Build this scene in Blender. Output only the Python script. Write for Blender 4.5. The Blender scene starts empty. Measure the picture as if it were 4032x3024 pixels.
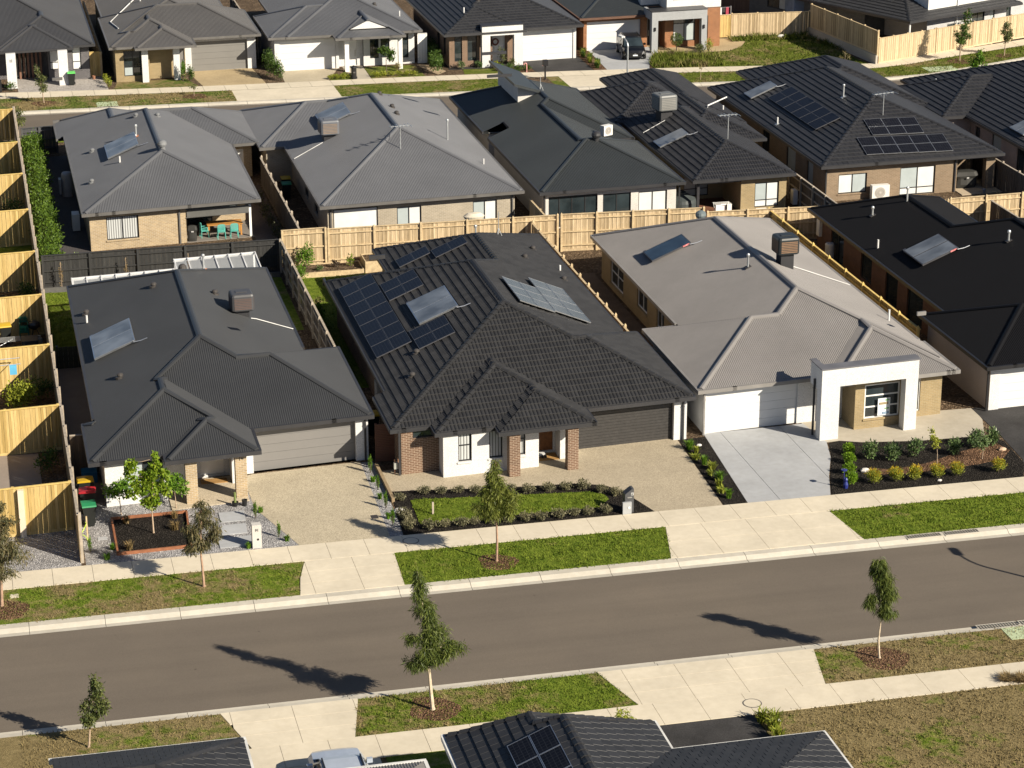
import bpy, math, random
import numpy as np
from mathutils import Vector, Matrix
rd = math.radians
random.seed(11); rng = np.random.default_rng(11)
sc = bpy.context.scene; COL = sc.collection

# ------------------------------------------------------------------ camera
cd = bpy.data.cameras.new('camera'); cam = bpy.data.objects.new('camera', cd); COL.objects.link(cam)
pit, rol, yaw = .345746, -.0021366, -.229936
fw = Vector((-math.sin(yaw)*math.cos(pit), math.cos(yaw)*math.cos(pit), -math.sin(pit)))
r0 = Vector((math.cos(yaw), math.sin(yaw), 0)); u0 = r0.cross(fw)
rv = r0*math.cos(rol) + u0*math.sin(rol); uv_ = u0*math.cos(rol) - r0*math.sin(rol)
cam.matrix_world = Matrix(((rv.x, uv_.x, -fw.x, 0), (rv.y, uv_.y, -fw.y, 0), (rv.z, uv_.z, -fw.z, 41), (0, 0, 0, 1)))
cd.sensor_width = 36; cd.lens = 36*9308/4032; cd.clip_start = 1; cd.clip_end = 2000
sc.camera = cam
# ------------------------------------------------------------------ sky, sun, exposure
SUN_EL, SUN_AZ = 30.0, 138.0            # azimuth clockwise from +Y
w = bpy.data.worlds.new('World'); sc.world = w; w.use_nodes = True
nt = w.node_tree; bg = nt.nodes['Background']
sky = nt.nodes.new('ShaderNodeTexSky'); sky.sky_type = 'NISHITA'; sky.sun_disc = False
sky.sun_elevation = rd(SUN_EL); sky.sun_rotation = rd(SUN_AZ); sky.air_density = .7; sky.dust_density = .6
nt.links.new(sky.outputs[0], bg.inputs[0]); bg.inputs[1].default_value = .05
sl = bpy.data.lights.new('sun', 'SUN'); so = bpy.data.objects.new('sun', sl); COL.objects.link(so)
sl.energy = 5.0; sl.angle = rd(.5); sl.color = (1, .90, .74)
az = rd(SUN_AZ); el = rd(SUN_EL)
sd = Vector((math.sin(az)*math.cos(el), math.cos(az)*math.cos(el), math.sin(el)))
so.rotation_euler = sd.to_track_quat('Z', 'Y').to_euler(); so.location = (60, 20, 60)
sc.view_settings.view_transform = 'Standard'; sc.view_settings.look = 'None'
sc.view_settings.gamma = 1; sc.view_settings.exposure = .82

# ------------------------------------------------------------------ materials
def newmat(name):
    m = bpy.data.materials.new(name); m.use_nodes = True
    n = m.node_tree; b = n.nodes['Principled BSDF']
    return m, n, b
def N(n, t, **kw):
    x = n.nodes.new('ShaderNode'+t)
    for k, v in kw.items():
        if k in ('i',):
            for kk, vv in v.items(): x.inputs[kk].default_value = vv
        else: setattr(x, k, v)
    return x
def c4(c): return (c[0], c[1], c[2], 1)
def ramp(n, fac, stops):
    r = N(n, 'ValToRGB'); e = r.color_ramp.elements
    while len(e) < len(stops): e.new(.5)
    for q, (p, c) in zip(e, stops): q.position = p; q.color = c4(c)
    n.links.new(fac, r.inputs[0]); return r.outputs[0]
def mixc(n, a, b, fac, mode='MIX'):
    x = N(n, 'Mix', data_type='RGBA', blend_type=mode)
    for s, v in ((6, a), (7, b)):
        if hasattr(v, 'is_linked'): n.links.new(v, x.inputs[s])
        else: x.inputs[s].default_value = c4(v)
    if hasattr(fac, 'is_linked'): n.links.new(fac, x.inputs[0])
    else: x.inputs[0].default_value = fac
    return x.outputs[2]
def pos(n): return N(n, 'NewGeometry').outputs['Position']
def noise(n, scale, detail=4, vec=None, rough=.6):
    x = N(n, 'TexNoise'); x.inputs['Scale'].default_value = scale; x.inputs['Detail'].default_value = detail; x.inputs['Roughness'].default_value = rough
    n.links.new(vec if vec is not None else pos(n), x.inputs['Vector']); return x.outputs[0]
def bump(n, b, h, dist, st=1.0):
    x = N(n, 'Bump'); x.inputs['Distance'].default_value = dist; x.inputs['Strength'].default_value = st
    n.links.new(h, x.inputs['Height']); n.links.new(x.outputs[0], b.inputs['Normal'])
def shade(c, k): return tuple(max(0, min(1, v*k)) for v in c)
MC = {}
def memo(f):
    def g(*a, **k):
        key = (f.__name__, a, tuple(sorted(k.items())))
        if key not in MC: MC[key] = f(*a, **k)
        return MC[key]
    return g
@memo
def plain(name, c, rough=.6, metal=0, var=.18, scale=1.3, fine=0, spec=.5):
    m, n, b = newmat(name)
    f = noise(n, scale, 6)
    col = ramp(n, f, [(.3, shade(c, 1-var)), (.7, shade(c, 1+var))])
    if fine:
        f2 = noise(n, fine, 2); col = mixc(n, col, ramp(n, f2, [(.3, (.55,)*3), (.7, (1.35,)*3)]), .8, 'MULTIPLY')
    n.links.new(col, b.inputs['Base Color']); b.inputs['Roughness'].default_value = rough; b.inputs['Metallic'].default_value = metal
    b.inputs['Specular IOR Level'].default_value = spec
    return m
@memo
def island(name, c1, c2, rough=.7, grain=0, spec=.3, noisy=0):
    """colour differs from board to board / leaf to leaf"""
    m, n, b = newmat(name)
    g = N(n, 'NewGeometry').outputs['Random Per Island']
    col = mixc(n, c1, c2, g)
    if grain:
        mp = N(n, 'Mapping'); mp.inputs['Scale'].default_value = (9, 9, .6); n.links.new(pos(n), mp.inputs['Vector'])
        f = noise(n, grain, 5, mp.outputs[0]); col = mixc(n, col, ramp(n, f, [(.25, (.62,)*3), (.75, (1.25,)*3)]), .9, 'MULTIPLY')
    if noisy:
        f = noise(n, noisy, 3); col = mixc(n, col, ramp(n, f, [(.3, (.6, .62, .55)), (.7, (1.3, 1.25, 1.2))]), .8, 'MULTIPLY')
    n.links.new(col, b.inputs['Base Color']); b.inputs['Roughness'].default_value = rough
    b.inputs['Specular IOR Level'].default_value = spec
    return m
@memo
def leaf(name, c1, c2, trans=.25, rough=.5):
    m, n, b = newmat(name)
    g = N(n, 'NewGeometry').outputs['Random Per Island']
    col = mixc(n, c1, c2, g)
    f = noise(n, 2.2, 2); col = mixc(n, col, ramp(n, f, [(.35, (.7, .72, .7)), (.65, (1.25, 1.2, 1.1))]), .8, 'MULTIPLY')
    n.links.new(col, b.inputs['Base Color']); b.inputs['Roughness'].default_value = rough; b.inputs['Specular IOR Level'].default_value = .25
    t = N(n, 'BsdfTranslucent'); n.links.new(col, t.inputs[0]); mx = N(n, 'MixShader'); mx.inputs[0].default_value = trans
    n.links.new(b.outputs[0], mx.inputs[1]); n.links.new(t.outputs[0], mx.inputs[2])
    n.links.new(mx.outputs[0], n.nodes['Material Output'].inputs['Surface']); return m
@memo
def metal_roof(name, c, rough=.42, spec=.4):
    m, n, b = newmat(name)
    f = noise(n, .35, 5); col = ramp(n, f, [(.3, shade(c, .92)), (.7, shade(c, 1.08))])
    f2 = noise(n, 3, 4); col = mixc(n, col, ramp(n, f2, [(.35, (.96,)*3), (.7, (1.04,)*3)]), .7, 'MULTIPLY')
    n.links.new(col, b.inputs['Base Color']); b.inputs['Roughness'].default_value = rough; b.inputs['Specular IOR Level'].default_value = spec
    return m
@memo
def tile_roof(name, c, rough=.55):
    m, n, b = newmat(name)
    uv = N(n, 'UVMap').outputs[0]
    fl = N(n, 'VectorMath', operation='FLOOR'); n.links.new(uv, fl.inputs[0])
    wn = N(n, 'TexWhiteNoise', noise_dimensions='2D'); n.links.new(fl.outputs[0], wn.inputs['Vector'])
    col = ramp(n, wn.outputs['Value'], [(0, shade(c, .82)), (1, shade(c, 1.2))])
    f2 = noise(n, .35, 4); col = mixc(n, col, ramp(n, f2, [(.3, (.9,)*3), (.72, (1.1, 1.09, 1.08))]), .9, 'MULTIPLY')
    f3 = noise(n, 30, 2); col = mixc(n, col, ramp(n, f3, [(.35, (.8,)*3), (.7, (1.25,)*3)]), .7, 'MULTIPLY')
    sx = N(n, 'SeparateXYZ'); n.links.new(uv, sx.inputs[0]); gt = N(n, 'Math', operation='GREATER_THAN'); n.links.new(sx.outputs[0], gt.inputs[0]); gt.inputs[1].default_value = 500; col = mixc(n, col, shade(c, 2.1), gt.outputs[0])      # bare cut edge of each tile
    n.links.new(col, b.inputs['Base Color']); b.inputs['Roughness'].default_value = rough; b.inputs['Specular IOR Level'].default_value = .4
    return m
@memo
def brick(name, c1, c2, mort, rough=.85):
    m, n, b = newmat(name)
    uv = N(n, 'UVMap').outputs[0]
    t = N(n, 'TexBrick'); t.offset = .5
    for k, v in (('Color1', c4(c1)), ('Color2', c4(c2)), ('Mortar', c4(mort)), ('Scale', 1.0), ('Mortar Size', .012), ('Mortar Smooth', .1), ('Bias', 0), ('Brick Width', .25), ('Row Height', .086)): t.inputs[k].default_value = v
    n.links.new(uv, t.inputs['Vector'])
    f = noise(n, 1.1, 4); col = mixc(n, t.outputs['Color'], ramp(n, f, [(.3, (.85,)*3), (.7, (1.12,)*3)]), .8, 'MULTIPLY')
    n.links.new(col, b.inputs['Base Color']); b.inputs['Roughness'].default_value = rough; b.inputs['Specular IOR Level'].default_value = .2
    inv = N(n, 'Math', operation='SUBTRACT'); inv.inputs[0].default_value = 1; n.links.new(t.outputs['Fac'], inv.inputs[1]); bump(n, b, inv.outputs[0], .008)
    return m
@memo
def glass(name='window_glass', c=(.02, .028, .032), rough=.04):
    m, n, b = newmat(name); f = noise(n, .8, 2)
    n.links.new(ramp(n, f, [(.3, shade(c, .6)), (.7, shade(c, 1.6))]), b.inputs['Base Color'])
    b.inputs['Roughness'].default_value = rough; b.inputs['Specular IOR Level'].default_value = .9; return m
@memo
def blind(name='roller_blind', c=(.62, .63, .62)):
    m, n, b = newmat(name); f = noise(n, 1.5, 2)
    n.links.new(ramp(n, f, [(.3, shade(c, .93)), (.7, shade(c, 1.05))]), b.inputs['Base Color'])
    b.inputs['Roughness'].default_value = .5; b.inputs['Coat Weight'].default_value = .5; b.inputs['Coat Roughness'].default_value = .05; return m
@memo
def lawnmat(name, dry, g1=(.070, .118, .011), g2=(.185, .235, .032), d1=(.16, .125, .06), d2=(.27, .215, .11)):
    m, n, b = newmat(name)
    big = noise(n, .32, 4, rough=.65); mid = noise(n, 2.6, 5, rough=.7); fine = noise(n, 24, 3, rough=.75)
    gr = ramp(n, mid, [(.32, g1), (.68, g2)]); dr = ramp(n, mid, [(.3, d1), (.7, d2)])
    ad = N(n, 'Math', operation='MULTIPLY_ADD'); n.links.new(mid, ad.inputs[0]); ad.inputs[1].default_value = .55; n.links.new(big, ad.inputs[2])
    lo = 1.02-dry*.42
    fac = N(n, 'MapRange'); fac.inputs['From Min'].default_value = lo-.07; fac.inputs['From Max'].default_value = lo+.08; n.links.new(ad.outputs[0], fac.inputs[0])
    col = mixc(n, gr, dr, fac.outputs[0])
    col = mixc(n, col, ramp(n, fine, [(.3, (.5, .5, .45)), (.7, (1.45, 1.42, 1.35))]), .85, 'MULTIPLY')
    n.links.new(col, b.inputs['Base Color']); b.inputs['Roughness'].default_value = .9; b.inputs['Specular IOR Level'].default_value = .1
    bump(n, b, fine, .05); return m
@memo
def concrete(name, c, var=.09, speck=0, rough=.85, stain=.5):
    m, n, b = newmat(name)
    f = noise(n, .45, 6, rough=.65); col = ramp(n, f, [(.28, shade(c, 1-var*1.5)), (.72, shade(c, 1+var))])
    f2 = noise(n, 3.2, 5); col = mixc(n, col, ramp(n, f2, [(.3, (.92, .91, .88)), (.65, (1.05,)*3)]), stain, 'MULTIPLY')
    if speck:
        f3 = noise(n, speck, 2, rough=.8); col = mixc(n, col, ramp(n, f3, [(.36, (.55, .53, .5)), (.62, (1.3, 1.28, 1.22))]), .8, 'MULTIPLY')
    n.links.new(col, b.inputs['Base Color']); b.inputs['Roughness'].default_value = rough; b.inputs['Specular IOR Level'].default_value = .25
    return m
@memo
def mulch(name, c1, c2, scale=16):
    m, n, b = newmat(name)
    v = N(n, 'TexVoronoi'); v.inputs['Scale'].default_value = scale; n.links.new(pos(n), v.inputs['Vector'])
    sep = N(n, 'SeparateColor'); n.links.new(v.outputs['Color'], sep.inputs[0])
    col = ramp(n, sep.outputs[0], [(0, c1), (.75, shade(c2, .8)), (1, shade(c2, 1.5))])
    f = noise(n, .9, 4); col = mixc(n, col, ramp(n, f, [(.3, (.7,)*3), (.7, (1.25,)*3)]), .8, 'MULTIPLY')
    n.links.new(col, b.inputs['Base Color']); b.inputs['Roughness'].default_value = .95; b.inputs['Specular IOR Level'].default_value = .1
    bump(n, b, v.outputs['Distance'], .06); return m
@memo
def carpaint(name, c):
    m, n, b = newmat(name); f = noise(n, 2, 2)
    n.links.new(ramp(n, f, [(.3, shade(c, .93)), (.7, shade(c, 1.07))]), b.inputs['Base Color'])
    b.inputs['Roughness'].default_value = .3; b.inputs['Metallic'].default_value = .2; b.inputs['Coat Weight'].default_value = .5; b.inputs['Coat Roughness'].default_value = .03; return m
@memo
def pvmat(name='solar_cells', c=(.006, .0065, .010), line=(.022, .024, .03), spec=.08):
    m, n, b = newmat(name)
    uv = N(n, 'UVMap').outputs[0]; t = N(n, 'TexBrick'); t.offset = 0
    for k, v in (('Color1', c4(c)), ('Color2', c4(shade(c, 1.4))), ('Mortar', c4(line)), ('Scale', 1.0), ('Mortar Size', .010), ('Mortar Smooth', 0), ('Brick Width', .17), ('Row Height', .17)): t.inputs[k].default_value = v
    n.links.new(uv, t.inputs['Vector']); n.links.new(t.outputs['Color'], b.inputs['Base Color'])
    b.inputs['Roughness'].default_value = .2; b.inputs['Specular IOR Level'].default_value = spec; return m

@memo
def asphalt(name, c):
    m, n, b = newmat(name)
    mp = N(n, 'Mapping'); mp.inputs['Scale'].default_value = (.05, .9, 1); n.links.new(pos(n), mp.inputs['Vector'])
    lane = noise(n, 1.0, 4, mp.outputs[0]); big = noise(n, .22, 5, rough=.6); col = ramp(n, lane, [(.3, shade(c, .93)), (.7, shade(c, 1.08))])
    col = mixc(n, col, ramp(n, big, [(.3, (.92, .92, .93)), (.5, (1, 1, 1)), (.75, (1.10, 1.09, 1.07))]), .9, 'MULTIPLY')
    v = N(n, 'TexVoronoi'); v.inputs['Scale'].default_value = .7; n.links.new(pos(n), v.inputs['Vector']); sp = ramp(n, v.outputs['Distance'], [(.02, (.55, .54, .53)), (.05, (1, 1, 1))])
    col = mixc(n, col, sp, .8, 'MULTIPLY')
    dust = noise(n, 1.6, 6, rough=.75); col = mixc(n, col, shade(c, 1.45), ramp(n, dust, [(.68, (0, 0, 0)), (.82, (.6, .6, .6))]))
    f3 = noise(n, 45, 2, rough=.8); col = mixc(n, col, ramp(n, f3, [(.36, (.75,)*3), (.64, (1.2,)*3)]), .6, 'MULTIPLY')
    n.links.new(col, b.inputs['Base Color']); b.inputs['Roughness'].default_value = .9; b.inputs['Specular IOR Level'].default_value = .2; return m
@memo
def curtain(name='curtain_painted_folds', c=(.50, .52, .52)):
    m, n, b = newmat(name); w_ = N(n, 'TexWave'); w_.inputs['Scale'].default_value = 2.2; w_.inputs['Distortion'].default_value = .6; n.links.new(N(n, 'UVMap').outputs[0], w_.inputs['Vector'])
    n.links.new(ramp(n, w_.outputs[1], [(.2, shade(c, .35)), (.8, c)]), b.inputs['Base Color']); b.inputs['Roughness'].default_value = .6; b.inputs['Coat Weight'].default_value = .4; b.inputs['Coat Roughness'].default_value = .05; return m  # dark wave stripes paint the shade of the folds into the cloth colour
# ------------------------------------------------------------------ mesh builder
ORG = {}
SHEAR = [0.0, 0.0]                      # a row of houses that stands a little askew to the street: y += k*(x-x0)
class MB:
    def __init__(s): s.v = []; s.f = []; s.uv = []
    def poly(s, pts, uv=None):
        n = len(s.v); s.v += [tuple(p) for p in pts]; s.f.append(list(range(n, n+len(pts))))
        if uv is None:
            p = [Vector(q) for q in pts]; nr = Vector((0, 0, 0))
            for i in range(len(p)): nr += p[i].cross(p[(i+1) % len(p)])
            if nr.length < 1e-12: nr = Vector((0, 0, 1))
            nr.normalize()
            if abs(nr.z) > .9: uv = [(q.x, q.y) for q in p]
            else:
                t = Vector((-nr.y, nr.x, 0)).normalized(); uv = [(q.dot(t), q.z) for q in p]
        s.uv += list(uv)
    def box(s, x0, x1, y0, y1, z0, z1, skip=''):
        if 'b' not in skip: s.poly([(x0, y1, z0), (x1, y1, z0), (x1, y0, z0), (x0, y0, z0)])
        s.poly([(x0, y0, z1), (x1, y0, z1), (x1, y1, z1), (x0, y1, z1)])
        s.poly([(x0, y0, z0), (x1, y0, z0), (x1, y0, z1), (x0, y0, z1)]); s.poly([(x1, y1, z0), (x0, y1, z0), (x0, y1, z1), (x1, y1, z1)])
        s.poly([(x0, y1, z0), (x0, y0, z0), (x0, y0, z1), (x0, y1, z1)]); s.poly([(x1, y0, z0), (x1, y1, z0), (x1, y1, z1), (x1, y0, z1)])
    def obox(s, o, ax, ay, azv, hx0, hx1, hy0, hy1, hz0, hz1):
        """box in a tilted frame (o, ax, ay, az)"""
        o, ax, ay, azv = Vector(o), Vector(ax), Vector(ay), Vector(azv)
        P = lambda a, b, c: o+ax*a+ay*b+azv*c
        q = [P(a, b, c) for c in (hz0, hz1) for b in (hy0, hy1) for a in (hx0, hx1)]
        L = [(0, 0), (1, 0), (0, 1), (1, 1)]
        for idx, u in (((4, 5, 7, 6), 1), ((2, 3, 1, 0), 0), ((0, 1, 5, 4), 0), ((3, 2, 6, 7), 0), ((2, 0, 4, 6), 0), ((1, 3, 7, 5), 0)):
            if u: s.poly([q[i] for i in idx], [(0, 0), (hx1-hx0, 0), (hx1-hx0, hy1-hy0), (0, hy1-hy0)])
            else: s.poly([q[i] for i in idx])
    def prism(s, pts, z0, z1, bottom=False):
        n = len(pts)
        a = sum(pts[i][0]*pts[(i+1) % n][1]-pts[(i+1) % n][0]*pts[i][1] for i in range(n))
        if a < 0: pts = pts[::-1]
        s.poly([(x, y, z1) for x, y in pts])
        for i in range(n):
            (x0, y0), (x1, y1) = pts[i], pts[(i+1) % n]; s.poly([(x0, y0, z0), (x1, y1, z0), (x1, y1, z1), (x0, y0, z1)])
    def tube(s, path, rad, n=8, cap=True):
        path = [Vector(p) for p in path]
        if not hasattr(rad, '__len__'): rad = [rad]*len(path)
        rings = []
        for i, p in enumerate(path):
            d = (path[min(i+1, len(path)-1)]-path[max(i-1, 0)]).normalized()
            a = d.orthogonal().normalized() if i == 0 else (rings[-1][1]-d*rings[-1][1].dot(d)).normalized()
            b = d.cross(a); rings.append(([p+(a*math.cos(2*math.pi*k/n)+b*math.sin(2*math.pi*k/n))*rad[i] for k in range(n)], a))
        for i in range(len(path)-1):
            A, B = rings[i][0], rings[i+1][0]
            for k in range(n): s.poly([A[k], A[(k+1) % n], B[(k+1) % n], B[k]])
        if cap: s.poly(rings[-1][0]); s.poly(rings[0][0][::-1])
    def lathe(s, c, prof, n=12, sx=1, sy=1):
        for (r_0, z0), (r_1, z1) in zip(prof, prof[1:]):
            for k in range(n):
                a, b = 2*math.pi*k/n, 2*math.pi*(k+1)/n
                P = lambda r, t, z: (c[0]+r*sx*math.cos(t), c[1]+r*sy*math.sin(t), c[2]+z)
                if r_0 < 1e-6: s.poly([P(0, 0, z0), P(r_1, b, z1), P(r_1, a, z1)][::-1])
                elif r_1 < 1e-6: s.poly([P(r_0, a, z0), P(r_0, b, z0), P(0, 0, z1)])
                else: s.poly([P(r_0, a, z0), P(r_0, b, z0), P(r_1, b, z1), P(r_1, a, z1)])
    def build(s, name, mat, parent=None, org=None, smooth=False, shear=True, **props):
        if org is None: org = ORG[parent.name] if parent is not None else Vector((0, 0, 0))
        org = Vector(org)
        k, x0 = SHEAR if shear else (0, 0)
        v = np.array(s.v, dtype=float).reshape(-1, 3)
        if k: v[:, 1] += k*(v[:, 0]-x0)
        v = v-np.array(org)
        me = bpy.data.meshes.new(name)
        lens = np.array([len(f) for f in s.f], dtype=np.int32); loops = np.array([i for f in s.f for i in f], dtype=np.int32)
        me.vertices.add(len(v)); me.vertices.foreach_set('co', v.astype(np.float32).ravel())
        me.loops.add(len(loops)); me.loops.foreach_set('vertex_index', loops)
        me.polygons.add(len(lens)); me.polygons.foreach_set('loop_start', np.concatenate(([0], np.cumsum(lens)[:-1])).astype(np.int32)); me.polygons.foreach_set('loop_total', lens)
        ul = me.uv_layers.new(name='UVMap'); ul.data.foreach_set('uv', np.array(s.uv, dtype=np.float32).ravel())
        me.update(calc_edges=True)
        if smooth: me.polygons.foreach_set('use_smooth', np.ones(len(lens), dtype=bool))
        me.materials.append(mat)
        o = bpy.data.objects.new(name, me); COL.objects.link(o)
        if parent is not None:
            o.parent = parent; ORG[o.name] = ORG[parent.name]
        else:
            o.location = org; ORG[o.name] = org
        for kk, vv in props.items(): o[kk] = vv
        return o
def tag(o, label, cat, group=None):
    o['label'] = label; o['category'] = cat
    if group: o['group'] = group
    return o
def thing(name, loc, label, cat, group=None, shear=True):
    loc = Vector(loc)
    if shear and SHEAR[0]: loc.y += SHEAR[0]*(loc.x-SHEAR[1])
    o = bpy.data.objects.new(name, None); COL.objects.link(o); o.location = loc; o.empty_display_size = .3
    ORG[o.name] = loc; return tag(o, label, cat, group)
def struct(name, mb, mat, kind='structure'):
    return mb.build(name, mat, org=(0, 0, 0), shear=False, kind=kind)
def kids(o): return [c for c in COL.objects if c.parent == o]
KIDS = None
def dup(root, loc, rotz=0, scale=1, label=None, group=None):
    """copy of a thing with copies of its parts and sub-parts"""
    def cp(o, par):
        c = o.copy(); COL.objects.link(c); c.parent = par
        for ch in list(o.children): cp(ch, c)
        return c
    r = cp(root, None); r.location = loc; r.rotation_euler = (0, 0, rotz); r.scale = (scale,)*3
    ORG[r.name] = Vector(loc)
    if label: r['label'] = label
    if group: r['group'] = group
    return r
# ------------------------------------------------------------------ roofs
def hclip(poly, a, b, c, keep=True):
    """part of a convex plan polygon with a*x+b*y+c >= 0"""
    out = []; n = len(poly)
    if n == 0: return out
    d = [a*p[0]+b*p[1]+c for p in poly]
    for i in range(n):
        j = (i+1) % n
        if d[i] >= 0: out.append(poly[i])
        if (d[i] > 0) != (d[j] > 0) and abs(d[i]-d[j]) > 1e-12:
            t = d[i]/(d[i]-d[j]); out.append((poly[i][0]+(poly[j][0]-poly[i][0])*t, poly[i][1]+(poly[j][1]-poly[i][1])*t))
    return out
def parea(p): return .5*abs(sum(p[i][0]*p[(i+1) % len(p)][1]-p[(i+1) % len(p)][0]*p[i][1] for i in range(len(p)))) if len(p) > 2 else 0
class Rect:
    def __init__(s, x0, x1, y0, y1, ze=2.5, tx=.414, ty=.36, gab='', cut=None, zs=None, tn=None):
        if zs is None: zs = ze                    # the front eave may sit a little lower than the side eaves
        s.ze, s.tx, s.ty, s.gab = ze, tx, ty, gab
        pl = dict(W=(tx, 0, ze-tx*x0), E=(-tx, 0, ze+tx*x1), S=(0, ty, zs-ty*y0), N=(0, -(tn or ty), ze+(tn or ty)*y1))
        s.pl = {k: v for k, v in pl.items() if k not in gab}
        if cut: x0, x1, y0, y1 = [b if a is None else a for a, b in zip(cut, (x0, x1, y0, y1))]
        s.x0, s.x1, s.y0, s.y1 = x0, x1, y0, y1
        s.box = [(x0, y0), (x1, y0), (x1, y1), (x0, y1)]
        s.reg = {}
        for k, p in s.pl.items():
            q = s.box
            for kk, o in s.pl.items():
                if kk != k: q = hclip(q, o[0]-p[0], o[1]-p[1], o[2]-p[2])
            if parea(q) > 1e-4: s.reg[k] = q
    def h(s, x, y):
        if x < s.x0-1e-6 or x > s.x1+1e-6 or y < s.y0-1e-6 or y > s.y1+1e-6: return -1e9
        return min(a*x+b*y+c for a, b, c in s.pl.values())
    def inside(s, x, y): return s.x0 < x < s.x1 and s.y0 < y < s.y1
def env(rects, x, y): return max(r.h(x, y) for r in rects)
def visible_pieces(rects):
    out = []
    for i, A in enumerate(rects):
        for side, reg in A.reg.items():
            a, b, c = A.pl[side]; pcs = [reg]
            for j, B in enumerate(rects):
                if j == i: continue
                nxt = []
                for q in pcs:
                    rem = q
                    for (ha, hb, hc) in ((-1, 0, B.x0), (1, 0, -B.x1), (0, -1, B.y0), (0, 1, -B.y1)):
                        o = hclip(rem, ha, hb, hc)
                        if parea(o) > 1e-4: nxt.append(o)
                        rem = hclip(rem, -ha, -hb, -hc)
                        if parea(rem) < 1e-4: rem = []; break
                    if rem:
                        for sk, rg in B.reg.items():
                            p = B.pl[sk]; sub = rem
                            for kk, o in B.pl.items():
                                if kk != sk: sub = hclip(sub, o[0]-p[0], o[1]-p[1], o[2]-p[2])
                            sub = hclip(sub, a-p[0], b-p[1], c-p[2]+(1e-5 if i < j else -1e-5))
                            if parea(sub) > 1e-4: nxt.append(sub)
                pcs = nxt
            for q in pcs: out.append((i, side, (a, b, c), q))
    return out
def uvframe(side, pl):
    a, b, c = pl
    if side in 'WE':
        L = math.hypot(1, a); s = 1 if side == 'W' else -1
        return (lambda x, y: ((-y if side == 'W' else y), s*x*L)), (lambda u, v: (s*v/L, (-u if side == 'W' else u)))
    L = math.hypot(1, b); s = 1 if side == 'S' else -1
    return (lambda x, y: ((x if side == 'S' else -x), s*y*L)), (lambda u, v: ((u if side == 'S' else -u), s*v/L))
def norm_of(pl): return Vector((-pl[0], -pl[1], 1)).normalized()
def skin_metal(mb, pcs, per=.1, amp=.014, flat=False):
    prof = [(0, -.7), (.25, .7), (.5, .7), (.75, -.7), (1, -.7)]
    for i, side, pl, q in pcs:
        f, g = uvframe(side, pl); nn = norm_of(pl); Q = [f(*p) for p in q]
        if flat:
            mb.poly([(p[0], p[1], pl[0]*p[0]+pl[1]*p[1]+pl[2]) for p in q], Q); continue
        u0, u1 = min(p[0] for p in Q), max(p[0] for p in Q); k = math.floor(u0/per)
        while k*per < u1:
            for (ta, ha), (tb, hb) in zip(prof, prof[1:]):
                ua, ub = (k+ta)*per, (k+tb)*per
                if ub <= u0 or ua >= u1: continue
                sub = hclip(hclip(Q, 1, 0, -ua), -1, 0, ub)
                if len(sub) < 3: continue
                pts = []
                for u, v in sub:
                    x, y = g(u, v); h = (ha+(hb-ha)*(u-ua)/(ub-ua))*amp
                    pts.append(Vector((x, y, pl[0]*x+pl[1]*y+pl[2]))+nn*h)
                mb.poly(pts, sub)
            k += 1
def skin_tile(mb, pcs, gauge=.42, width=.36, style='roll', butt=.045, ze=2.5):
    if style == 'roll': prof = [(0, 0), (.13, .030), (.30, .030), (.43, 0), (.5, 0), (.63, .030), (.80, .030), (.93, 0), (1, 0)]
    else: prof = [(0, 0), (.035, .018), (.965, .018), (1, 0)]
    for i, side, pl, q in pcs:
        f, g = uvframe(side, pl); nn = norm_of(pl); Q = [f(*p) for p in q]
        u0, u1 = min(p[0] for p in Q), max(p[0] for p in Q); v0, v1 = min(p[1] for p in Q), max(p[1] for p in Q)
        ax = 'WE'.find(side) >= 0
        # courses start at the eave
        x, y = q[0]; z = pl[0]*x+pl[1]*y+pl[2]; sl_ = math.hypot(pl[0], pl[1]); vv = f(x, y)[1]
        ve = vv-(z-ze)/sl_*math.hypot(1, sl_)
        j = math.floor((v0-ve)/gauge-1e-6)
        P3 = lambda u, v, h: Vector((*g(u, v), pl[0]*g(u, v)[0]+pl[1]*g(u, v)[1]+pl[2]))+nn*h
        while ve+j*gauge < v1-1e-6:
            va, vb = ve+j*gauge, ve+(j+1)*gauge
            st = hclip(hclip(Q, 0, 1, -va), 0, -1, vb)
            if len(st) < 3: j += 1; continue
            off = 0 if style == 'roll' else (j % 2)*.5*width
            su0, su1 = min(p[0] for p in st), max(p[0] for p in st)
            k = math.floor((su0-off)/width)
            row = [p[0] for p in st if abs(p[1]-va) < 1e-6]; rb = (min(row), max(row)) if len(row) > 1 else None
            while k*width+off < su1:
                for (ta, ha), (tb, hb) in zip(prof, prof[1:]):
                    ua, ub = (k+ta)*width+off, (k+tb)*width+off
                    if ub <= su0 or ua >= su1: continue
                    sub = hclip(hclip(st, 1, 0, -ua), -1, 0, ub)
                    H = lambda u, v: ha+(hb-ha)*(u-ua)/(ub-ua)+butt*(1-(v-va)/gauge)
                    if len(sub) >= 3:
                        mb.poly([P3(u, v, H(u, v)) for u, v in sub], [((k+.5), (j+.5)) for _ in sub])
                    if rb:
                        a_, b_ = max(ua, rb[0]), min(ub, rb[1])
                        if b_-a_ > 1e-4:
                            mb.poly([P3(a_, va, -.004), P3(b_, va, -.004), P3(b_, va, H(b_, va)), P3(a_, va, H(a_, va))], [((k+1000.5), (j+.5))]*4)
                k += 1
            j += 1
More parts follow.
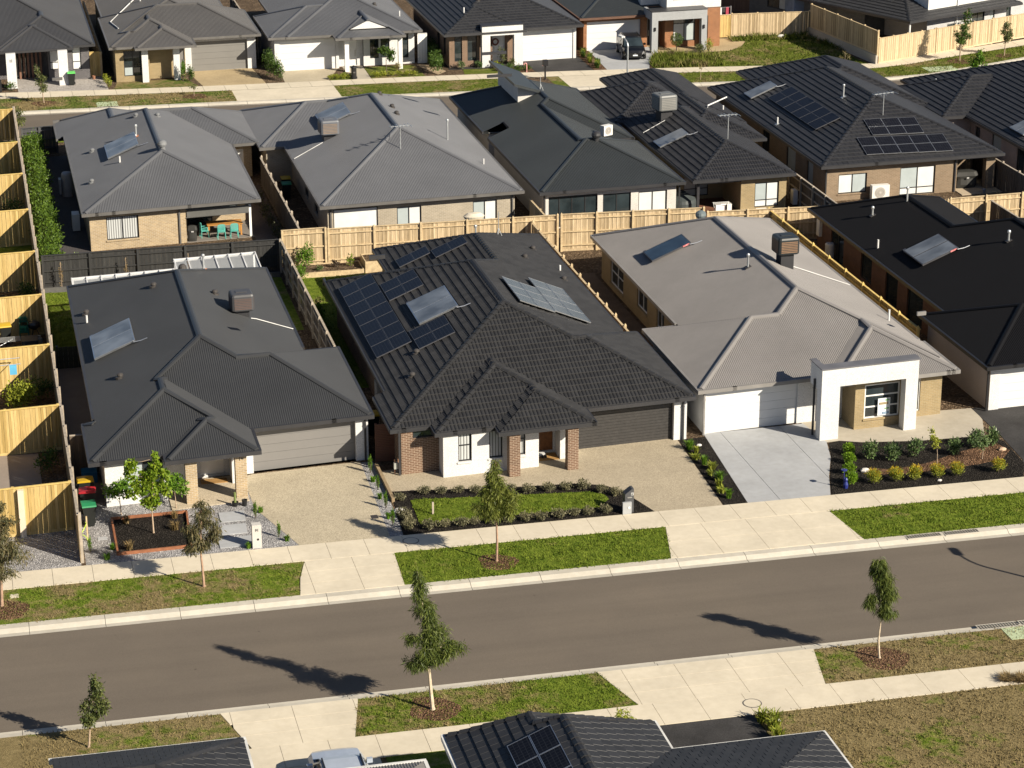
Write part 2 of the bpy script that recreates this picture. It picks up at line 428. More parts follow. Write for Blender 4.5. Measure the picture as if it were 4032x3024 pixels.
def creases(rects):
    segs = []
    for A in rects:
        E = {}
        for q in A.reg.values():
            n = len(q)
            for i in range(n):
                p, r = q[i], q[(i+1) % n]
                key = tuple(sorted(((round(p[0], 2), round(p[1], 2)), (round(r[0], 2), round(r[1], 2)))))
                E.setdefault(key, []).append((p, r))
        for k, v in E.items():
            if len(v) > 1: segs.append(v[0])
    # hips and ridges can also arise where two rectangles' planes cross: sample every pair
    for i, A in enumerate(rects):
        for B in rects[i+1:]:
            for sa, pa in A.pl.items():
                for sb, pb in B.pl.items():
                    da, db, dc = pa[0]-pb[0], pa[1]-pb[1], pa[2]-pb[2]
                    L = math.hypot(da, db)
                    if L < 1e-6: continue
                    x0, x1 = min(A.x0, B.x0), max(A.x1, B.x1); y0, y1 = min(A.y0, B.y0), max(A.y1, B.y1)
                    q = [(x0, y0), (x1, y0), (x1, y1), (x0, y1)]
                    pts = []
                    for m in range(4):
                        p, r = q[m], q[(m+1) % 4]; d0, d1 = da*p[0]+db*p[1]+dc, da*r[0]+db*r[1]+dc
                        if (d0 > 0) != (d1 > 0): t = d0/(d0-d1); pts.append((p[0]+(r[0]-p[0])*t, p[1]+(r[1]-p[1])*t))
                    if len(pts) == 2: segs.append((pts[0], pts[1]))
    res = []; seen = set()
    for p, r in segs:
        L = math.hypot(r[0]-p[0], r[1]-p[1])
        if L < .2: continue
        nx, ny = -(r[1]-p[1])/L, (r[0]-p[0])/L; n = max(2, int(L/.12)); good = []
        for k in range(n+1):
            t = (k+.5)/(n+1); x, y = p[0]+(r[0]-p[0])*t, p[1]+(r[1]-p[1])*t
            h = env(rects, x, y); hA, hB = env(rects, x+nx*.06, y+ny*.06), env(rects, x-nx*.06, y-ny*.06)
            good.append(h > -1e8 and hA > -1e8 and hB > -1e8 and h-.5*(hA+hB) > .004)
        k = 0
        while k <= n:
            if good[k]:
                e = k
                while e+1 <= n and good[e+1]: e += 1
                t0, t1 = k/(n+1), (e+1)/(n+1)
                a = (p[0]+(r[0]-p[0])*t0, p[1]+(r[1]-p[1])*t0); b = (p[0]+(r[0]-p[0])*t1, p[1]+(r[1]-p[1])*t1)
                if math.hypot(a[0]-b[0], a[1]-b[1]) > .3:
                    key = tuple(sorted(((round(a[0]*2), round(a[1]*2)), (round(b[0]*2), round(b[1]*2)))))
                    if key not in seen: seen.add(key); res.append((a, b))
                k = e
            k += 1
    return res
def capping(mb, rects, segs, wdt=.16, lift=.03, tile=False):
    for a, b in segs:
        if env(rects, *a) > env(rects, *b): a, b = b, a
        L = math.hypot(b[0]-a[0], b[1]-a[1]); nx, ny = -(b[1]-a[1])/L*wdt, (b[0]-a[0])/L*wdt
        pcs = max(1, round(L/.42)) if tile else 1
        for k in range(pcs):
            q = []
            for t, up in ((k/pcs, .055 if tile else lift), ((k+1)/pcs, .02 if tile else lift)):
                x, y = a[0]+(b[0]-a[0])*t, a[1]+(b[1]-a[1])*t; h = env(rects, x, y)
                eL, eR = env(rects, x+nx, y+ny), env(rects, x-nx, y-ny)
                if eL < -1e8: eL = h-.06
                if eR < -1e8: eR = h-.06
                q.append([Vector((x+nx, y+ny, eL-.01)), Vector((x+nx, y+ny, eL+up+.03)), Vector((x+nx*.35, y+ny*.35, h+(eL-h)*.3+up+.055)), Vector((x-nx*.35, y-ny*.35, h+(eR-h)*.3+up+.055)), Vector((x-nx, y-ny, eR+up+.03)), Vector((x-nx, y-ny, eR-.01))])
            for m in range(5): mb.poly([q[0][m], q[1][m], q[1][m+1], q[0][m+1]][::-1])
            mb.poly(q[0]); mb.poly(q[1][::-1])
def outline(rects):
    """eave runs: (side, fixed coordinate, from, to, ze)"""
    out = []
    for i, A in enumerate(rects):
        for side in 'WESN':
            hor = side in 'SN'; lo, hi = (A.x0, A.x1) if hor else (A.y0, A.y1); fx = dict(W=A.x0, E=A.x1, S=A.y0, N=A.y1)[side]
            e = .03 if side in 'EN' else -.03
            cuts = {lo, hi}
            for B in rects:
                for c in ((B.x0, B.x1) if hor else (B.y0, B.y1)):
                    if lo < c < hi: cuts.add(c)
            cs = sorted(cuts)
            for p, r in zip(cs, cs[1:]):
                m = .5*(p+r); pt = (m, fx+e) if hor else (fx+e, m)
                if any(B.x0 <= pt[0] <= B.x1 and B.y0 <= pt[1] <= B.y1 for B in rects): continue
                dupe = False
                for o in out:
                    if o[0] == side and abs(o[1]-fx) < .02 and o[2] < m < o[3]: dupe = True
                if not dupe: out.append((side, fx, p, r, A))
    return out
def make_roof(house, rects, mat, kind='metal', gut=None, capm=None, soff=None, tilekw={}):
    rs = [Rect(*r[:-1], **r[-1]) if isinstance(r[-1], dict) else Rect(*r) for r in rects]
    pcs = visible_pieces(rs); mb = MB()
    if kind == 'metal': skin_metal(mb, pcs)
    elif kind == 'flat': skin_metal(mb, pcs, flat=True)
    else: skin_tile(mb, pcs, ze=rs[0].ze, **tilekw)
    for i, r in enumerate(rs):                                  # soffit lining
        z = min(p[0]*r.box[0][0]+p[1]*r.box[0][1]+p[2] for p in r.pl.values())-.15-.004*i; mb2_pts = [(r.x0+.02, r.y1-.02, z), (r.x1-.02, r.y1-.02, z), (r.x1-.02, r.y0+.02, z), (r.x0+.02, r.y0+.02, z)]
        mb.poly(mb2_pts)
    roof = mb.build('roof', mat, house)
    cp = MB(); capping(cp, rs, creases(rs), wdt=.15 if kind != 'tile' else .17, tile=(kind == 'tile')); cp.build('ridge_capping', capm or mat, roof)
    gm = MB()
    for side, fx, p, r, A in outline(rs):
        mx = .5*(p+r) if side in 'SN' else fx; my = fx if side in 'SN' else .5*(p+r)
        zz = A.pl[side][0]*mx+A.pl[side][1]*my+A.pl[side][2] if side in A.pl else A.ze
        z1 = zz+.02; z0 = zz-.17
        if side in A.gab:
            continue
        d = .12
        if side == 'S': gm.box(p-d*.9, r+d*.9, fx-d, fx, z0, z1)
        elif side == 'N': gm.box(p-d*.9, r+d*.9, fx, fx+d, z0, z1)
        elif side == 'W': gm.box(fx-d, fx, p, r, z0, z1-.003)
        else: gm.box(fx, fx+d, p, r, z0, z1-.003)
    gm.build('gutter', gut or mat, roof)
    return roof, rs
def onroof(rs, x, y): return env(rs, x, y)
def roofplane(rs, x, y):
    best = max(rs, key=lambda r: r.h(x, y)); k = min(best.pl.values(), key=lambda p: p[0]*x+p[1]*y+p[2]); return k

# ------------------------------------------------------------------ walls, windows, doors
DARK = plain('dark_frame', (.018, .018, .02), .5); WHITE = plain('white_frame', (.7, .7, .68), .5)
GLASS = glass(); BLIND = blind()
BLIND_DIM = blind('blind_behind_glass', (.36, .41, .42)); CURT = None
PANES = {'g': GLASS, 'b': BLIND, 'd': BLIND_DIM, 'c': curtain()}
def frame_thing(parent, p0, t, nrm, u0, u1, v0, v1, depth, cols, rows, panes, fm, name='window', wd=.055):
    """a window or glazed door let into a wall: frame bars and the panes behind them"""
    o = Vector((p0[0], p0[1], 0)); T = Vector((t[0], t[1], 0)); Nn = Vector((nrm[0], nrm[1], 0)); Z = Vector((0, 0, 1))
    base = o-Nn*depth; fb = MB()
    B = lambda a0, a1, b0, b1, c0=0, c1=.05: fb.obox(base, T, Z, Nn, a0, a1, b0, b1, c0, c1)
    B(u0, u1, v0, v0+wd); B(u0, u1, v1-wd, v1); B(u0, u0+wd, v0+wd, v1-wd); B(u1-wd, u1, v0+wd, v1-wd)
    cs = [u0+wd/2]+[u0+(u1-u0)*c for c in cols]+[u1-wd/2]; rws = [v0+wd/2]+[v0+(v1-v0)*r for r in rows]+[v1-wd/2]
    for c in cs[1:-1]: B(c-wd*.5, c+wd*.5, v0+wd, v1-wd, 0, .044)
    for r in rws[1:-1]: B(u0+wd, u1-wd, r-wd*.5, r+wd*.5, 0, .038)
    win = fb.build(name, fm, parent)
    k = 0; pm = {}
    for ri in range(len(rws)-1):
        for ci in range(len(cs)-1):
            ch = panes[k % len(panes)]; k += 1
            mb = pm.setdefault(ch, MB()); a0, a1, b0, b1 = cs[ci]+wd*.4, cs[ci+1]-wd*.4, rws[ri]+wd*.4, rws[ri+1]-wd*.4
            q = base-Nn*(.0)+Nn*.012
            mb.poly([q+T*a0+Z*b0, q+T*a1+Z*b0, q+T*a1+Z*b1, q+T*a0+Z*b1], [(a0, b0), (a1, b0), (a1, b1), (a0, b1)])
    for ch, mb in pm.items(): mb.build('pane', PANES[ch], win)
    return win
def facade(house, p0, p1, z1, mat, ops=(), z0=0, name='wall', mb=None):
    """one wall face from p0 to p1 (outside on the right of that direction) with real openings"""
    p0 = Vector((p0[0], p0[1], 0)); p1 = Vector((p1[0], p1[1], 0)); L = (p1-p0).length; t = (p1-p0)/L; n = Vector((t.y, -t.x, 0)); Z = Vector((0, 0, 1))
    own = mb is None
    if own: mb = MB()
    us = sorted({0, L}|{o[1] for o in ops}|{o[2] for o in ops}); vs = sorted({z0, z1}|{o[3] for o in ops}|{o[4] for o in ops})
    P = lambda u, v, d=0: p0+t*u+Z*v-n*d
    for a, b in zip(us, us[1:]):
        for c, d in zip(vs, vs[1:]):
            m = (.5*(a+b), .5*(c+d))
            if any(o[1] < m[0] < o[2] and o[3] < m[1] < o[4] for o in ops): continue
            mb.poly([P(a, c), P(b, c), P(b, d), P(a, d)], [(a, c), (b, c), (b, d), (a, d)])
    for o in ops:
        kind, a, b, c, d = o[:5]; kw = o[5] if len(o) > 5 else {}; dp = kw.get('depth', .12)
        if kind == 'void': continue
        mb.poly([P(a, c), P(a, d), P(a, d, dp+.05), P(a, c, dp+.05)]); mb.poly([P(b, d), P(b, c), P(b, c, dp+.05), P(b, d, dp+.05)])
        mb.poly([P(a, d), P(b, d), P(b, d, dp+.05), P(a, d, dp+.05)]); mb.poly([P(b, c), P(a, c), P(a, c, dp+.05), P(b, c, dp+.05)])
        if kind == 'win':
            frame_thing(house, p0, t, n, a+.004, b-.004, c+.004, d-.004, dp, kw.get('cols', ()), kw.get('rows', ()), kw.get('panes', 'g'), kw.get('fm', DARK), kw.get('name', 'window'), kw.get('wd', .055))
            if kw.get('sill', True) and c > .3:
                s_ = MB(); s_.obox(P(0, 0), t, Z, n, a-.05, b+.05, c-.09, c-.002, .004, .05); s_.build('sill', kw.get('sm', mat), house)
        elif kind == 'gar':
            g = MB(); rows = kw.get('rows', 5); hh = (d-c)/rows; q = P(0, 0, dp)
            for r in range(rows): g.obox(q, t, Z, n, a+.005, b-.005, c+r*hh+(.012 if r else 0), c+(r+1)*hh, -.04, 0)
            g.obox(q, t, Z, n, a+.005, b-.005, c, d, -.06, -.02)
            g.build('garage_door', kw['m'], house)
        elif kind == 'door':
            g = MB(); q = P(0, 0, dp); g.obox(q, t, Z, n, a+.06, b-.06, c, d-.06, -.05, 0); dr = g.build('door', kw['m'], house)
            f_ = MB(); f_.obox(q, t, Z, n, a, a+.06, c, d, -.05, .03); f_.obox(q, t, Z, n, b-.06, b, c, d, -.05, .03); f_.obox(q, t, Z, n, a+.06, b-.06, d-.06, d, -.05, .03); f_.build('door_frame', kw.get('fm', WHITE), dr)
            hd = MB(); hu = (a+.13) if not kw.get('hr') else (b-.17); hd.obox(q, t, Z, n, hu, hu+.04, c+.75, c+1.25, 0, .06); hd.build('handle', plain('steel', (.5, .5, .5), .3, .8), dr)
            if kw.get('glaz'):
                gz = MB()
                gz.obox(q, t, Z, n, a+.3, b-.3, c+(d-c)*.45, c+(d-c)*.85, 0, .012); gz.build('door_glazing', GLASS, dr)
    if own: return mb.build(name, mat, house)
def boxpart(name, house, mat, *b):
    m = MB(); m.box(*b); return m.build(name, mat, house)
def downpipe(house, x, y, z1, mat, dy=-.1, z0=0):
    m = MB(); m.box(x-.045, x+.045, y+dy, y+dy+.08, z0, z1); m.box(x-.06, x+.06, y+dy-.01, y+.0, z1-.5, z1-.46); return m.build('downpipe', mat, house)
def rpt(rs, x, y, up=0):
    return Vector((x, y, onroof(rs, x, y)+up))
def whirly(roof, rs, x, y, mat, r=.18):
    z = onroof(rs, x, y); m = MB(); m.lathe((x, y, z-.12), [(r*.8, 0), (r*.8, .28), (r*1.15, .32), (r*1.35, .45), (r*1.2, .6), (r*.6, .7), (0, .72)], 14); return m.build('turbine_vent', mat, roof)
def cowl(roof, rs, x, y, mat, r=.16):
    z = onroof(rs, x, y); m = MB(); m.lathe((x, y, z-.06), [(r*1.35, 0), (r*1.3, .1), (r*.7, .12), (r*.7, .17), (r, .18), (r*.95, .25), (r*.5, .30), (0, .31)], 12); return m.build('roof_vent', mat, roof)
def flue(roof, rs, x, y, h, mat, r=.055, cap=True, base=None):
    z = onroof(rs, x, y); m = MB(); m.tube([(x, y, z-.1), (x, y, z+h)], r, 10)
    if cap: m.lathe((x, y, z+h-.02), [(r*1.7, 0), (r*1.8, .1), (r*1.2, .15), (0, .17)], 10)
    o = m.build('flue_pipe' if cap else 'vent_pipe', mat, roof)
    if base:
        b = MB(); a_, b_, c_ = roofplane(rs, x, y); nn = Vector((-a_, -b_, 1)).normalized(); tx = Vector((1, 0, a_)).normalized(); ty = nn.cross(tx); b.obox((x, y, z+.03), tx, ty, nn, -.17, .17, -.17, .17, 0, .03); b.build('flashing', base, o)
    return o
# ------------------------------------------------------------------ houses: colours
M_MON = metal_roof('charcoal_steel_roof', (.037, .0385, .041))       # house fourteen
M_GREY = metal_roof('warm_grey_steel_roof', (.20, .190, .184))
M_BASALT = metal_roof('mid_grey_steel_roof', (.094, .097, .105))
M_BASALT2 = metal_roof('pale_grey_steel_roof', (.122, .125, .134))
M_GREEN = metal_roof('slate_grey_steel_roof', (.033, .037, .039))
M_BLACK = metal_roof('black_steel_roof', (.0055, .0055, .0065), .6, .15)
M_T1 = metal_roof('dark_grey_steel_roof', (.05, .05, .052)); M_T2 = metal_roof('grey_brown_steel_roof', (.085, .082, .08))
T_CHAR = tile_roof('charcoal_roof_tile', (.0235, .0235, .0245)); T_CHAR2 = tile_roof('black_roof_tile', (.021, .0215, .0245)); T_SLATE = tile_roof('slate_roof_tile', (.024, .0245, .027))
GUT_D = plain('dark_gutter', (.03, .03, .033), .45); GUT_G = plain('grey_gutter', (.11, .105, .10), .45); GUT_B = plain('black_gutter', (.012, .012, .014), .45); GUT_W = plain('white_gutter', (.6, .6, .58), .45)
RW = plain('white_render', (.57, .57, .565), .8, scale=.8, var=.06, fine=40); RC = plain('cream_render', (.52, .50, .47), .8, scale=.8, var=.06, fine=40); RG = plain('grey_render', (.30, .31, .32), .8, var=.06, fine=40); RT = plain('taupe_render', (.38, .33, .30), .85, var=.06, fine=40)
B_TAN = brick('cream_tan_brick', (.40, .30, .175), (.30, .225, .135), (.46, .40, .31)); B_GREY = brick('grey_beige_brick', (.36, .31, .24), (.30, .26, .20), (.42, .38, .31)); B_BRN = brick('brown_brick', (.165, .098, .064), (.115, .07, .046), (.36, .28, .21))
B_SAND = brick('sandy_brick', (.31, .235, .125), (.26, .20, .105), (.33, .27, .18)); B_TAU = brick('tan_brown_brick', (.25, .18, .12), (.20, .145, .095), (.28, .23, .17)); B_DRK = brick('dark_grey_brick', (.10, .095, .10), (.06, .058, .065), (.22, .21, .21))
B_ORG = brick('orange_brick', (.30, .12, .05), (.23, .085, .035), (.32, .23, .15)); B_RED = brick('dark_red_brick', (.16, .08, .055), (.11, .06, .04), (.14, .10, .08)); B_LGT = brick('pale_grey_brick', (.50, .50, .50), (.45, .45, .45), (.35, .35, .35)); B_MID = brick('mid_grey_brick', (.14, .15, .15), (.11, .12, .12), (.09, .09, .09))
GD_TAUPE = plain('taupe_door_paint', (.17, .165, .16), .5, var=.03); GD_DARK = plain('dark_timber_door', (.036, .034, .033), .5, var=.2, scale=5); GD_WHITE = plain('white_door_paint', (.60, .60, .595), .5, var=.03); GD_GREY = plain('grey_door_paint', (.17, .165, .155), .5, var=.03)
D_WOOD = plain('stained_timber', (.22, .09, .03), .5, var=.25, scale=7); D_WHITE = plain('white_door', (.74, .74, .72), .4, var=.03)
PIPE = plain('galvanised_pipe', (.5, .52, .53), .4, .6); PVC = plain('white_pvc', (.62, .62, .61), .4); VENTB = plain('dark_vent', (.05, .045, .042), .5); STEEL = plain('steel', (.5, .5, .5), .3, .8)
ORANGE = plain('orange_flashing', (.45, .16, .07), .7)
HOUSES = {}
def house(key, x, y, label, name='house'):
    h = thing(name, (x, y, 0), label, 'house', 'houses of the estate'); HOUSES[key] = h; return h

# house fourteen: charcoal steel roof, taupe garage door
SHEAR[:] = [.085, 4.5]
h = house('H1', 10, 112, 'house with charcoal corrugated steel roof, taupe garage door and number 14 on its brick pillar')
roof, RS1 = make_roof(h, [(4.5, 15.35, 100.95, 124.9, dict(zs=2.3)), (4.6, 17.16, 100.95, 110.9, 2.3, .44), (3.99, 11.45, 99.0, 103.9, 2.29), (3.99, 11.45, 99.0, 109, 2.29, dict(cut=(4.5, None, None, None))), (7.3, 11.45, 98.15, 103, 2.29)], M_MON, 'metal', GUT_D)
m = MB()
facade(h, (4.6, 99.2), (7.35, 99.2), 2.2, RW, [('win', .85, 2.6, .6, 2.1, dict(cols=(.5,), panes='dg'))], mb=m)
facade(h, (7.35, 99.2), (7.35, 101.3), 2.2, RW, mb=m); facade(h, (7.35, 101.3), (9.0, 101.3), 2.2, RW, mb=m)
facade(h, (10.25, 101.3), (10.9, 101.3), 2.2, RW, mb=m)
facade(h, (9.0, 101.3), (10.25, 101.3), 2.2, RW, [('door', .08, 1.15, .12, 2.2, dict(m=D_WHITE, glaz=1))], mb=m)
facade(h, (10.9, 101.15), (17.0, 101.15), 2.2, RW, [('gar', .62, 5.5, 0, 2.08, dict(m=GD_TAUPE, depth=.25))], mb=m)
facade(h, (17.0, 101.15), (17.0, 110.5), 2.36, RW, mb=m); facade(h, (17.0, 110.5), (14.9, 110.5), 2.36, RW, mb=m); facade(h, (14.9, 110.5), (14.9, 124.7), 2.36, RW, mb=m)
facade(h, (14.9, 124.7), (5.0, 124.7), 2.36, RW, mb=m); facade(h, (5.0, 124.7), (5.0, 103.3), 2.36, RW, mb=m); facade(h, (5.0, 103.3), (4.6, 103.3), 2.36, RW, mb=m); facade(h, (4.6, 103.3), (4.6, 99.2), 2.2, RW, mb=m)
m.build('wall', RW, h)
for x in (8.12, 10.37): boxpart('porch_pillar', h, B_TAN, x, x+.52, 98.3, 98.8, 0, 2.2)
boxpart('porch_return', h, RW, 10.4, 10.95, 100.1, 101.1, 0, 2.2)
boxpart('porch_step', h, concrete('porch_aggregate', (.46, .40, .31), speck=30), 7.4, 10.9, 97.9, 101.1, .0, .05)
downpipe(h, 16.85, 101.15, 2.25, GUT_D)
m = MB()
for dx, seg in ((0, 'I'), (.14, '4')):
    if seg == 'I': m.box(10.56, 10.585, 98.285, 98.3, 1.86, 2.04)
    else: m.box(10.72, 10.74, 98.285, 98.3, 1.86, 2.04); m.box(10.64, 10.719, 98.285, 98.3, 1.91, 1.935); m.box(10.64, 10.66, 98.285, 98.3, 1.896, 2.2)
m.build('house_number', plain('black_plastic', (.012, .012, .012), .5), h)
for x, y in ((5.1, 119.0), (8.6, 118.0), (6.0, 107.5), (11.6, 116.2)): cowl(roof, RS1, x, y, VENTB)
whirly(roof, RS1, 10.6, 123.2, VENTB); flue(roof, RS1, 11.5, 120.6, .75, PIPE, base=ORANGE); flue(roof, RS1, 5.05, 117.6, .4, PVC, cap=False)

# house twelve: charcoal tiles, brown brick and white render
SHEAR[:] = [.07, 18.3]
h = house('H2', 25, 114, 'house with charcoal tiled roof, brown brick piers, white render and dark garage door')
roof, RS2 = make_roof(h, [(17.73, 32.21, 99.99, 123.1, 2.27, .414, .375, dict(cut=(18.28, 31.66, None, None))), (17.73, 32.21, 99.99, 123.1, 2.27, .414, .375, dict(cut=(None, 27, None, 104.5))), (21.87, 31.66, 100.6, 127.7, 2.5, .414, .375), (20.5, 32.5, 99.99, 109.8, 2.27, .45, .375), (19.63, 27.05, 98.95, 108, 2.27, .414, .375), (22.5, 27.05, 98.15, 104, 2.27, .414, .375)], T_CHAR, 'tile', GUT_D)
m = MB()
facade(h, (18.15, 99.95), (19.95, 99.95), 2.2, B_BRN, [('win', .55, 1.78, 1.72, 2.15, dict(sill=False))], mb=m)
facade(h, (18.15, 104), (18.15, 99.95), 2.2, B_BRN, mb=m); facade(h, (18.75, 122.1), (18.75, 104), 2.36, B_BRN, mb=m); facade(h, (22.3, 127.5), (22.3, 122.1), 2.36, B_BRN, mb=m); facade(h, (22.3, 122.1), (18.75, 122.1), 2.36, B_BRN, mb=m)
facade(h, (31.2, 127.5), (22.3, 127.5), 2.36, B_BRN, mb=m); facade(h, (31.2, 109.5), (31.2, 127.5), 2.36, B_BRN, mb=m)
m.build('wall', B_BRN, h)
m = MB()
facade(h, (19.95, 99.0), (22.05, 99.0), 2.2, RW, [('win', .72, 1.36, .7, 2.12, dict(rows=(.55,), panes='c'))], mb=m); facade(h, (19.95, 99.95), (19.95, 99.0), 2.2, RW, mb=m)
facade(h, (22.05, 99.0), (24.55, 99.0), 2.2, RW, [('win', .1, .75, .7, 2.12, dict(panes='c')), ('win', 1.35, 1.85, .7, 2.12, dict(rows=(.55,), panes='c'))], mb=m)
facade(h, (24.55, 99.0), (24.55, 100.6), 2.2, RW, mb=m); facade(h, (24.55, 100.6), (25.75, 100.6), 2.2, RW, [('door', .08, 1.1, .1, 2.1, dict(m=D_WOOD, fm=D_WOOD))], mb=m)
facade(h, (25.75, 99.6), (26.3, 99.6), 2.2, RW, mb=m); facade(h, (25.75, 100.6), (25.75, 99.6), 2.2, RW, mb=m); facade(h, (26.3, 99.6), (26.3, 100.3), 2.2, RW, mb=m)
facade(h, (26.3, 100.3), (32.3, 100.3), 2.2, RW, [('gar', .45, 5.35, 0, 2.08, dict(m=GD_DARK, rows=14, depth=.25))], mb=m); facade(h, (32.3, 100.3), (32.3, 109.5), 2.36, RW, mb=m); facade(h, (32.3, 109.5), (31.2, 109.5), 2.36, RW, mb=m)
m.build('rendered_wall', RW, h)
for x in (22.93, 25.75): boxpart('porch_pillar', h, B_BRN, x, x+.52, 98.15, 98.65, 0, 2.2)
downpipe(h, 32.1, 100.3, 2.2, GUT_D); downpipe(h, 18.05, 99.95, 2.2, GUT_D)
for x, y in ((19.6, 104.6), (20.3, 107.0), (30.2, 123.0), (29.0, 120.0), (30.6, 117.5)): cowl(roof, RS2, x, y, VENTB)
flue(roof, RS2, 27.6, 126.3, .7, PIPE); flue(roof, RS2, 30.9, 119.5, .35, PVC, cap=False)

# house ten: warm grey steel roof, white portico
SHEAR[:] = [.083, 34.7]
h = house('H3', 40, 114, 'house with warm grey corrugated roof, tall white portico and white garage door')
roof, RS3 = make_roof(h, [(34.74, 45.87, 101.55, 127.8, dict(zs=2.38, ty=.37)), (32.95, 45.6, 101.55, 111.0, 2.38, .414, .37), (39.6, 46.14, 100.35, 109, 2.38, .414, .37, dict(cut=(None, None, None, 104.8))), (39.6, 46.14, 100.35, 110, 2.38, .414, .37, dict(cut=(None, 45.87, None, None)))], M_GREY, 'metal', plain('warm_grey_gutter', (.2, .19, .18), .45))
m = MB()
facade(h, (33.3, 101.75), (38.4, 101.75), 2.3, RW, [('gar', .1, 4.85, 0, 2.15, dict(m=GD_WHITE, rows=5, depth=.1))], mb=m)
facade(h, (33.3, 110.5), (33.3, 101.75), 2.36, RW, mb=m); facade(h, (38.4, 101.75), (39.6, 101.75), 2.36, RW, mb=m)
m.build('rendered_wall', RW, h)
facade(h, (39.6, 101.75), (40.55, 101.75), 2.36, RW, [('win', .02, .9, .02, 2.2, dict(fm=WHITE, cols=(.75,), rows=(.4,), panes='b', name='front_door'))], name='entry_wall')
m = MB()
facade(h, (40.55, 100.05), (43.5, 100.05), 2.36, B_SAND, [('win', .5, 2.38, .5, 2.25, dict(fm=WHITE, rows=(.33, .66), wd=.07, depth=.1))], mb=m); facade(h, (40.55, 101.75), (40.55, 100.05), 2.36, B_SAND, mb=m)
facade(h, (43.5, 100.05), (43.5, 100.75), 2.36, B_SAND, mb=m); facade(h, (43.5, 100.75), (45.5, 100.75), 2.36, B_SAND, [('win', .1, .85, .3, 2.1, dict(fm=WHITE, cols=(.5,), depth=.1))], mb=m)
facade(h, (45.5, 100.75), (45.5, 127.3), 2.36, B_SAND, mb=m); facade(h, (45.5, 127.3), (35.2, 127.3), 2.36, B_SAND, mb=m)
facade(h, (35.2, 127.3), (35.2, 110.5), 2.36, B_SAND, [('win', 1.9, 4.6, .35, 2.2, dict(fm=WHITE, cols=(.5,), rows=(.4,))), ('win', 7.4, 9.4, .7, 2.2, dict(fm=WHITE, cols=(.5,))), ('win', 11.2, 12.6, .7, 2.2, dict(fm=WHITE, cols=(.5,))), ('win', 14.2, 14.9, .9, 2.2, dict(fm=WHITE))], mb=m)
facade(h, (35.2, 110.5), (33.3, 110.5), 2.36, B_SAND, mb=m)
m.build('wall', B_SAND, h)
m = MB()
m.box(38.42, 39.38, 99.2, 99.8, 0, 3.6); m.box(42.85, 43.5, 99.2, 99.8, 0, 3.6); m.box(39.38, 42.85, 99.2, 99.8, 2.68, 3.6)
m.box(38.42, 38.65, 99.8, 100.75, 2.45, 3.6); m.box(38.65, 43.5, 99.8, 100.7, 2.9, 3.15)
pt = m.build('portico', RW, h)
CAPM = plain('grey_capping', (.12, .12, .13), .5)
boxpart('parapet_capping', pt, CAPM, 38.36, 43.56, 99.14, 99.84, 3.6, 3.65); boxpart('parapet_capping', pt, CAPM, 38.36, 38.7, 99.842, 100.8, 3.6, 3.65); boxpart('parapet_deck', pt, CAPM, 38.66, 43.45, 99.82, 100.65, 3.15, 3.18)
downpipe(h, 38.36, 100.1, 2.9, GUT_D); downpipe(h, 33.25, 101.75, 2.3, plain('warm_grey_gutter', (.2, .19, .18), .45))
m = MB(); m.box(41.75, 42.4, 99.98, 100.0, .62, 1.5); nb = m.build('window_notice', plain('paper', (.62, .66, .68), .7), h)
boxpart('notice_print', nb, plain('notice_ink', (.16, .32, .14), .7), 42.15, 42.36, 99.96, 99.978, 1.36, 1.44)
boxpart('notice_print', nb, plain('notice_photo', (.25, .2, .12), .7), 41.82, 42.3, 99.96, 99.978, 1.18, 1.3)
boxpart('notice_print', nb, plain('notice_ink_blue', (.2, .28, .38), .7), 42.0, 42.36, 99.96, 99.978, .68, .8)
boxpart('notice_print', nb, plain('notice_ink', (.16, .32, .14), .7), 42.12, 42.36, 99.96, 99.978, .94, 1.0)
flue(roof, RS3, 39.4, 113.2, .65, PIPE, base=VENTB); flue(roof, RS3, 45.3, 107.4, .6, PVC, cap=False)
whirly(roof, RS3, 40.0, 123.3, plain('slate_vent', (.13, .16, .17), .4), r=.24)

# house beyond: black steel roof
SHEAR[:] = [.06, 47.6]
h = house('H4', 54, 114, 'house with black steel roof, dark brick side wall and white garage front')
roof, RS4 = make_roof(h, [(49.02, 57.6, 101.0, 130.3), (49.02, 62.5, 101.0, 123.5), (47.6, 61, 101.0, 109.5)], M_BLACK, 'metal', GUT_B)
m = MB()
facade(h, (49.5, 130), (49.5, 109.4), 2.36, B_RED, [('win', 2.3, 4.4, .05, 2.2, dict(cols=(.5,), name='window', sill=False)), ('win', 7.2, 8.9, .4, 2.2, dict()), ('win', 11, 12.8, .05, 2.2, dict(sill=False)), ('win', 14.2, 16.4, .05, 2.2, dict(sill=False)), ('win', 18.8, 20.2, .6, 2.2, dict())], mb=m)
facade(h, (57.2, 130), (49.5, 130), 2.36, B_RED, mb=m); facade(h, (62.6, 101.9), (62.6, 126), 2.36, B_RED, mb=m)
m.build('wall', B_RED, h)
m = MB(); facade(h, (48.0, 109.4), (48.0, 101.5), 2.36, RT, mb=m); facade(h, (49.5, 109.4), (48.0, 109.4), 2.36, RT, mb=m); m.build('rendered_side_wall', RT, h)
facade(h, (48.0, 101.5), (62, 101.5), 2.36, RW, [('gar', .55, 5.4, 0, 2.15, dict(m=GD_WHITE, depth=.08))], name='front_wall')
downpipe(h, 47.85, 101.5, 2.4, GUT_B)
flue(roof, RS4, 53.0, 124.6, .75, PIPE); flue(roof, RS4, 51.0, 125.0, .45, PIPE, base=VENTB); flue(roof, RS4, 54.4, 113.6, .5, PIPE, base=VENTB); flue(roof, RS4, 49.6, 120.6, .5, PVC, cap=False)

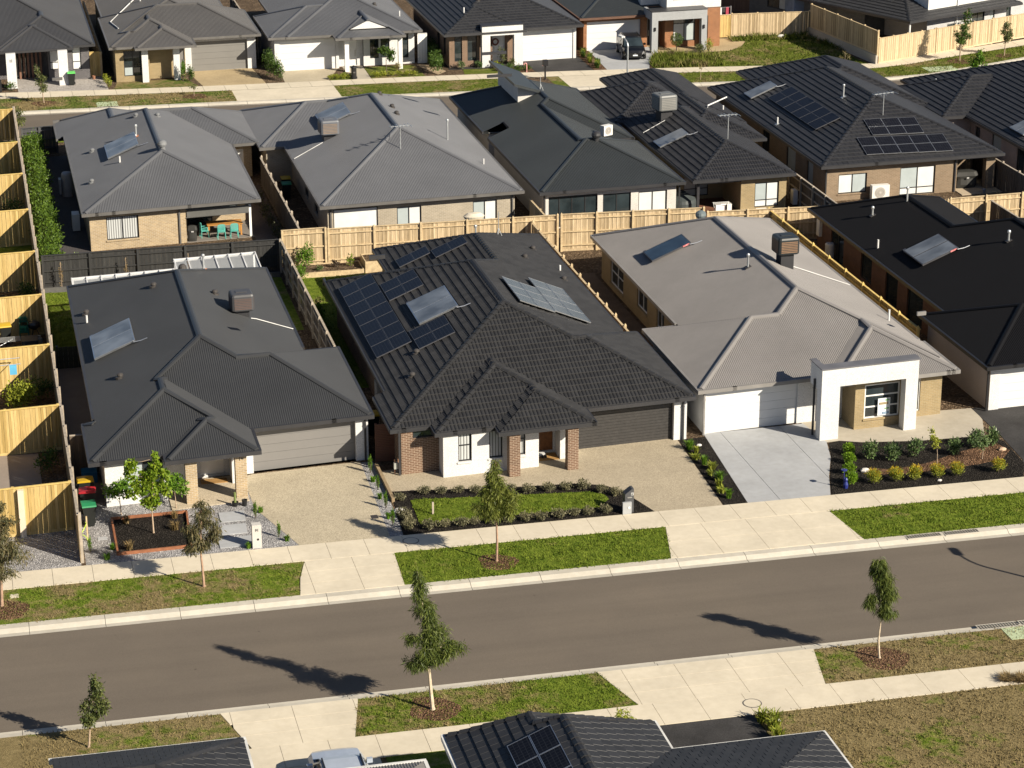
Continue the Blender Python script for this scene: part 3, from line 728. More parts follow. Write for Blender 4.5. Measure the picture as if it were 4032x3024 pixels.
# ---- middle row, seen from behind
SHEAR[:] = [.09, 6.2]
h = house('M1', 11.5, 150, 'house with mid grey steel roof, cream brick rear wall and covered patio')
roof, RSM1 = make_roof(h, [(6.19, 16.92, 139.4, 161.6, dict(ty=.42)), (6.19, 12.6, 150, 164.2, dict(ty=.42)), (6.19, 12.6, 150, 164.2, dict(ty=.42, cut=(5.72, 7, 159.6, None))), (8, 18.75, 153.6, 162.7)], M_BASALT, 'metal', GUT_G)
m = MB(); DT = dict
facade(h, (6.55, 139.85), (12.4, 139.85), 2.36, B_TAN, [('win', 1.0, 2.95, .6, 2.05, dict(cols=(.5,), panes='c'))], mb=m); facade(h, (6.55, 163.5), (6.55, 139.85), 2.36, B_TAN, mb=m)
facade(h, (12.4, 139.85), (12.4, 143.5), 2.36, B_TAN, mb=m); facade(h, (12.4, 143.5), (16.5, 143.5), 2.36, B_TAN, [('win', .4, 2.0, .02, 2.1, dict(cols=(.5,), sill=False)), ('win', 2.5, 3.6, .7, 2.0, dict(panes='d'))], mb=m)
facade(h, (16.5, 143.5), (16.5, 154.3), 2.36, B_TAN, mb=m); facade(h, (16.5, 154.3), (18.35, 154.3), 2.36, B_TAN, [('win', .45, 1.3, .02, 1.95, dict(panes='b', fm=WHITE, sill=False))], mb=m)
facade(h, (18.35, 154.3), (18.35, 162.3), 2.36, B_TAN, mb=m); facade(h, (18.35, 163.5), (6.55, 163.5), 2.36, B_TAN, mb=m); m.build('wall', B_TAN, h)
boxpart('patio_post', h, WHITE, 16.32, 16.46, 139.9, 140.02, 0, 2.36)
boxpart('patio_beam', h, GUT_G, 12.4, 16.5, 139.86, 140.0, 2.1, 2.35)
m = MB(); m.box(12.45, 16.3, 139.78, 139.84, 1.62, 2.1); m.tube([(12.4, 139.81, 1.6), (16.32, 139.81, 1.6)], .03, 6); m.build('pull_down_blind', plain('mesh_fabric', (.09, .09, .085), .8), h)
boxpart('patio_slab', h, concrete('patio_concrete', (.2, .18, .16)), 12.4, 16.6, 139.8, 143.5, 0, .04)
downpipe(h, 12.0, 139.85, 2.4, GUT_G)
whirly(roof, RSM1, 11.6, 145.0, plain('grey_vent', (.16, .165, .17), .4), r=.22)
for x, y in ((10.8, 155.6), (12.2, 155.0), (7.6, 152.2), (7.1, 145.2)): cowl(roof, RSM1, x, y, plain('grey_vent', (.16, .165, .17), .4))
flue(roof, RSM1, 10.4, 150.6, .7, PIPE, base=ORANGE); flue(roof, RSM1, 9.0, 146.6, .4, PVC, cap=False)

SHEAR[:] = [.058, 20.35]
h = house('M2', 27, 150, 'house with pale grey steel roof, beige brick rear wall and white roller shutter')
roof, RSM2 = make_roof(h, [(20.35, 33.1, 137.7, 163.5, dict(ty=.33)), (18.7, 30, 153.2, 164.3, dict(ty=.29))], M_BASALT2, 'metal', GUT_G)
m = MB()
facade(h, (20.8, 138.15), (32.7, 138.15), 2.36, B_GREY, [('win', .35, 3.15, .5, 2.12, dict(panes='b', sill=False, name='roller_shutter', depth=.06)), ('win', 4.35, 5.9, .6, 1.95, dict(cols=(.5,), panes='db')), ('win', 9.2, 10.75, .65, 1.95, dict(cols=(.5,), panes='db'))], mb=m)
facade(h, (20.8, 153.6), (20.8, 138.15), 2.36, B_GREY, [('win', 6, 7.5, .6, 2.0, dict()), ('win', 10, 11.5, .6, 2.0, dict())], mb=m); facade(h, (19.1, 153.6), (20.8, 153.6), 2.36, B_GREY, mb=m); facade(h, (19.1, 162), (19.1, 153.6), 2.36, B_GREY, mb=m)
facade(h, (32.7, 138.15), (32.7, 162), 2.36, B_GREY, mb=m); facade(h, (32.7, 162), (19.1, 162), 2.36, B_GREY, mb=m); m.build('wall', B_GREY, h)
downpipe(h, 21.0, 138.15, 2.4, GUT_G); downpipe(h, 32.55, 138.15, 2.4, GUT_G)
for x, y in ((27.4, 156.2), (27.6, 152.6), (27.5, 150.4)): cowl(roof, RSM2, x, y, VENTB)
flue(roof, RSM2, 30.3, 147.2, 1.25, PIPE); flue(roof, RSM2, 31.7, 142.6, .35, PVC, cap=False)

SHEAR[:] = [.045, 34.1]
h = house('M3', 39, 150, 'house with slate grey steel roof and a raised clerestory roof, pale rendered rear wall')
roof, RSM3 = make_roof(h, [(34.1, 43.5, 137.7, 148.5, dict(ty=.336)), (34.1, 42.2, 137.7, 165, dict(ty=.336, cut=(35.6, None, None, None))), (34.1, 42.2, 137.7, 165, dict(ty=.336, cut=(None, 35.6, None, 152.3))), (34.1, 42.2, 137.7, 165, dict(ty=.336, cut=(None, 35.6, 154, None))), (34.1, 43.55, 149.6, 165, dict(ty=.4, cut=(35.6, None, None, None))), (34.1, 43.55, 149.6, 165, dict(ty=.4, cut=(None, 35.6, 154, None)))], M_GREEN, 'metal', GUT_D)
m = MB()
facade(h, (34.5, 138.1), (43.1, 138.1), 2.36, RC, [('win', .2, 3.4, .05, 2.05, dict(cols=(.22, .48, .75), sill=False)), ('win', 3.75, 5.6, .05, 1.98, dict(cols=(.5,), sill=False)), ('win', 6.1, 8.0, .05, 1.95, dict(cols=(.5,), panes='b', sill=False))], mb=m)
facade(h, (34.5, 152.5), (34.5, 138.1), 2.36, RC, mb=m); facade(h, (36, 154.2), (36, 152.5), 2.36, RC, mb=m); facade(h, (36, 152.5), (34.5, 152.5), 2.36, RC, mb=m); facade(h, (34.5, 154.2), (36, 154.2), 2.36, RC, mb=m); facade(h, (34.5, 164.5), (34.5, 154.2), 2.36, RC, mb=m)
facade(h, (43.1, 138.1), (43.1, 148.1), 2.36, RC, mb=m); facade(h, (43.1, 148.1), (41.8, 148.1), 2.36, RC, mb=m); facade(h, (41.8, 148.1), (41.8, 150.2), 2.36, RC, mb=m); facade(h, (41.8, 150.2), (43.1, 150.2), 2.36, RC, mb=m); facade(h, (43.1, 150.2), (43.1, 164.5), 2.36, RC, mb=m); facade(h, (43.1, 164.5), (34.5, 164.5), 2.36, RC, mb=m)
m.build('wall', RC, h)
XL, YN, YF = 37.15, 156.6, 162.8                           # clerestory: the right slope carried on past the ridge
zt = lambda x: 2.5+.414*(43.55-x); zb = lambda x: 2.5+.414*(x-34.1)
m = MB(); A_, B_ = XL-.6, 38.83; U = [(B_, YN-.1), (B_, YF+.3), (A_, YF+.3), (A_, YN-1.5)]
m.poly([(x, y, zt(x)+.03) for x, y in U]); m.poly([(x, y, zt(x)-.16) for x, y in U[::-1]])
for (xa, ya), (xb, yb) in zip(U, U[1:]+U[:1]): m.poly([(xa, ya, zt(xa)+.03), (xa, ya, zt(xa)-.16), (xb, yb, zt(xb)-.16), (xb, yb, zt(xb)+.03)])
m.build('clerestory_roof', M_GREEN, h)
m = MB(); m.poly([(XL, YF, zb(XL)-.1), (XL, YN, zb(XL)-.1), (XL, YN, zt(XL)-.15), (XL, YF, zt(XL)-.15)]); m.poly([(XL, YN, zb(XL)-.1), (38.83, YN, zb(38.83)-.1), (38.83, YN, zt(38.83)-.1), (XL, YN, zt(XL)-.15)]); m.poly([(38.83, YF, zt(38.83)-.1), (XL, YF, zb(XL)-.1), (XL, YF, zt(XL)-.15), ]); m.build('clerestory_wall', RC, h)
downpipe(h, 43.3, 138.1, 2.4, GUT_D); downpipe(h, 34.4, 138.1, 2.4, GUT_D)
whirly(roof, RSM3, 39.1, 142.9, GUT_D, r=.24)

SHEAR[:] = [.05, 44.15]
h = house('M4', 48, 150, 'house with rolled charcoal tiles, sandy walls and small rear alfresco')
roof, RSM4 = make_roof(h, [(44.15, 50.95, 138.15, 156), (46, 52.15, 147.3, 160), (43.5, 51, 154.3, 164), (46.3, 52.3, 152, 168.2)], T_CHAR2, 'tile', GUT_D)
m = MB()
facade(h, (47.5, 138.6), (50.6, 138.6), 2.36, B_SAND, [('win', .95, 2.6, .3, 1.92, dict(cols=(.5,), rows=(.28,), panes='bbdb', sill=False))], mb=m); facade(h, (47.5, 142.3), (47.5, 138.6), 2.36, B_SAND, mb=m)
facade(h, (44.6, 142.3), (47.5, 142.3), 2.36, B_SAND, [('win', .2, 1.9, .3, 1.9, dict(cols=(.5,), rows=(.3,), panes='dd'))], mb=m); facade(h, (44.6, 154.8), (44.6, 142.3), 2.36, B_SAND, mb=m); facade(h, (43.9, 154.8), (44.6, 154.8), 2.36, B_SAND, mb=m); facade(h, (43.9, 163.6), (43.9, 154.8), 2.36, B_SAND, mb=m)
facade(h, (50.6, 138.6), (50.6, 147.7), 2.36, B_SAND, mb=m); facade(h, (50.6, 147.7), (51.75, 147.7), 2.36, B_SAND, mb=m); facade(h, (51.75, 147.7), (51.75, 160), 2.36, B_SAND, mb=m); facade(h, (51.75, 163.6), (43.9, 163.6), 2.36, B_SAND, mb=m); m.build('wall', B_SAND, h)
boxpart('alfresco_post', h, GUT_D, 44.5, 44.66, 138.5, 138.66, 0, 2.34); boxpart('alfresco_beam', h, GUT_G, 44.5, 47.5, 138.5, 138.62, 2.12, 2.33)
boxpart('timber_deck', h, plain('decking', (.16, .07, .04), .7), 44.4, 47.5, 137.0, 142.3, 0, .08)
downpipe(h, 51.0, 147.6, 2.4, GUT_D)
flue(roof, RSM4, 51.5, 154.5, .35, PVC, cap=False)
m = MB(); z_ = onroof(RSM4, 51.2, 151.5); m.tube([(49.7, 152.6, onroof(RSM4, 49.7, 152.6)-.05), (49.7, 152.6, onroof(RSM4, 49.7, 152.6)+.2), (51.5, 153.8, onroof(RSM4, 49.7, 152.6)+.42)], .05, 8); m.build('flue_pipe', PVC, roof)

SHEAR[:] = [.045, 53.25]
h = house('M5', 60, 152, 'house with flat dark tiles, tan brick rear wall and solar panels on two slopes')
roof, RSM5 = make_roof(h, [(53.25, 66.05, 139.6, 163.5), (57, 66.9, 153.2, 168)], T_CHAR2, 'tile', GUT_D, tilekw=dict(style='flat'))
m = MB()
facade(h, (53.65, 140.05), (63.0, 140.05), 2.36, B_TAU, [('win', .95, 2.95, .45, 1.75, dict(cols=(.5,), panes='bd')), ('win', 5.3, 7.8, .02, 1.9, dict(cols=(.5,), rows=(.25,), panes='bbdb', sill=False))], mb=m)
facade(h, (53.65, 163), (53.65, 140.05), 2.36, B_TAU, [('win', 15.5, 17.3, .5, 2.1, dict(panes='d')), ('win', 10.5, 12.0, .02, 2.1, dict(sill=False)), ('win', 19.5, 20.7, .4, 2.1, dict(panes='d'))], mb=m)
facade(h, (63.0, 140.05), (63.0, 143.2), 2.36, B_TAU, mb=m); facade(h, (63.0, 143.2), (65.6, 143.2), 2.36, B_TAU, [('win', .5, 1.3, .7, 2.0, dict(panes='b'))], mb=m); facade(h, (65.6, 143.2), (65.6, 163), 2.36, B_TAU, mb=m); facade(h, (65.6, 163), (53.65, 163), 2.36, B_TAU, mb=m)
facade(h, (65.6, 153.6), (66.5, 153.6), 2.36, B_TAU, mb=m); facade(h, (66.5, 153.6), (66.5, 166), 2.36, B_TAU, mb=m); m.build('wall', B_TAU, h)
boxpart('patio_pillar', h, B_TAU, 65.1, 65.75, 140.05, 140.6, 0, 2.36); boxpart('patio_beam', h, GUT_D, 63.0, 65.1, 140.08, 140.25, 2.12, 2.35)
boxpart('patio_slab', h, concrete('patio_pale', (.40, .33, .24)), 63.0, 65.9, 139.0, 143.2, 0, .05)
downpipe(h, 62.85, 140.05, 2.4, GUT_D); downpipe(h, 53.7, 140.05, 2.4, GUT_D)
flue(roof, RSM5, 58.3, 149.2, .8, PIPE, base=PIPE); flue(roof, RSM5, 53.9, 150.2, .5, PVC, base=PIPE, cap=False)

SHEAR[:] = [0, 0]
h = house('M6', 74, 150, 'tiled house cut off by the right edge, pinkish brick side wall')
roof, RSM6 = make_roof(h, [(68.0, 82, 140, 162.5), (66.2, 76, 150.6, 160.2)], T_CHAR2, 'tile', GUT_D, tilekw=dict(style='flat'))
B_PNK = brick('pinkish_brick', (.42, .34, .31), (.36, .29, .27), (.4, .35, .33))
m = MB(); facade(h, (68.5, 150.9), (68.5, 140.5), 2.36, B_PNK, [('win', .8, 1.6, .9, 1.9, dict()), ('win', 3.6, 5.1, .9, 2.0, dict(panes='d')), ('win', 7.6, 8.9, .05, 2.0, dict(sill=False))], mb=m); facade(h, (66.6, 150.95), (68.5, 150.95), 2.36, B_PNK, mb=m); facade(h, (66.6, 160), (66.6, 150.95), 2.36, B_PNK, mb=m); facade(h, (68.5, 140.5), (81, 140.5), 2.36, B_PNK, mb=m); m.build('wall', B_PNK, h)
flue(roof, RSM6, 69.0, 158.6, .3, PIPE, cap=False)
# ---- top row across the far street (its ground lies a little lower)
ZT = -.4
SHEAR[:] = [.07, 8.4]
h = house('T1', 4, 198, 'dark grey roofed house numbered 33, white porch columns and dark brick front')
roof, RS = make_roof(h, [(-12, 10.15, 191.6, 218, dict(ty=.31)), (2.5, 10.15, 190.0, 206, dict(ty=.31)), (2.6, 8.36, 189.2, 197, dict(ty=.31))], M_T1, 'metal', GUT_D)
m = MB()
facade(h, (6.5, 190.6), (9.75, 190.6), 2.36, B_DRK, [('win', -.0+.1, 1.5, .5, 2.2, dict(rows=(.35,), panes='b')), ('win', 1.9, 2.6, .4, 2.25, dict(rows=(.35,), panes='b'))], z0=ZT, mb=m)
facade(h, (9.75, 190.6), (9.75, 217), 2.36, B_DRK, z0=ZT, mb=m); facade(h, (-11, 191.9), (2.0, 191.9), 2.36, B_DRK, z0=ZT, mb=m)
facade(h, (2.0, 192.4), (6.5, 192.4), 2.36, B_DRK, [('win', 1.6, 2.9, ZT+.02, 2.1, dict(panes='g', name='entry_door', sill=False))], z0=ZT, mb=m); facade(h, (6.5, 192.4), (6.5, 190.6), 2.36, B_DRK, z0=ZT, mb=m); m.build('wall', B_DRK, h)
for x in (3.15, 7.2): boxpart('porch_column', h, RW, x, x+.75, 188.7, 189.4, ZT, 2.4)
for k in range(6): boxpart('timber_screen_slat', h, plain('slat_timber', (.16, .08, .05), .7), 4.2+.33*k, 4.36+.33*k, 192.0, 192.06, ZT, 2.3)
m = MB()
for k in (0, .13):
    for z in (1.75, 1.84, 1.93): m.box(3.42+k, 3.5+k, 188.67, 188.7, z-.012, z+.012)
    m.box(3.48+k, 3.5+k, 188.672, 188.698, 1.75, 1.93)
m.build('house_number', plain('steel', (.5, .5, .5), .3, .8), h)

SHEAR[:] = [.05, 11.3]
h = house('T2', 18, 200, 'grey steel roofed house with tan brick front, white posts and wide grey garage door')
roof, RS = make_roof(h, [(11.6, 22.0, 190.5, 214, dict(ty=.35)), (11.3, 23.6, 190.4, 200.9, dict(ty=.35)), (11.3, 18.0, 188.3, 193.2, dict(ty=.3)), (11.7, 18.0, 188.3, 200, dict(ty=.3)), (13.3, 18.0, 187.45, 194, dict(ty=.35))], M_T2, 'metal', GUT_G)
m = MB()
facade(h, (11.7, 188.7), (14.4, 188.7), 2.36, B_SAND, [('win', .65, 2.1, .05, 2.1, dict(cols=(.5,), rows=(.35,), panes='dggg'))], z0=ZT, mb=m); facade(h, (14.4, 189.3), (16.2, 189.3), 2.36, B_SAND, z0=ZT, mb=m); facade(h, (14.4, 188.7), (14.4, 189.3), 2.36, B_SAND, z0=ZT, mb=m)
facade(h, (16.2, 190.0), (17.4, 190.0), 2.36, B_SAND, [('door', .2, 1.15, ZT+.05, 2.1, dict(m=GD_GREY, hr=1))], z0=ZT, mb=m); facade(h, (16.2, 189.3), (16.2, 190.0), 2.36, B_SAND, z0=ZT, mb=m)
facade(h, (11.7, 213), (11.7, 188.7), 2.36, B_SAND, z0=ZT, mb=m); facade(h, (23.3, 191), (23.3, 200), 2.36, B_SAND, z0=ZT, mb=m); m.build('wall', B_SAND, h)
facade(h, (17.4, 190.9), (23.3, 190.9), 2.36, RW, [('gar', .6, 5.2, ZT, 2.05, dict(m=GD_GREY, depth=.2))], z0=ZT, name='rendered_wall')
for x, y in ((13.75, 188.0), (16.3, 188.2)): boxpart('porch_column', h, RW, x, x+.5, y, y+.5, ZT, 2.36)
m = MB(); P_ = [(12.4, 193.6), (12.0, 197.3), (14.9, 203.2)]
for (xa, ya), (xb, yb) in zip(P_, P_[1:]): m.tube([(xa, ya, onroof(RS, xa, ya)+.03), (xb, yb, onroof(RS, xb, yb)+.03)], .045, 5)
m.build('white_roof_pipe', PVC, roof); flue(roof, RS, 14.8, 200.5, .5, PVC, cap=False)

SHEAR[:] = [.03, 24.15]
h = house('T3', 31, 200, 'white rendered house with grey roof, gablet over the porch and white garage door')
roof, RS = make_roof(h, [(25.6, 36.74, 189.1, 212, dict(ty=.35)), (24.15, 36, 189.15, 198.6, dict(ty=.33)), (29.4, 35.04, 187.5, 196, dict(ty=.35)), (30.6, 33.9, 188.6, 196, 2.98, .42, .35, 'S')], M_BASALT, 'metal', GUT_G)
m = MB(); m.poly([(30.75, 188.68, 2.95), (33.75, 188.68, 2.95), (32.25, 188.68, 3.62)]); m.build('gablet', RW, h)
m = MB()
facade(h, (24.6, 189.6), (29.9, 189.6), 2.36, RW, [('gar', .45, 5.05, ZT, 2.05, dict(m=GD_WHITE, depth=.08))], z0=ZT, mb=m)
facade(h, (29.9, 190.2), (32.0, 190.2), 2.36, RW, [('door', .6, 1.6, ZT+.05, 2.05, dict(m=D_WHITE, hr=1))], z0=ZT, mb=m); facade(h, (29.9, 189.6), (29.9, 190.2), 2.36, RW, z0=ZT, mb=m)
facade(h, (32.0, 189.9), (36.3, 189.9), 2.36, RW, [('win', .55, 1.3, .2, 2.2, dict()), ('win', 1.45, 2.2, .2, 2.2, dict()), ('win', 3.0, 3.8, .1, 2.2, dict())], z0=ZT, mb=m); facade(h, (24.6, 198), (24.6, 189.6), 2.36, RW, z0=ZT, mb=m); facade(h, (36.3, 189.9), (36.3, 211), 2.36, RW, z0=ZT, mb=m)
m.build('wall', RW, h)
for x in (30.15, 34.6): boxpart('porch_column', h, WHITE, x, x+.34, 188.0, 188.34, ZT, 2.36)
for x, y in ((33.8, 194.5), (33.4, 197.2)): cowl(roof, RS, x, y, VENTB)
flue(roof, RS, 35.7, 193.2, .45, PVC, cap=False)

SHEAR[:] = [.07, 38.2]
h = house('T4', 44, 196, 'dark tiled house with white porch frame, brown brick and white garage beside black driveway')
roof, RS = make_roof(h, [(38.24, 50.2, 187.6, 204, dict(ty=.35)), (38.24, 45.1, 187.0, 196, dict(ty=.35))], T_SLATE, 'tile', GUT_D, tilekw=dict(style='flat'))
m = MB()
facade(h, (38.7, 187.6), (41.3, 187.6), 2.36, B_BRN, [('win', .45, 1.1, .1, 2.25, dict()), ('win', 1.55, 2.35, .1, 2.25, dict())], z0=ZT, mb=m); facade(h, (38.7, 203), (38.7, 187.6), 2.36, B_BRN, [('win', 10.5, 11.5, .3, 2.1, dict()), ('win', 13, 14, .3, 2.1, dict())], z0=ZT, mb=m)
facade(h, (41.3, 188.6), (44.8, 188.6), 2.36, B_BRN, [('door', 1.3, 2.4, ZT+.05, 2.1, dict(m=D_WHITE))], z0=ZT, mb=m); m.build('wall', B_BRN, h)
facade(h, (44.8, 188.2), (49.8, 188.2), 2.36, RW, [('gar', .15, 4.75, ZT, 2.1, dict(m=GD_WHITE, depth=.08))], z0=ZT, name='rendered_wall'); facade(h, (49.8, 188.2), (49.8, 203), 2.36, B_BRN, z0=ZT)
m = MB(); m.box(41.35, 42.05, 186.9, 187.5, ZT, 3.0); m.box(44.1, 44.85, 186.9, 187.5, ZT, 3.0); m.box(42.05, 44.1, 186.9, 187.5, 2.2, 3.0); pt = m.build('portico', RW, h)
boxpart('parapet_capping', pt, GUT_D, 41.3, 44.9, 186.85, 188.0, 3.0, 3.06)
m = MB(); c_ = (42.85, 188.52, 1.35)
for k in range(14):
    a = 2*math.pi*k/14; b = 2*math.pi*(k+1)/14; m.tube([(c_[0]+.25*math.cos(a), c_[1], c_[2]+.25*math.sin(a)), (c_[0]+.25*math.cos(b), c_[1], c_[2]+.25*math.sin(b))], .07, 5)
tag(m.build('wreath', plain('wreath_red', (.16, .06, .05), .9), org=(42.85, 188.5, 1.35)), 'round reddish wreath on the entry wall behind the white porch frame', 'wreath')
flue(roof, RS, 40.6, 190.5, .5, PVC, cap=False); cowl(roof, RS, 42.2, 192.2, VENTB)

SHEAR[:] = [.06, 50.7]
h = house('T5', 58, 196, 'two storey orange brick house with grey portal frame and white upper floor')
roof, RS = make_roof(h, [(50.7, 62, 191.0, 206, dict(ty=.33))], M_GREEN, 'metal', B_RED)
boxpart('upper_floor', h, RW, 58.2, 63.1, 190.4, 200, 2.95, 6.2); boxpart('upper_floor', h, RW, 56.5, 58.2, 192.6, 200, 2.9, 6.2)
m = MB(); frame_thing(h, (58.2, 190.39), (1, 0), (0, -1), .6, 2.6, 3.75, 5, 0, (), (), 'b', WHITE); frame_thing(h, (58.2, 190.39), (1, 0), (0, -1), 3.6, 4.3, 3.85, 5, 0, (), (), 'b', WHITE)
m = MB()
facade(h, (51.1, 191.5), (56.8, 191.5), 2.36, B_ORG, [('gar', .3, 5.1, ZT, 2.05, dict(m=GD_WHITE, depth=.15))], z0=ZT, mb=m); facade(h, (58.2, 190.8), (61.4, 190.8), 2.95, B_ORG, [('win', .75, 2.75, .1, 2.3, dict(cols=(.5,), rows=(.68,), panes='bdgg'))], z0=ZT, mb=m); facade(h, (56.8, 191.5), (56.8, 192.2), 2.95, B_ORG, z0=ZT, mb=m); facade(h, (56.8, 192.2), (58.2, 192.2), 2.95, B_ORG, [('door', .2, 1.2, ZT+.05, 2.1, dict(m=GD_DARK))], z0=ZT, mb=m); facade(h, (58.2, 192.2), (58.2, 190.8), 2.95, B_ORG, z0=ZT, mb=m)
facade(h, (61.4, 190.2), (63.0, 190.2), 2.95, B_ORG, [('win', .12, .5, .3, 2.3, dict(panes='d'))], z0=ZT, mb=m); facade(h, (61.4, 190.8), (61.4, 190.2), 2.95, B_ORG, z0=ZT, mb=m); facade(h, (63.0, 190.2), (63.0, 200), 2.95, B_ORG, z0=ZT, mb=m); facade(h, (51.1, 200), (51.1, 191.5), 2.36, B_ORG, z0=ZT, mb=m); m.build('wall', B_ORG, h)
m = MB(); m.box(56.45, 57.0, 188.9, 189.5, ZT, 3.1); m.box(60.9, 61.4, 188.9, 189.5, ZT, 3.1); m.box(57.0, 60.9, 188.9, 189.5, 2.35, 3.1); m.box(56.45, 56.7, 189.5, 191.4, 2.35, 3.1); m.box(61.15, 61.4, 189.5, 190.2, 2.35, 3.1); pt = m.build('portal_frame', RG, h)
boxpart('portal_roof', pt, GUT_D, 56.4, 61.45, 188.85, 190.39, 3.1, 3.15)
for x in (56.72, 61.1): boxpart('wall_light', h, GUT_B, x-.07, x+.07, 188.8, 188.9, 1.5, 1.8)

SHEAR[:] = [0, 0]                                                   # the corner house stands askew to the street
h = thing('house', (84, 192, 0), 'corner house with grey brick and white upper wall, dark tiled verandah roof', 'house', 'houses of the estate', shear=False)
def oframe(o, ang): return (lambda x, y: (o[0]+x*math.cos(ang)-y*math.sin(ang), o[1]+x*math.sin(ang)+y*math.cos(ang)))
F_ = oframe((77.9, 185.1), rd(24))
rs6 = [Rect(0, 14, 0, 22, 2.1, .414, .36)]; mb = MB(); skin_tile(mb, visible_pieces(rs6), ze=2.1, style='flat'); cp = MB(); capping(cp, rs6, creases(rs6), tile=True, wdt=.17)
gm = MB(); gm.box(-.12, 14, -.12, 0, 1.93, 2.12); gm.box(-.12, 0, 0, 22, 1.93, 2.12)
def turned(b):
    b.v = [(*F_(x, y), z) for x, y, z in b.v]; return b
rf = turned(mb).build('roof', T_SLATE, h); turned(cp).build('ridge_capping', T_SLATE, rf); turned(gm).build('gutter', GUT_D, rf)
m = MB(); m.poly([(*F_(0, 22), 1.95), (*F_(14, 22), 1.95), (*F_(14, 0), 1.95), (*F_(0, 0), 1.95)]); m.build('verandah_ceiling', GUT_D, h)
m = MB(); facade(h, F_(.9, 22), F_(.9, 6.2), 2.0, B_MID, [('win', 3.5, 6.4, .5, 1.8, dict(cols=(.5,), panes='gd'))], z0=ZT, mb=m); facade(h, F_(.9, 6.2), F_(3.5, 6.2), 2.0, B_MID, z0=ZT, mb=m); m.build('verandah_wall', B_MID, h)
m = MB(); q = F_(.25, .25); m.tube([(q[0], q[1], ZT), (q[0], q[1], 2.0)], .09, 8); m.build('verandah_post', WHITE, h)
m = MB(); facade(h, F_(3.4, 1.2), F_(16, 1.2), 2.2, B_LGT, [('win', 2.5, 4.2, .2, 1.0, dict(fm=WHITE)), ('win', 5.6, 7.2, .1, 1.9, dict(cols=(.5,))), ('win', 7.9, 8.5, .4, 1.9, dict(panes='d')), ('win', 10.0, 10.6, .2, 1.9, dict())], z0=ZT, mb=m); facade(h, F_(3.4, 6.2), F_(3.4, 1.2), 2.2, B_LGT, z0=ZT, mb=m); m.build('wall', B_LGT, h)
m = MB(); facade(h, F_(3.3, 1.1), F_(22, 1.1), 6, RW, z0=2.2, mb=m); facade(h, F_(3.3, 20), F_(3.3, 1.1), 6, RW, z0=2.2, mb=m); facade(h, F_(16, 1.15), F_(22, 1.15), 2.2, RW, [('win', .9, 1.5, .5, 1.9, dict())], z0=ZT, mb=m); m.poly([(*F_(3.3, 1.1), 6), (*F_(22, 1.1), 6), (*F_(22, 20), 6), (*F_(3.3, 20), 6)]); m.build('upper_wall', RW, h)
m = MB(); q = F_(6.9, 1.02); m.tube([(q[0], q[1], ZT), (q[0], q[1], 4)], .05, 6); m.build('downpipe', WHITE, h)

# ---- roofs at the bottom edge, on this side of the street
h = house('B1', 4, 68, 'flat black tiled roof at lower left with white gutter')
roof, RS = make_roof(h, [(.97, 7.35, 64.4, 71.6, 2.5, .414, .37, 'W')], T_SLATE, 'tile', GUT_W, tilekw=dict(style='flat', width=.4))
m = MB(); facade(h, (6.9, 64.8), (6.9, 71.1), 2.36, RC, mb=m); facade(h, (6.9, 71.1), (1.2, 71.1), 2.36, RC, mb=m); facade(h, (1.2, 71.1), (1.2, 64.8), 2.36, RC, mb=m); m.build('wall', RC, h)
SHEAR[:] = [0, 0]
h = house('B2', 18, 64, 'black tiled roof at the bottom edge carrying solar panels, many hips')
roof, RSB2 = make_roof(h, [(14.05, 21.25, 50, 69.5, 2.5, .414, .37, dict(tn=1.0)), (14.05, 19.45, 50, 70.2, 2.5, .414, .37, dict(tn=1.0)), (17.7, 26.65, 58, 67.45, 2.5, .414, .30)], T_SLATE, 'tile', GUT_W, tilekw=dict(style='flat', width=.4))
m = MB(); facade(h, (14.5, 69.2), (14.5, 52), 2.36, B_BRN, mb=m); facade(h, (20.8, 69.2), (14.5, 69.2), 2.36, B_BRN, mb=m); facade(h, (20.8, 67), (20.8, 69.2), 2.36, B_BRN, mb=m); facade(h, (26.2, 67), (20.8, 67), 2.36, B_BRN, mb=m); facade(h, (26.2, 58), (26.2, 67), 2.36, B_BRN, mb=m); m.build('wall', B_BRN, h)
h = thing('carport', (10.5, 66, 0), 'grey sheet carport roof with white edge covering the silver car', 'carport')
roof, RSC = make_roof(h, [(8.6, 13.05, 58, 68.85, 2.4, .18, .15)], metal_roof('weathered_carport_steel', (.13, .125, .12)), 'metal', GUT_W)
for x in (8.8, 12.8): boxpart('carport_post', h, GUT_W, x, x+.1, 68.3, 68.4, 0, 2.3)
# ------------------------------------------------------------------ ground, streets, paths
SHEAR[:] = [0, 0]
CONC = concrete('footpath_concrete', (.585, .525, .415), stain=.6); CONC2 = concrete('kerb_concrete', (.46, .43, .37), stain=.8); DRV3 = concrete('new_grey_concrete', (.36, .37, .385), stain=.7)
AGG = concrete('exposed_aggregate', (.43, .38, .29), speck=26, stain=.4); AGG2 = concrete('exposed_aggregate_pale', (.385, .335, .255), speck=26, stain=.4); AGGS = concrete('sandy_driveway', (.40, .32, .20), speck=18, stain=.9)
ASPH = asphalt('asphalt', (.134, .113, .091)); BLK = concrete('black_driveway', (.045, .044, .046), var=.3, speck=30, stain=.9); GREYP = concrete('grey_stencilled_paving', (.36, .34, .33), speck=9, stain=.8)
GRAV = mulch('grey_gravel', (.22, .215, .22), (.42, .41, .41), 22); MULB = mulch('black_mulch', (.010, .009, .008), (.030, .026, .022), 16); MULBR = mulch('bark_mulch', (.07, .038, .022), (.17, .10, .06), 14); SOIL = mulch('garden_soil', (.07, .048, .03), (.14, .10, .065), 9)
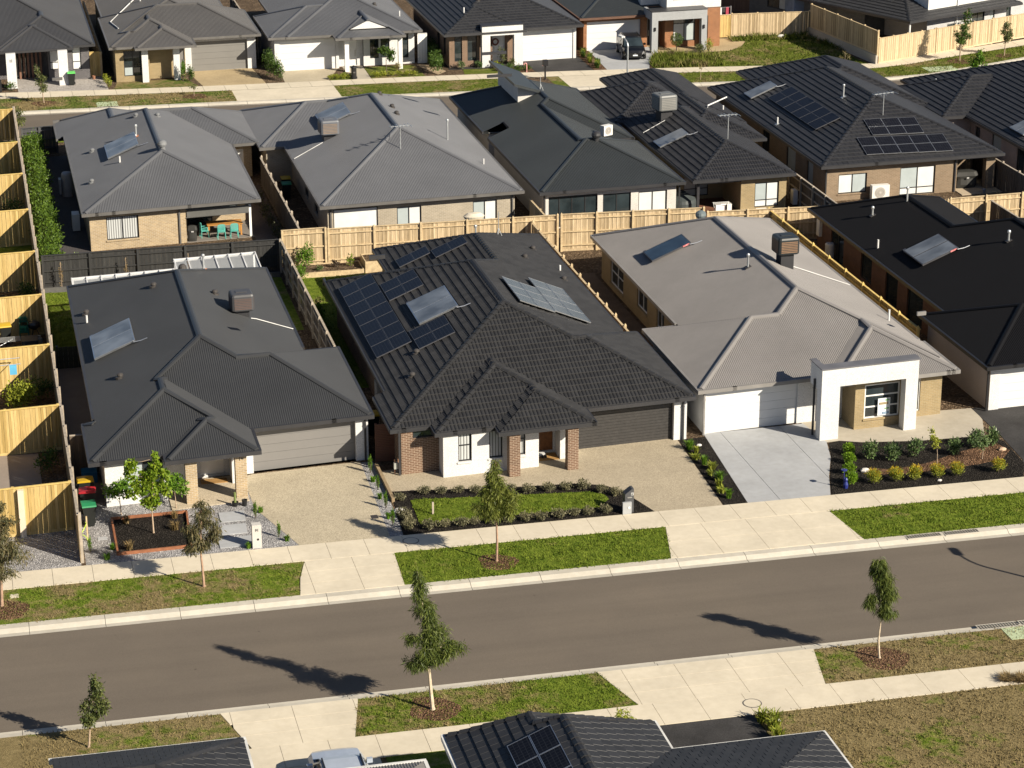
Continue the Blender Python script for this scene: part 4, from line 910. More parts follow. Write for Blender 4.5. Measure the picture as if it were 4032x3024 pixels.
LUSH = lawnmat('green_lawn', .22); MIXD = lawnmat('patchy_lawn', .56); DRY = lawnmat('dry_lawn', .90); LUSH2 = lawnmat('far_green_lawn', .42, (.06, .09, .012), (.15, .175, .03))
def sheet(name, polys, z, mat, kind='structure'):
    m = MB()
    for p in polys:
        a = sum(p[i][0]*p[(i+1) % len(p)][1]-p[(i+1) % len(p)][0]*p[i][1] for i in range(len(p)))
        m.poly([(x, y, z) for x, y in (p if a > 0 else p[::-1])])
    return struct(name, m, mat, kind)
def slabs(name, poly, z, mat, dx, dy, ox=0, oy=0, gap=.015, skew=0):
    """cast slabs with joints between them"""
    m = MB(); xs = [p[0] for p in poly]; ys = [p[1] for p in poly]
    for i in range(math.floor((min(xs)-ox)/dx)-1, math.ceil((max(xs)-ox)/dx)+1):
        for j in range(math.floor((min(ys)-oy)/dy), math.ceil((max(ys)-oy)/dy)+1):
            q = poly
            for a, b, c in ((1, 0, -(ox+i*dx+gap/2)), (-1, 0, ox+(i+1)*dx-gap/2), (0, 1, -(oy+j*dy+gap/2)), (0, -1, oy+(j+1)*dy-gap/2)): q = hclip(q, a, b, c)
            if parea(q) > .02: m.prism(q, z-.04, z)
    return struct(name, m, mat)
def ccw(p):
    a = sum(p[i][0]*p[(i+1) % len(p)][1]-p[(i+1) % len(p)][0]*p[i][1] for i in range(len(p))); return p if a > 0 else p[::-1]
sheet('ground', [[(-300, -100), (400, -100), (400, 78.3), (-300, 78.3)]], -.06, DRY); sheet('ground', [[(-300, 170), (400, 170), (400, 600), (-300, 600)]], -.56, DRY)
sheet('road', [[(-150, 78.97), (220, 78.97), (220, 87.06), (-150, 87.06)]], -.12, ASPH)
# the lots between the two streets; a low bank drops to the far street
m = MB(); m.poly([(-150, 87.9, 0), (220, 87.9, 0), (220, 165, 0), (-150, 165, 0)]); m.poly([(-150, 165, 0), (220, 165, 0), (220, 171, -.42), (-150, 171, -.42)]); struct('soil', m, SOIL)
def kerb(y0, s, x0=-60, x1=130):
    pr = [(0, -.116), (s*.3, -.128), (s*.33, -.11), (s*.52, -.005), (s*.9, .012), (s*.9, -.1)]; m = MB(); x = x0
    while x < x1:
        for (a, za), (b, zb) in zip(pr, pr[1:]):
            q = [(x+.008, y0+a, za), (x+2.99, y0+a, za), (x+2.99, y0+b, zb), (x+.008, y0+b, zb)]; m.poly(q if s > 0 else q[::-1])
        x += 3
    return struct('kerb', m, CONC2)
kerb(87.05, 1, -59.3); kerb(78.99, -.72, -59.9)
slabs('footpath', [(-60, 91.27), (130, 91.27), (130, 92.97), (-60, 92.97)], .03, CONC, 1.66, 1.7, .2, 91.27)
slabs('footpath', [(-60, 73.72), (130, 73.72), (130, 75.42), (-60, 75.42)], .03, CONC, 1.74, 1.7, .35, 73.72)
slabs('driveway', ccw([(12.32, 91.27), (11.9, 89.6), (11.65, 87.92), (16.0, 87.92), (16.17, 91.27)]), .026, CONC, 2.02, 1.12, 12.3, 87.9)
slabs('driveway', ccw([(28.26, 91.27), (27.5, 87.92), (36.2, 87.92), (35.83, 91.27)]), .026, CONC, 2.05, 1.65, 27.8, 87.95)
slabs('driveway', ccw([(7.25, 78.37), (8.06, 75.42), (11.8, 75.42), (12.41, 78.37)]), .026, CONC, 2.3, 1.0, 7.6, 75.42)
slabs('driveway', ccw([(21.64, 78.37), (22.46, 75.42), (29.8, 75.42), (30.39, 78.37)]), .026, CONC, 2.1, 1.0, 22.6, 75.42)
# fourteen's front yard
sheet('driveway', [[(11.45, 101.6), (16.55, 102.0), (16.32, 92.99), (12.36, 92.99), (11.02, 97.5), (10.95, 101.4)]], .016, AGG)
sheet('gravel', [[(3.3, 92.99), (16.98, 92.99), (17.14, 101.9), (16.3, 101.9), (16.3, 99.8), (3.3, 99.8)]], .008, GRAV)
sheet('garden_bed', [[(4.75, 93.85), (7.78, 93.95), (7.95, 97.65), (4.78, 97.6)]], .03, MULB)
m = MB()
for a, b in (((4.68, 93.75), (7.8, 93.86)), ((7.8, 93.86), (8.0, 97.7)), ((8.0, 97.7), (4.7, 97.68)), ((4.7, 97.68), (4.68, 93.75))):
    d = Vector((b[0]-a[0], b[1]-a[1], 0)); L = d.length; d.normalize(); m.obox((a[0], a[1], 0), d, (-d.y, d.x, 0), (0, 0, 1), -.03, L+.03, -.04, .04, 0, .14)
tag(m.build('garden_edging', plain('red_timber_edging', (.26, .10, .045), .7, var=.3, scale=4), org=(6.3, 95.7, 0)), 'reddish timber edging round the black mulch bed of house fourteen', 'edging')
for y0, y1, xa, xb in ((96.25, 97.35, 9.35, 10.45), (94.85, 95.9, 9.25, 10.35), (93.45, 94.5, 9.0, 10.42)):
    m = MB(); m.prism(ccw([(xa, y0), (xb, y0), (xb+.06, y1), (xa+.02, y1)]), 0, .04); tag(m.build('stepping_slab', DRV3, org=((xa+xb)/2, (y0+y1)/2, 0)), {96.25: 'large grey stepping slab nearest the porch of house fourteen', 94.85: 'middle of three grey stepping slabs in the gravel', 93.45: 'grey stepping slab nearest the footpath, beside the white letterbox'}[y0], 'paver', 'stepping slabs in the gravel')
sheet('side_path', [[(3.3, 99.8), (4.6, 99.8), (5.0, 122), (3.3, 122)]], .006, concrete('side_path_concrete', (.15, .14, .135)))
sheet('lawn', [[(3.3, 121.5), (16.9, 122), (17.0, 132.6), (3.3, 132.2)]], .008, LUSH)
# twelve's front yard
sheet('driveway', [[(17.2, 92.99), (31.45, 92.99), (31.85, 101.5), (26.2, 101.4), (17.25, 100.6)]], .014, AGG2)
sheet('garden_bed', [[(16.9, 93.0), (28.27, 93.0), (27.9, 94.3), (27.5, 95.6), (26.9, 96.5), (25.6, 97.0), (22, 97.3), (19, 97.8), (17.3, 98.0)]], .03, MULB)
L12 = [(17.85, 93.95), (26.0, 94.0), (26.65, 94.8), (26.6, 95.4), (26.0, 95.85), (22, 96.3), (18.4, 96.75), (17.95, 96.75)]
sheet('lawn', [L12], .05, LUSH)
sheet('garden_bed', [[(31.5, 92.99), (32.62, 92.99), (33.25, 101.3), (31.9, 101.2)]], .02, MULB)
slabs('driveway', ccw([(32.62, 92.99), (36.55, 92.99), (37.3, 95.2), (38.2, 97.4), (38.7, 99.3), (38.45, 101.9), (33.3, 101.7)]), .02, DRV3, 3.05, 20, 31.1, 90, .02)
sheet('path', [[(38.4, 99.2), (39.33, 99.3), (40.32, 98.85), (42.95, 98.4), (46.39, 98.3), (47.2, 100.4), (47.4, 102), (38.4, 102.3)]], .014, concrete('porch_path_concrete', (.42, .38, .31), stain=.8))
sheet('garden_bed', [[(36.6, 92.99), (45.95, 92.99), (46.72, 94.5), (47.0, 97.4), (46.4, 98.3), (42.95, 98.4), (40.32, 98.85), (39.33, 99.3), (38.75, 99.1), (38.25, 97.4), (37.3, 95.0)]], .022, MULB)
sheet('bark_mulch', [[(39.4, 95.7), (40.4, 95.2), (42.3, 95.6), (44.4, 96.6), (46.5, 97.3), (46.75, 96.2), (46.0, 95.3), (44.6, 94.9), (42.6, 94.7), (41, 94.5), (39.7, 94.75)]], .03, MULBR)
sheet('driveway', [[(46.05, 92.99), (58, 92.99), (58, 102), (47.3, 102), (47.15, 98.2), (46.85, 95)]], .016, BLK)
sheet('gravel', [[(-8, 92.99), (3.1, 92.99), (3.1, 97.0), (-8, 97.0)]], .012, GRAV)
# verges
V1 = [(-60, 87.92), (11.6, 87.92), (11.85, 89.6), (12.3, 91.27), (-60, 91.27)]; V2 = [(16.02, 87.92), (27.5, 87.92), (28.25, 91.27), (16.18, 91.27)]; V3 = [(36.2, 87.92), (130, 87.92), (130, 91.27), (35.85, 91.27)]
N1 = [(-60, 75.42), (8.03, 75.42), (7.25, 78.37), (-60, 78.37)]; N2 = [(11.82, 75.42), (22.45, 75.42), (21.65, 78.37), (12.4, 78.37)]; N3 = [(29.82, 75.42), (130, 75.42), (130, 78.37), (30.38, 78.37)]
VAC = [(27.2, 40), (130, 40), (130, 73.72), (26.4, 73.72)]
sheet('grass_verge', [V1], .01, MIXD); sheet('grass_verge', [V2, V3], .01, LUSH); sheet('grass_verge', [N1], .01, DRY); sheet('grass_verge', [N2], .01, lawnmat('half_green_lawn', .58)); sheet('grass_verge', [N3], .01, lawnmat('worn_lawn', .82)); sheet('vacant_lot', [VAC], .01, DRY)
sheet('driveway', [[(22.6, 73.72), (26.35, 73.72), (26.6, 66), (21.4, 66)]], .012, BLK)
sheet('lawn', [[(12.9, 68), (22.5, 68), (22.4, 73.72), (12.6, 73.72)]], .01, LUSH); sheet('driveway', [[(7.2, 60), (12.6, 60), (12.4, 73.72), (7.4, 73.72)]], .014, CONC)
# back yards
sheet('lawn', [[(17.2, 112), (22, 112), (22, 131.7), (17.2, 131.7)]], .008, LUSH); sheet('gravel', [[(32.5, 110), (35, 110), (35, 128.5), (32.5, 128.5)]], .008, plain('dug_soil', (.12, .085, .055), .95, fine=12))
sheet('path', [[(3.4, 133.3), (6.6, 133.3), (6.6, 164), (3.4, 164)]], .008, concrete('charcoal_paving', (.075, .07, .075), speck=12)); sheet('path', [[(16.6, 135), (18.5, 135), (18.5, 153), (16.6, 153)]], .008, concrete('brown_side_paving', (.11, .085, .075), speck=12))
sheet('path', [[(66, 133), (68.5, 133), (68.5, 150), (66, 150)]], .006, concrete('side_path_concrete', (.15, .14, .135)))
sheet('lawn', [[(-8, 134), (3.1, 134), (3.1, 143), (-8, 143)]], .008, LUSH); sheet('lawn', [[(-8, 152.6), (3.1, 152.6), (3.1, 161), (-8, 161)]], .008, LUSH); sheet('lawn', [[(-8, 97.2), (3.1, 97.2), (3.1, 100.6), (-8, 100.9)]], .008, LUSH)
sheet('path', [[(-6, 100.8), (1.9, 100.7), (1.9, 106.6), (-6, 106.9)]], .012, concrete('neighbour_paving', (.25, .21, .18)))
# far street, a little lower and curving away at the right
zt_ = -.4
E_ = [(-60, 179.6), (4, 179.36), (20, 178.9), (47, 177.55), (60, 176.4), (68, 175.3), (72.65, 174.95), (76, 175.4), (79.7, 176.74), (85.7, 179.2), (100, 186), (130, 202)]
Nn_ = [(-60, 171.2), (20, 171.1), (47, 169.8), (60, 168.6), (72, 167.4), (80, 169), (86, 171.2), (100, 177), (130, 192)]
FF = [(-60, 185.3), (2.4, 184.87), (12, 184.1), (20.4, 183.57), (35.8, 183.2), (47, 182.4), (54.5, 181.7), (63, 180.6), (67.8, 179.7), (72.5, 179.25), (76, 180.1), (79.3, 181.5), (88.3, 184.8), (130, 203)]
FB = [(-60, 187.4), (2.4, 187.0), (12, 186.0), (20.4, 185.5), (35.8, 185.05), (47, 184.25), (54.5, 183.55), (63, 182.45), (68.6, 181.65), (72.9, 181.0), (76.5, 182.0), (80.3, 183.8), (89.4, 187.2), (130, 205)]
def yat(pl, x):
    for (xa, ya), (xb, yb) in zip(pl, pl[1:]):
        if xa <= x <= xb: return ya+(yb-ya)*(x-xa)/(xb-xa)
def band(lo, hi, x0, x1, dlo=0, dhi=0, st=1.0):
    xs = sorted({x0, x1}|{p[0] for p in lo+hi if x0 < p[0] < x1}|set(np.arange(math.ceil(x0), x1, st*4)))
    return [[(a, yat(lo, a)+dlo), (b, yat(lo, b)+dlo), (b, yat(hi, b)+dhi), (a, yat(hi, a)+dhi)] for a, b in zip(xs, xs[1:])]
sheet('road', band(Nn_, E_, -60, 130, -.6, .4), zt_-.12, ASPH)
m = MB(); xs = list(np.arange(-60, 128, 3.0)); pr = [(0, -.115), (.3, -.125), (.35, -.1), (.55, 0), (.95, .015), (.95, -.1)]
for x in xs:
    a, b = x+.01, x+2.985
    for (da, za), (db, zb) in zip(pr, pr[1:]):
        m.poly([(a, yat(E_, a)+da, zt_+za), (b, yat(E_, b)+da, zt_+za), (b, yat(E_, b)+db, zt_+zb), (a, yat(E_, a)+db, zt_+zb)])
struct('kerb', m, CONC2)
m = MB()
for x in xs: m.poly([(x, yat(Nn_, x), zt_-.12), (x, yat(Nn_, x)-.5, zt_+.012), (x+2.98, yat(Nn_, x+2.98)-.5, zt_+.012), (x+2.98, yat(Nn_, x+2.98), zt_-.12)])
struct('kerb', m, CONC2)
m = MB()
for x in np.arange(-60, 128, 1.7):
    a, b = x+.012, x+1.69; m.poly([(a, yat(FF, a), zt_+.03), (b, yat(FF, b), zt_+.03), (b, yat(FB, b), zt_+.03), (a, yat(FB, a), zt_+.03)])
struct('footpath', m, CONC)
VF1 = band(E_, FF, -60, 20.3, .9); VF2 = band(E_, FF, 28.4, 42, .9); VF3 = band(E_, FF, 45.6, 46.6, .9); VF4 = band(E_, FF, 53.9, 130, .9)
sheet('grass_verge', VF1, zt_+.012, lawnmat('patchy_far_lawn', .62, (.05, .085, .014), (.15, .18, .04))); sheet('grass_verge', VF2+VF3, zt_+.012, LUSH2); sheet('grass_verge', VF4, zt_+.012, LUSH2)
sheet('driveway', band(E_, FF, 20.3, 28.4, .9)+band(E_, FF, 46.6, 53.9, .9), zt_+.016, CONC); sheet('soil', band(E_, FF, 42, 45.6, .9), zt_+.012, SOIL)
sheet('near_verge', [[(-60, 165.8), (60, 165.8), (60, 168), (47, 169.2), (20, 170.6), (-60, 170.7)]], -.3, LUSH)
sheet('yard', band(FB, [(-60, 225), (130, 240)], -60, 129), zt_-.002, SOIL)
sheet('driveway', [[(3.9, 186.9), (10.9, 186.1), (10.7, 193), (3.9, 193)]], zt_+.01, GREYP); sheet('lawn', [[(11.3, 186.1), (18.0, 185.6), (17.2, 188.9), (11.7, 188.6)]], zt_+.01, lawnmat('patchy_far_lawn', .62, (.05, .085, .014), (.15, .18, .04)))
sheet('driveway', [[(18.3, 185.6), (23.3, 185.4), (22.9, 191.6), (17.6, 191.4)]], zt_+.01, AGGS); sheet('driveway', [[(24.8, 185.3), (28.3, 185.3), (30.2, 191), (25, 191)]], zt_+.01, AGG)
sheet('path', [[(30.3, 185.2), (31.75, 185.2), (31.9, 190.2), (30.2, 190.2)]], zt_+.014, concrete('porch_path_concrete', (.42, .38, .31), stain=.8)); sheet('lawn', [[(31.85, 185.2), (36.2, 185.0), (36.1, 189.6), (31.9, 189.6)], [(28.4, 185.3), (30.2, 185.2), (30.2, 188.5)]], zt_+.012, LUSH2)
sheet('path', [[(30, 189.3), (37.5, 189.6), (38.2, 186.5), (37.3, 185.4), (36.3, 189.4)]], zt_+.008, concrete('sandy_path', (.38, .29, .19)))
sheet('lawn', [[(39.4, 184.95), (42.4, 184.7), (42.2, 186.6), (39.7, 187)]], zt_+.012, LUSH2); sheet('porch_floor', [[(38.6, 186.9), (44.9, 186.6), (44.9, 190), (38.6, 189.5)]], zt_+.02, BLK)
sheet('driveway', [[(45.3, 184.4), (50.0, 184.0), (50.1, 190.6), (45.0, 190.6)]], zt_+.014, BLK); sheet('garden_bed', [[(50.05, 184.0), (51.1, 183.9), (51.5, 192), (50.3, 192)]], zt_+.012, MULBR); sheet('garden_bed', [[(42.3, 184.6), (45.2, 184.35), (45.0, 188), (42.4, 187)]], zt_+.012, MULBR)
slabs('driveway', ccw([(51.1, 183.9), (54.6, 183.55), (55.2, 185.6), (56.7, 189.6), (57, 192), (51.6, 192)]), zt_+.02, DRV3, 5, 9, 50, 180)
sheet('path', [[(56.7, 189.4), (58.35, 189.1), (60.9, 188.6), (63.2, 188.8), (64.7, 190.2), (65.7, 192.1), (65.2, 194.2), (62.5, 195), (57, 194)]], zt_+.01, AGGS)
L5 = [(55.0, 183.6), (63, 182.5), (68.6, 181.7), (72.7, 181.05), (71.6, 193.4), (64.6, 193.9), (65.75, 192.1), (64.75, 190.2), (63.2, 188.75), (60.9, 188.55), (58.35, 189.05), (56.75, 189.4), (55.2, 185.6)]
sheet('lawn', [L5], zt_+.008, LUSH2)
# covers, pits and drains
def disc(name, x, y, z, r, mat, label, cat, group=None):
    m = MB(); m.lathe((x, y, z), [(r, -.03), (r, .012), (r*.93, .016), (0, .016)], 24); o = m.build('cover', mat, org=(x, y, z)); o.name = name; return tag(o, label, cat, group)
RING = plain('iron_rim', (.12, .11, .10), .7)
for x, y, lb in ((17.1, 92.3, 'round concrete service cover in the footpath in front of house twelve'), (26.6, 74.55, 'round concrete service cover in the near footpath beside the black driveway')):
    t = thing('service_cover', (x, y, .03), lb, 'manhole cover', 'round service covers')
    m = MB(); m.lathe((x, y, .03), [(.36, -.02), (.36, .012), (.32, .012), (.32, -.02)], 24); m.build('rim', RING, t); m = MB(); m.lathe((x, y, .03), [(.32, -.02), (.32, .01), (0, .01)], 24); m.build('lid', CONC, t)
def boxthing(name, mat, b, label, cat, group=None):
    m = MB(); m.box(*b); return tag(m.build(name, mat, org=((b[0]+b[1])/2, (b[2]+b[3])/2, b[4])), label, cat, group)
boxthing('drain_grate', plain('dark_grate', (.04, .035, .035), .6), (15.9, 16.2, 95.1, 95.5, 0, .03), 'small square dark grate in the driveway of house fourteen', 'grate')
boxthing('pit_lid', DRV3, (3.95, 4.35, 95.55, 95.85, 0, .03), 'small pale rectangular pit lid in the gravel by the left fence', 'pit lid')
boxthing('pit_lid', concrete('green_concrete', (.40, .47, .30)), (38.25, 42.5, 77.3, 78.35, 0, .03), 'pale green concrete pit lid behind the near kerb at right', 'pit lid')
boxthing('pit_lid', concrete('green_concrete', (.40, .47, .30)), (9.6, 11.2, 180.4, 181.9, zt_, zt_+.03), 'pale green concrete pit lid on the far verge at upper left', 'pit lid')
boxthing('pit_lid', concrete('green_concrete', (.40, .47, .30)), (76.4, 79.0, 177.0, 178.6, zt_, zt_+.03), 'pale green concrete pit lid where the far street curves', 'pit lid')
boxthing('pit_lid', CONC, (.05, .4, 90.4, 90.75, 0, .03), 'small square pale lid in the worn verge at far left', 'pit lid')
def grate(x0, x1, y0, y1, z, label):
    t = thing('kerb_grate', ((x0+x1)/2, (y0+y1)/2, z), label, 'drain grate', 'grates in the kerb')
    m = MB(); m.box(x0, x1, y0, y1, z-.05, z); m.build('pit_frame', CONC2, t); m = MB()
    n = int((x1-x0)/.12)
    for k in range(n):
        for r in range(2):
            a = x0+.06+k*.12; ya = y0+.05+r*(y1-y0-.1)/2; m.poly([(a, ya, z+.004), (a+.08, ya, z+.004), (a+.05, ya+(y1-y0)*.36, z+.004), (a-.03, ya+(y1-y0)*.36, z+.004)])
    m.build('slots', plain('slot_dark', (.025, .025, .025), .9), t)
grate(38.05, 39.7, 87.5, 87.9, .02, 'left of two cast drain grates in the kerb before the garden bed'); grate(39.8, 41.4, 87.5, 87.9, .02, 'right of two cast drain grates in the kerb before the garden bed')
grate(37.4, 39.1, 78.45, 78.9, .0, 'left cast drain grate in the near kerb by the green pit lid'); grate(39.2, 41.2, 78.45, 78.9, .0, 'right cast drain grate in the near kerb by the green pit lid')
grate(9.6, 11.2, 179.95, 180.35, zt_+.03, 'cast drain grate in the far kerb before the green pit lid')
# ------------------------------------------------------------------ grass blades
def inpoly(P, X, Y):
    r = np.zeros(len(X), bool); n = len(P)
    for i in range(n):
        x0, y0 = P[i]; x1, y1 = P[(i+1) % n]
        if y0 == y1: continue
        c = ((y0 > Y) != (y1 > Y)) & (X < (x1-x0)*(Y-y0)/(y1-y0)+x0); r ^= c
    return r
def fastmesh(name, V, F, mat, **props):
    """V: n x k x 3 polygons of k corners each"""
    n, k = V.shape[:2]; me = bpy.data.meshes.new(name)
    me.vertices.add(n*k); me.vertices.foreach_set('co', V.astype(np.float32).ravel()); me.loops.add(n*k); me.loops.foreach_set('vertex_index', np.arange(n*k, dtype=np.int32))
    me.polygons.add(n); me.polygons.foreach_set('loop_start', np.arange(0, n*k, k, dtype=np.int32)); me.polygons.foreach_set('loop_total', np.full(n, k, dtype=np.int32))
    me.update(calc_edges=True); me.materials.append(mat); return me
def grass(polys, z, dens, mat, hmin=.03, hmax=.09, wd=.022, clip=None, edge=0, name='grass'):
    VV = []
    for P in polys:
        xs = [p[0] for p in P]; ys = [p[1] for p in P]; x0, x1, y0, y1 = min(xs), max(xs), min(ys), max(ys)
        if clip: x0, x1 = max(x0, clip[0]), min(x1, clip[1]); y0, y1 = max(y0, clip[2] if len(clip) > 2 else y0), y1
        if x1 <= x0 or y1 <= y0: continue
        n = int((x1-x0+2*edge)*(y1-y0+2*edge)*dens); X = rng.uniform(x0-edge, x1+edge, n); Y = rng.uniform(y0-edge, y1+edge, n)
        k = inpoly(P, X, Y)
        if edge:
            k |= inpoly(P, X+rng.uniform(-edge, edge, n), Y+rng.uniform(-edge, edge, n))
        X, Y = X[k], Y[k]; n = len(X)
        cl = .5+.5*np.sin(X*2.1+1.7*np.sin(Y*1.3))*np.sin(Y*2.7+X*.6); h = rng.uniform(hmin, hmax, n)*(.6+.8*cl); a = rng.uniform(0, 2*np.pi, n); l = rng.uniform(.2, 1.0, n)*h; b = rng.uniform(0, 2*np.pi, n)
        dx, dy = np.cos(a)*wd, np.sin(a)*wd
        V = np.stack([np.stack([X-dx, Y-dy, np.full(n, z)], 1), np.stack([X+dx, Y+dy, np.full(n, z)], 1), np.stack([X+np.cos(b)*l, Y+np.sin(b)*l, z+h], 1)], 1); VV.append(V)
    me = fastmesh(name, np.concatenate(VV), None, mat); o = bpy.data.objects.new(name, me); COL.objects.link(o); o['kind'] = 'stuff'; return o
grass([V2], .01, 260, LUSH, edge=.10); grass([V3], .01, 260, LUSH, clip=(30, 48), edge=.10); grass([V1], .01, 160, MIXD, clip=(-3, 13), edge=.10)
grass([N2], .01, 240, lawnmat('half_green_lawn', .58), edge=.06); grass([N1], .01, 130, DRY, clip=(0, 9)); grass([N3], .01, 150, lawnmat('worn_lawn', .82), clip=(29, 44), edge=.08); grass([VAC], .01, 120, DRY, clip=(26, 42, 62), edge=.1, hmax=.12)
grass([L12], .05, 330, LUSH, hmax=.07, edge=.04); grass([L5], zt_, 60, LUSH2, hmin=.05, hmax=.16, wd=.045); grass(VF4, zt_, 60, LUSH2, hmin=.05, hmax=.15, wd=.04, clip=(53, 95)); grass(VF1, zt_, 60, lawnmat('patchy_far_lawn', .62, (.05, .085, .014), (.15, .18, .04)), hmax=.14, wd=.04, clip=(1, 21)); grass(VF2, zt_, 60, LUSH2, hmax=.1, wd=.04)
grass([[(-8, 97.2), (3.05, 97.2), (3.05, 100.6), (-8, 100.9)]], .01, 200, LUSH, hmin=.15, hmax=.35, clip=(-2, 3.1)); grass([[(55.0, 183.7), (61, 182.9), (61.5, 186.8), (58, 188.6), (56.6, 189), (55.3, 185.8)]], zt_, 90, LUSH2, hmin=.25, hmax=.6, wd=.05)
grass([[(64.6, 192.3), (71.4, 191.6), (72.4, 186), (72.9, 186), (71.7, 193.4), (64.6, 193.9)]], zt_, 80, LUSH2, hmin=.2, hmax=.55, wd=.05)
grass([[(3.3, 122), (5.2, 122), (5.2, 132.2), (3.3, 132.2)]], .01, 200, LUSH); grass([[(17.3, 112), (22, 112), (22, 131.7), (17.3, 131.7)]], .01, 90, LUSH)
# ------------------------------------------------------------------ fences
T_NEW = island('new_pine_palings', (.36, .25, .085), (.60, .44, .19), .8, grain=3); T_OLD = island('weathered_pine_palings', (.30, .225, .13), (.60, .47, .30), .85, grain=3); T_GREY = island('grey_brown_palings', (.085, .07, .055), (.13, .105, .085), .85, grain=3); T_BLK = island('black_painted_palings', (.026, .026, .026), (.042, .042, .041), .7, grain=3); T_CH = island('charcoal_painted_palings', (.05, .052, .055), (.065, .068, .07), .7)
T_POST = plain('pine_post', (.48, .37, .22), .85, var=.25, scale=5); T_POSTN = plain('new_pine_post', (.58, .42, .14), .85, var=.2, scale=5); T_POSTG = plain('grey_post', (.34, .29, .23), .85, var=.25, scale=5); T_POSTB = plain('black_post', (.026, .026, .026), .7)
def fence(p0, p1, h, pal, post, label, rails=True, side=1, bay=2.4, pw=.125, z0=0, name='paling_fence', cap=True, capm=None, step=0, group='paling fences between the lots', plinth=True, posts=True, topcap=0, z1=None, postcap=0):
    """palings stand on the `side` (+1 left of p0->p1); rails and posts on the other"""
    a = Vector((p0[0], p0[1], 0)); b = Vector((p1[0], p1[1], 0)); L = (b-a).length; d = (b-a)/L; n = Vector((-d.y, d.x, 0))*side
    t = thing(name, (p0[0], p0[1], z0), label, 'fence', group, shear=False); Z = Vector((0, 0, 1))
    nb = max(1, round(L/bay)); bl = L/nb; z1 = z0 if z1 is None else z1
    for k in range(nb):
        zb = z0+(z1-z0)*(k+.5)/nb+step*k; m = MB(); q = max(2, round(bl/pw)); w_ = bl/q
        for j in range(q):
            u = k*bl+j*w_; jt = random.uniform(-.006, .006); m.obox(a+n*(.02+(j % 2)*.012+jt), d, n, Z, u+.004, u+w_-.004+(.006 if j % 2 else 0), 0, .016, zb+(.15 if plinth else .02), zb+h+random.uniform(-.006, .006))
        m.build('paling_panel', pal, t)
        if plinth:
            m = MB(); m.obox(a, d, n, Z, k*bl, (k+1)*bl-.005, .0, .03, zb, zb+.148); m.build('plinth', pal, t)
        if rails:
            for rz in (.35, h*.52, h-.28):
                m = MB(); m.obox(a, d, n, Z, k*bl+.05, (k+1)*bl-.05, -.05, .012, zb+rz, zb+rz+.075); m.build('rail', capm or post, t)
        if cap:
            m = MB(); m.obox(a, d, n, Z, k*bl, (k+1)*bl-.004, -.04, .08, zb+h+.008, zb+h+.045); m.build('capping', capm or post, t)
    if posts:
        for k in range(nb+1):
            zb = z0+(z1-z0)*min(k+.5, nb)/nb+step*min(k, nb-1); m = MB(); u = min(max(k*bl, .06), L-.06); m.obox(a, d, n, Z, u-.06, u+.06, -.11, .008, zb-.1, zb+h+.05+topcap)
            if postcap:
                o = a+d*u-n*.05; zz = zb+h+.05+topcap; c = [o+d*sx*.07+n*sy*.07 for sx, sy in ((-1, -1), (1, -1), (1, 1), (-1, 1))]
                for i in range(4): m.poly([c[i]+Z*zz, c[(i+1) % 4]+Z*zz, o+Z*(zz+.11)])
            m.build('post', post, t)
    return t
# boundary with the left neighbour, and the neighbours' cross fences
fence((3.12, 170.5), (3.12, 133.6), 2.2, T_OLD, T_POSTG, 'long weathered boundary fence at far left behind the hedge', rails=False, side=-1)
fence((3.12, 133.4), (3.12, 93.3), 2.2, T_OLD, T_POSTG, 'stepped boundary fence at far left beside house fourteen, down to the footpath', rails=False, side=-1, bay=2.6, topcap=.05)
for y, lb in ((97.0, 'yellow pine cross fence nearest the street at far left, pale gate post in it'), (106.9, 'yellow pine cross fence behind the brown paved yard at far left'), (116.0, 'yellow pine cross fence behind the leafy bush at far left'), (124.6, 'yellow pine cross fence just in front of the bin and green chairs'), (133.0, 'yellow pine cross fence with clothesline post, left of the black fence'), (142.2, 'yellow pine cross fence behind the small lawn at far left'), (151.0, 'yellow pine cross fence with a blue peg bag'), (159.6, 'yellow pine cross fence behind the dark barbecue dome'), (169.6, 'uppermost yellow pine cross fence at far left, by the far street')):
    fence((-7, y-.7), (3.04, y), 2.25, T_NEW, T_POSTN, lb, rails=False, side=-1, group='yellow cross fences at far left')
boxthing('gate_post', plain('pale_post', (.62, .52, .40), .8, var=.15), (.72, .98, 96.6, 96.8, 0, 2.2), 'pale square gate post in the yellow fence nearest the street', 'post')
fence((3.35, 132.9), (17.1, 133.1), 1.95, T_BLK, T_POSTB, 'black painted paling fence behind house fourteen', side=1, bay=2.75, capm=T_POSTB, group=None)
boxthing('retaining_wall', plain('charcoal_sleeper', (.09, .088, .085), .8, var=.2, scale=4), (3.3, 17, 132.0, 132.12, 0, .3), 'low dark sleeper wall at the foot of the black fence', 'retaining wall')
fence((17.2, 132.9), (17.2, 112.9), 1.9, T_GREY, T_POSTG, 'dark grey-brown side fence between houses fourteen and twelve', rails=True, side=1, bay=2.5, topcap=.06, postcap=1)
fence((17.3, 133.5), (20.0, 133.55), 2.35, T_OLD, T_POST, 'single taller bay of the pale rear fence behind the tomato plant', side=1, bay=2.7); fence((20.05, 133.55), (34.1, 133.3), 2.25, T_OLD, T_POST, 'pale timber rear fence behind house twelve, below the roller shutter', side=1, bay=2.8, postcap=1)
fence((34.2, 133.2), (43.1, 132.6), 2.3, T_OLD, T_POST, 'pale timber rear fence left of the grey roof, below dark sliding windows', side=1, bay=2.3, postcap=1); fence((43.2, 132.5), (58.6, 131.6), 2.05, T_OLD, T_POST, 'lower pale rear fence between the grey roofed and sandy brick houses', side=1, bay=2.4, postcap=1)
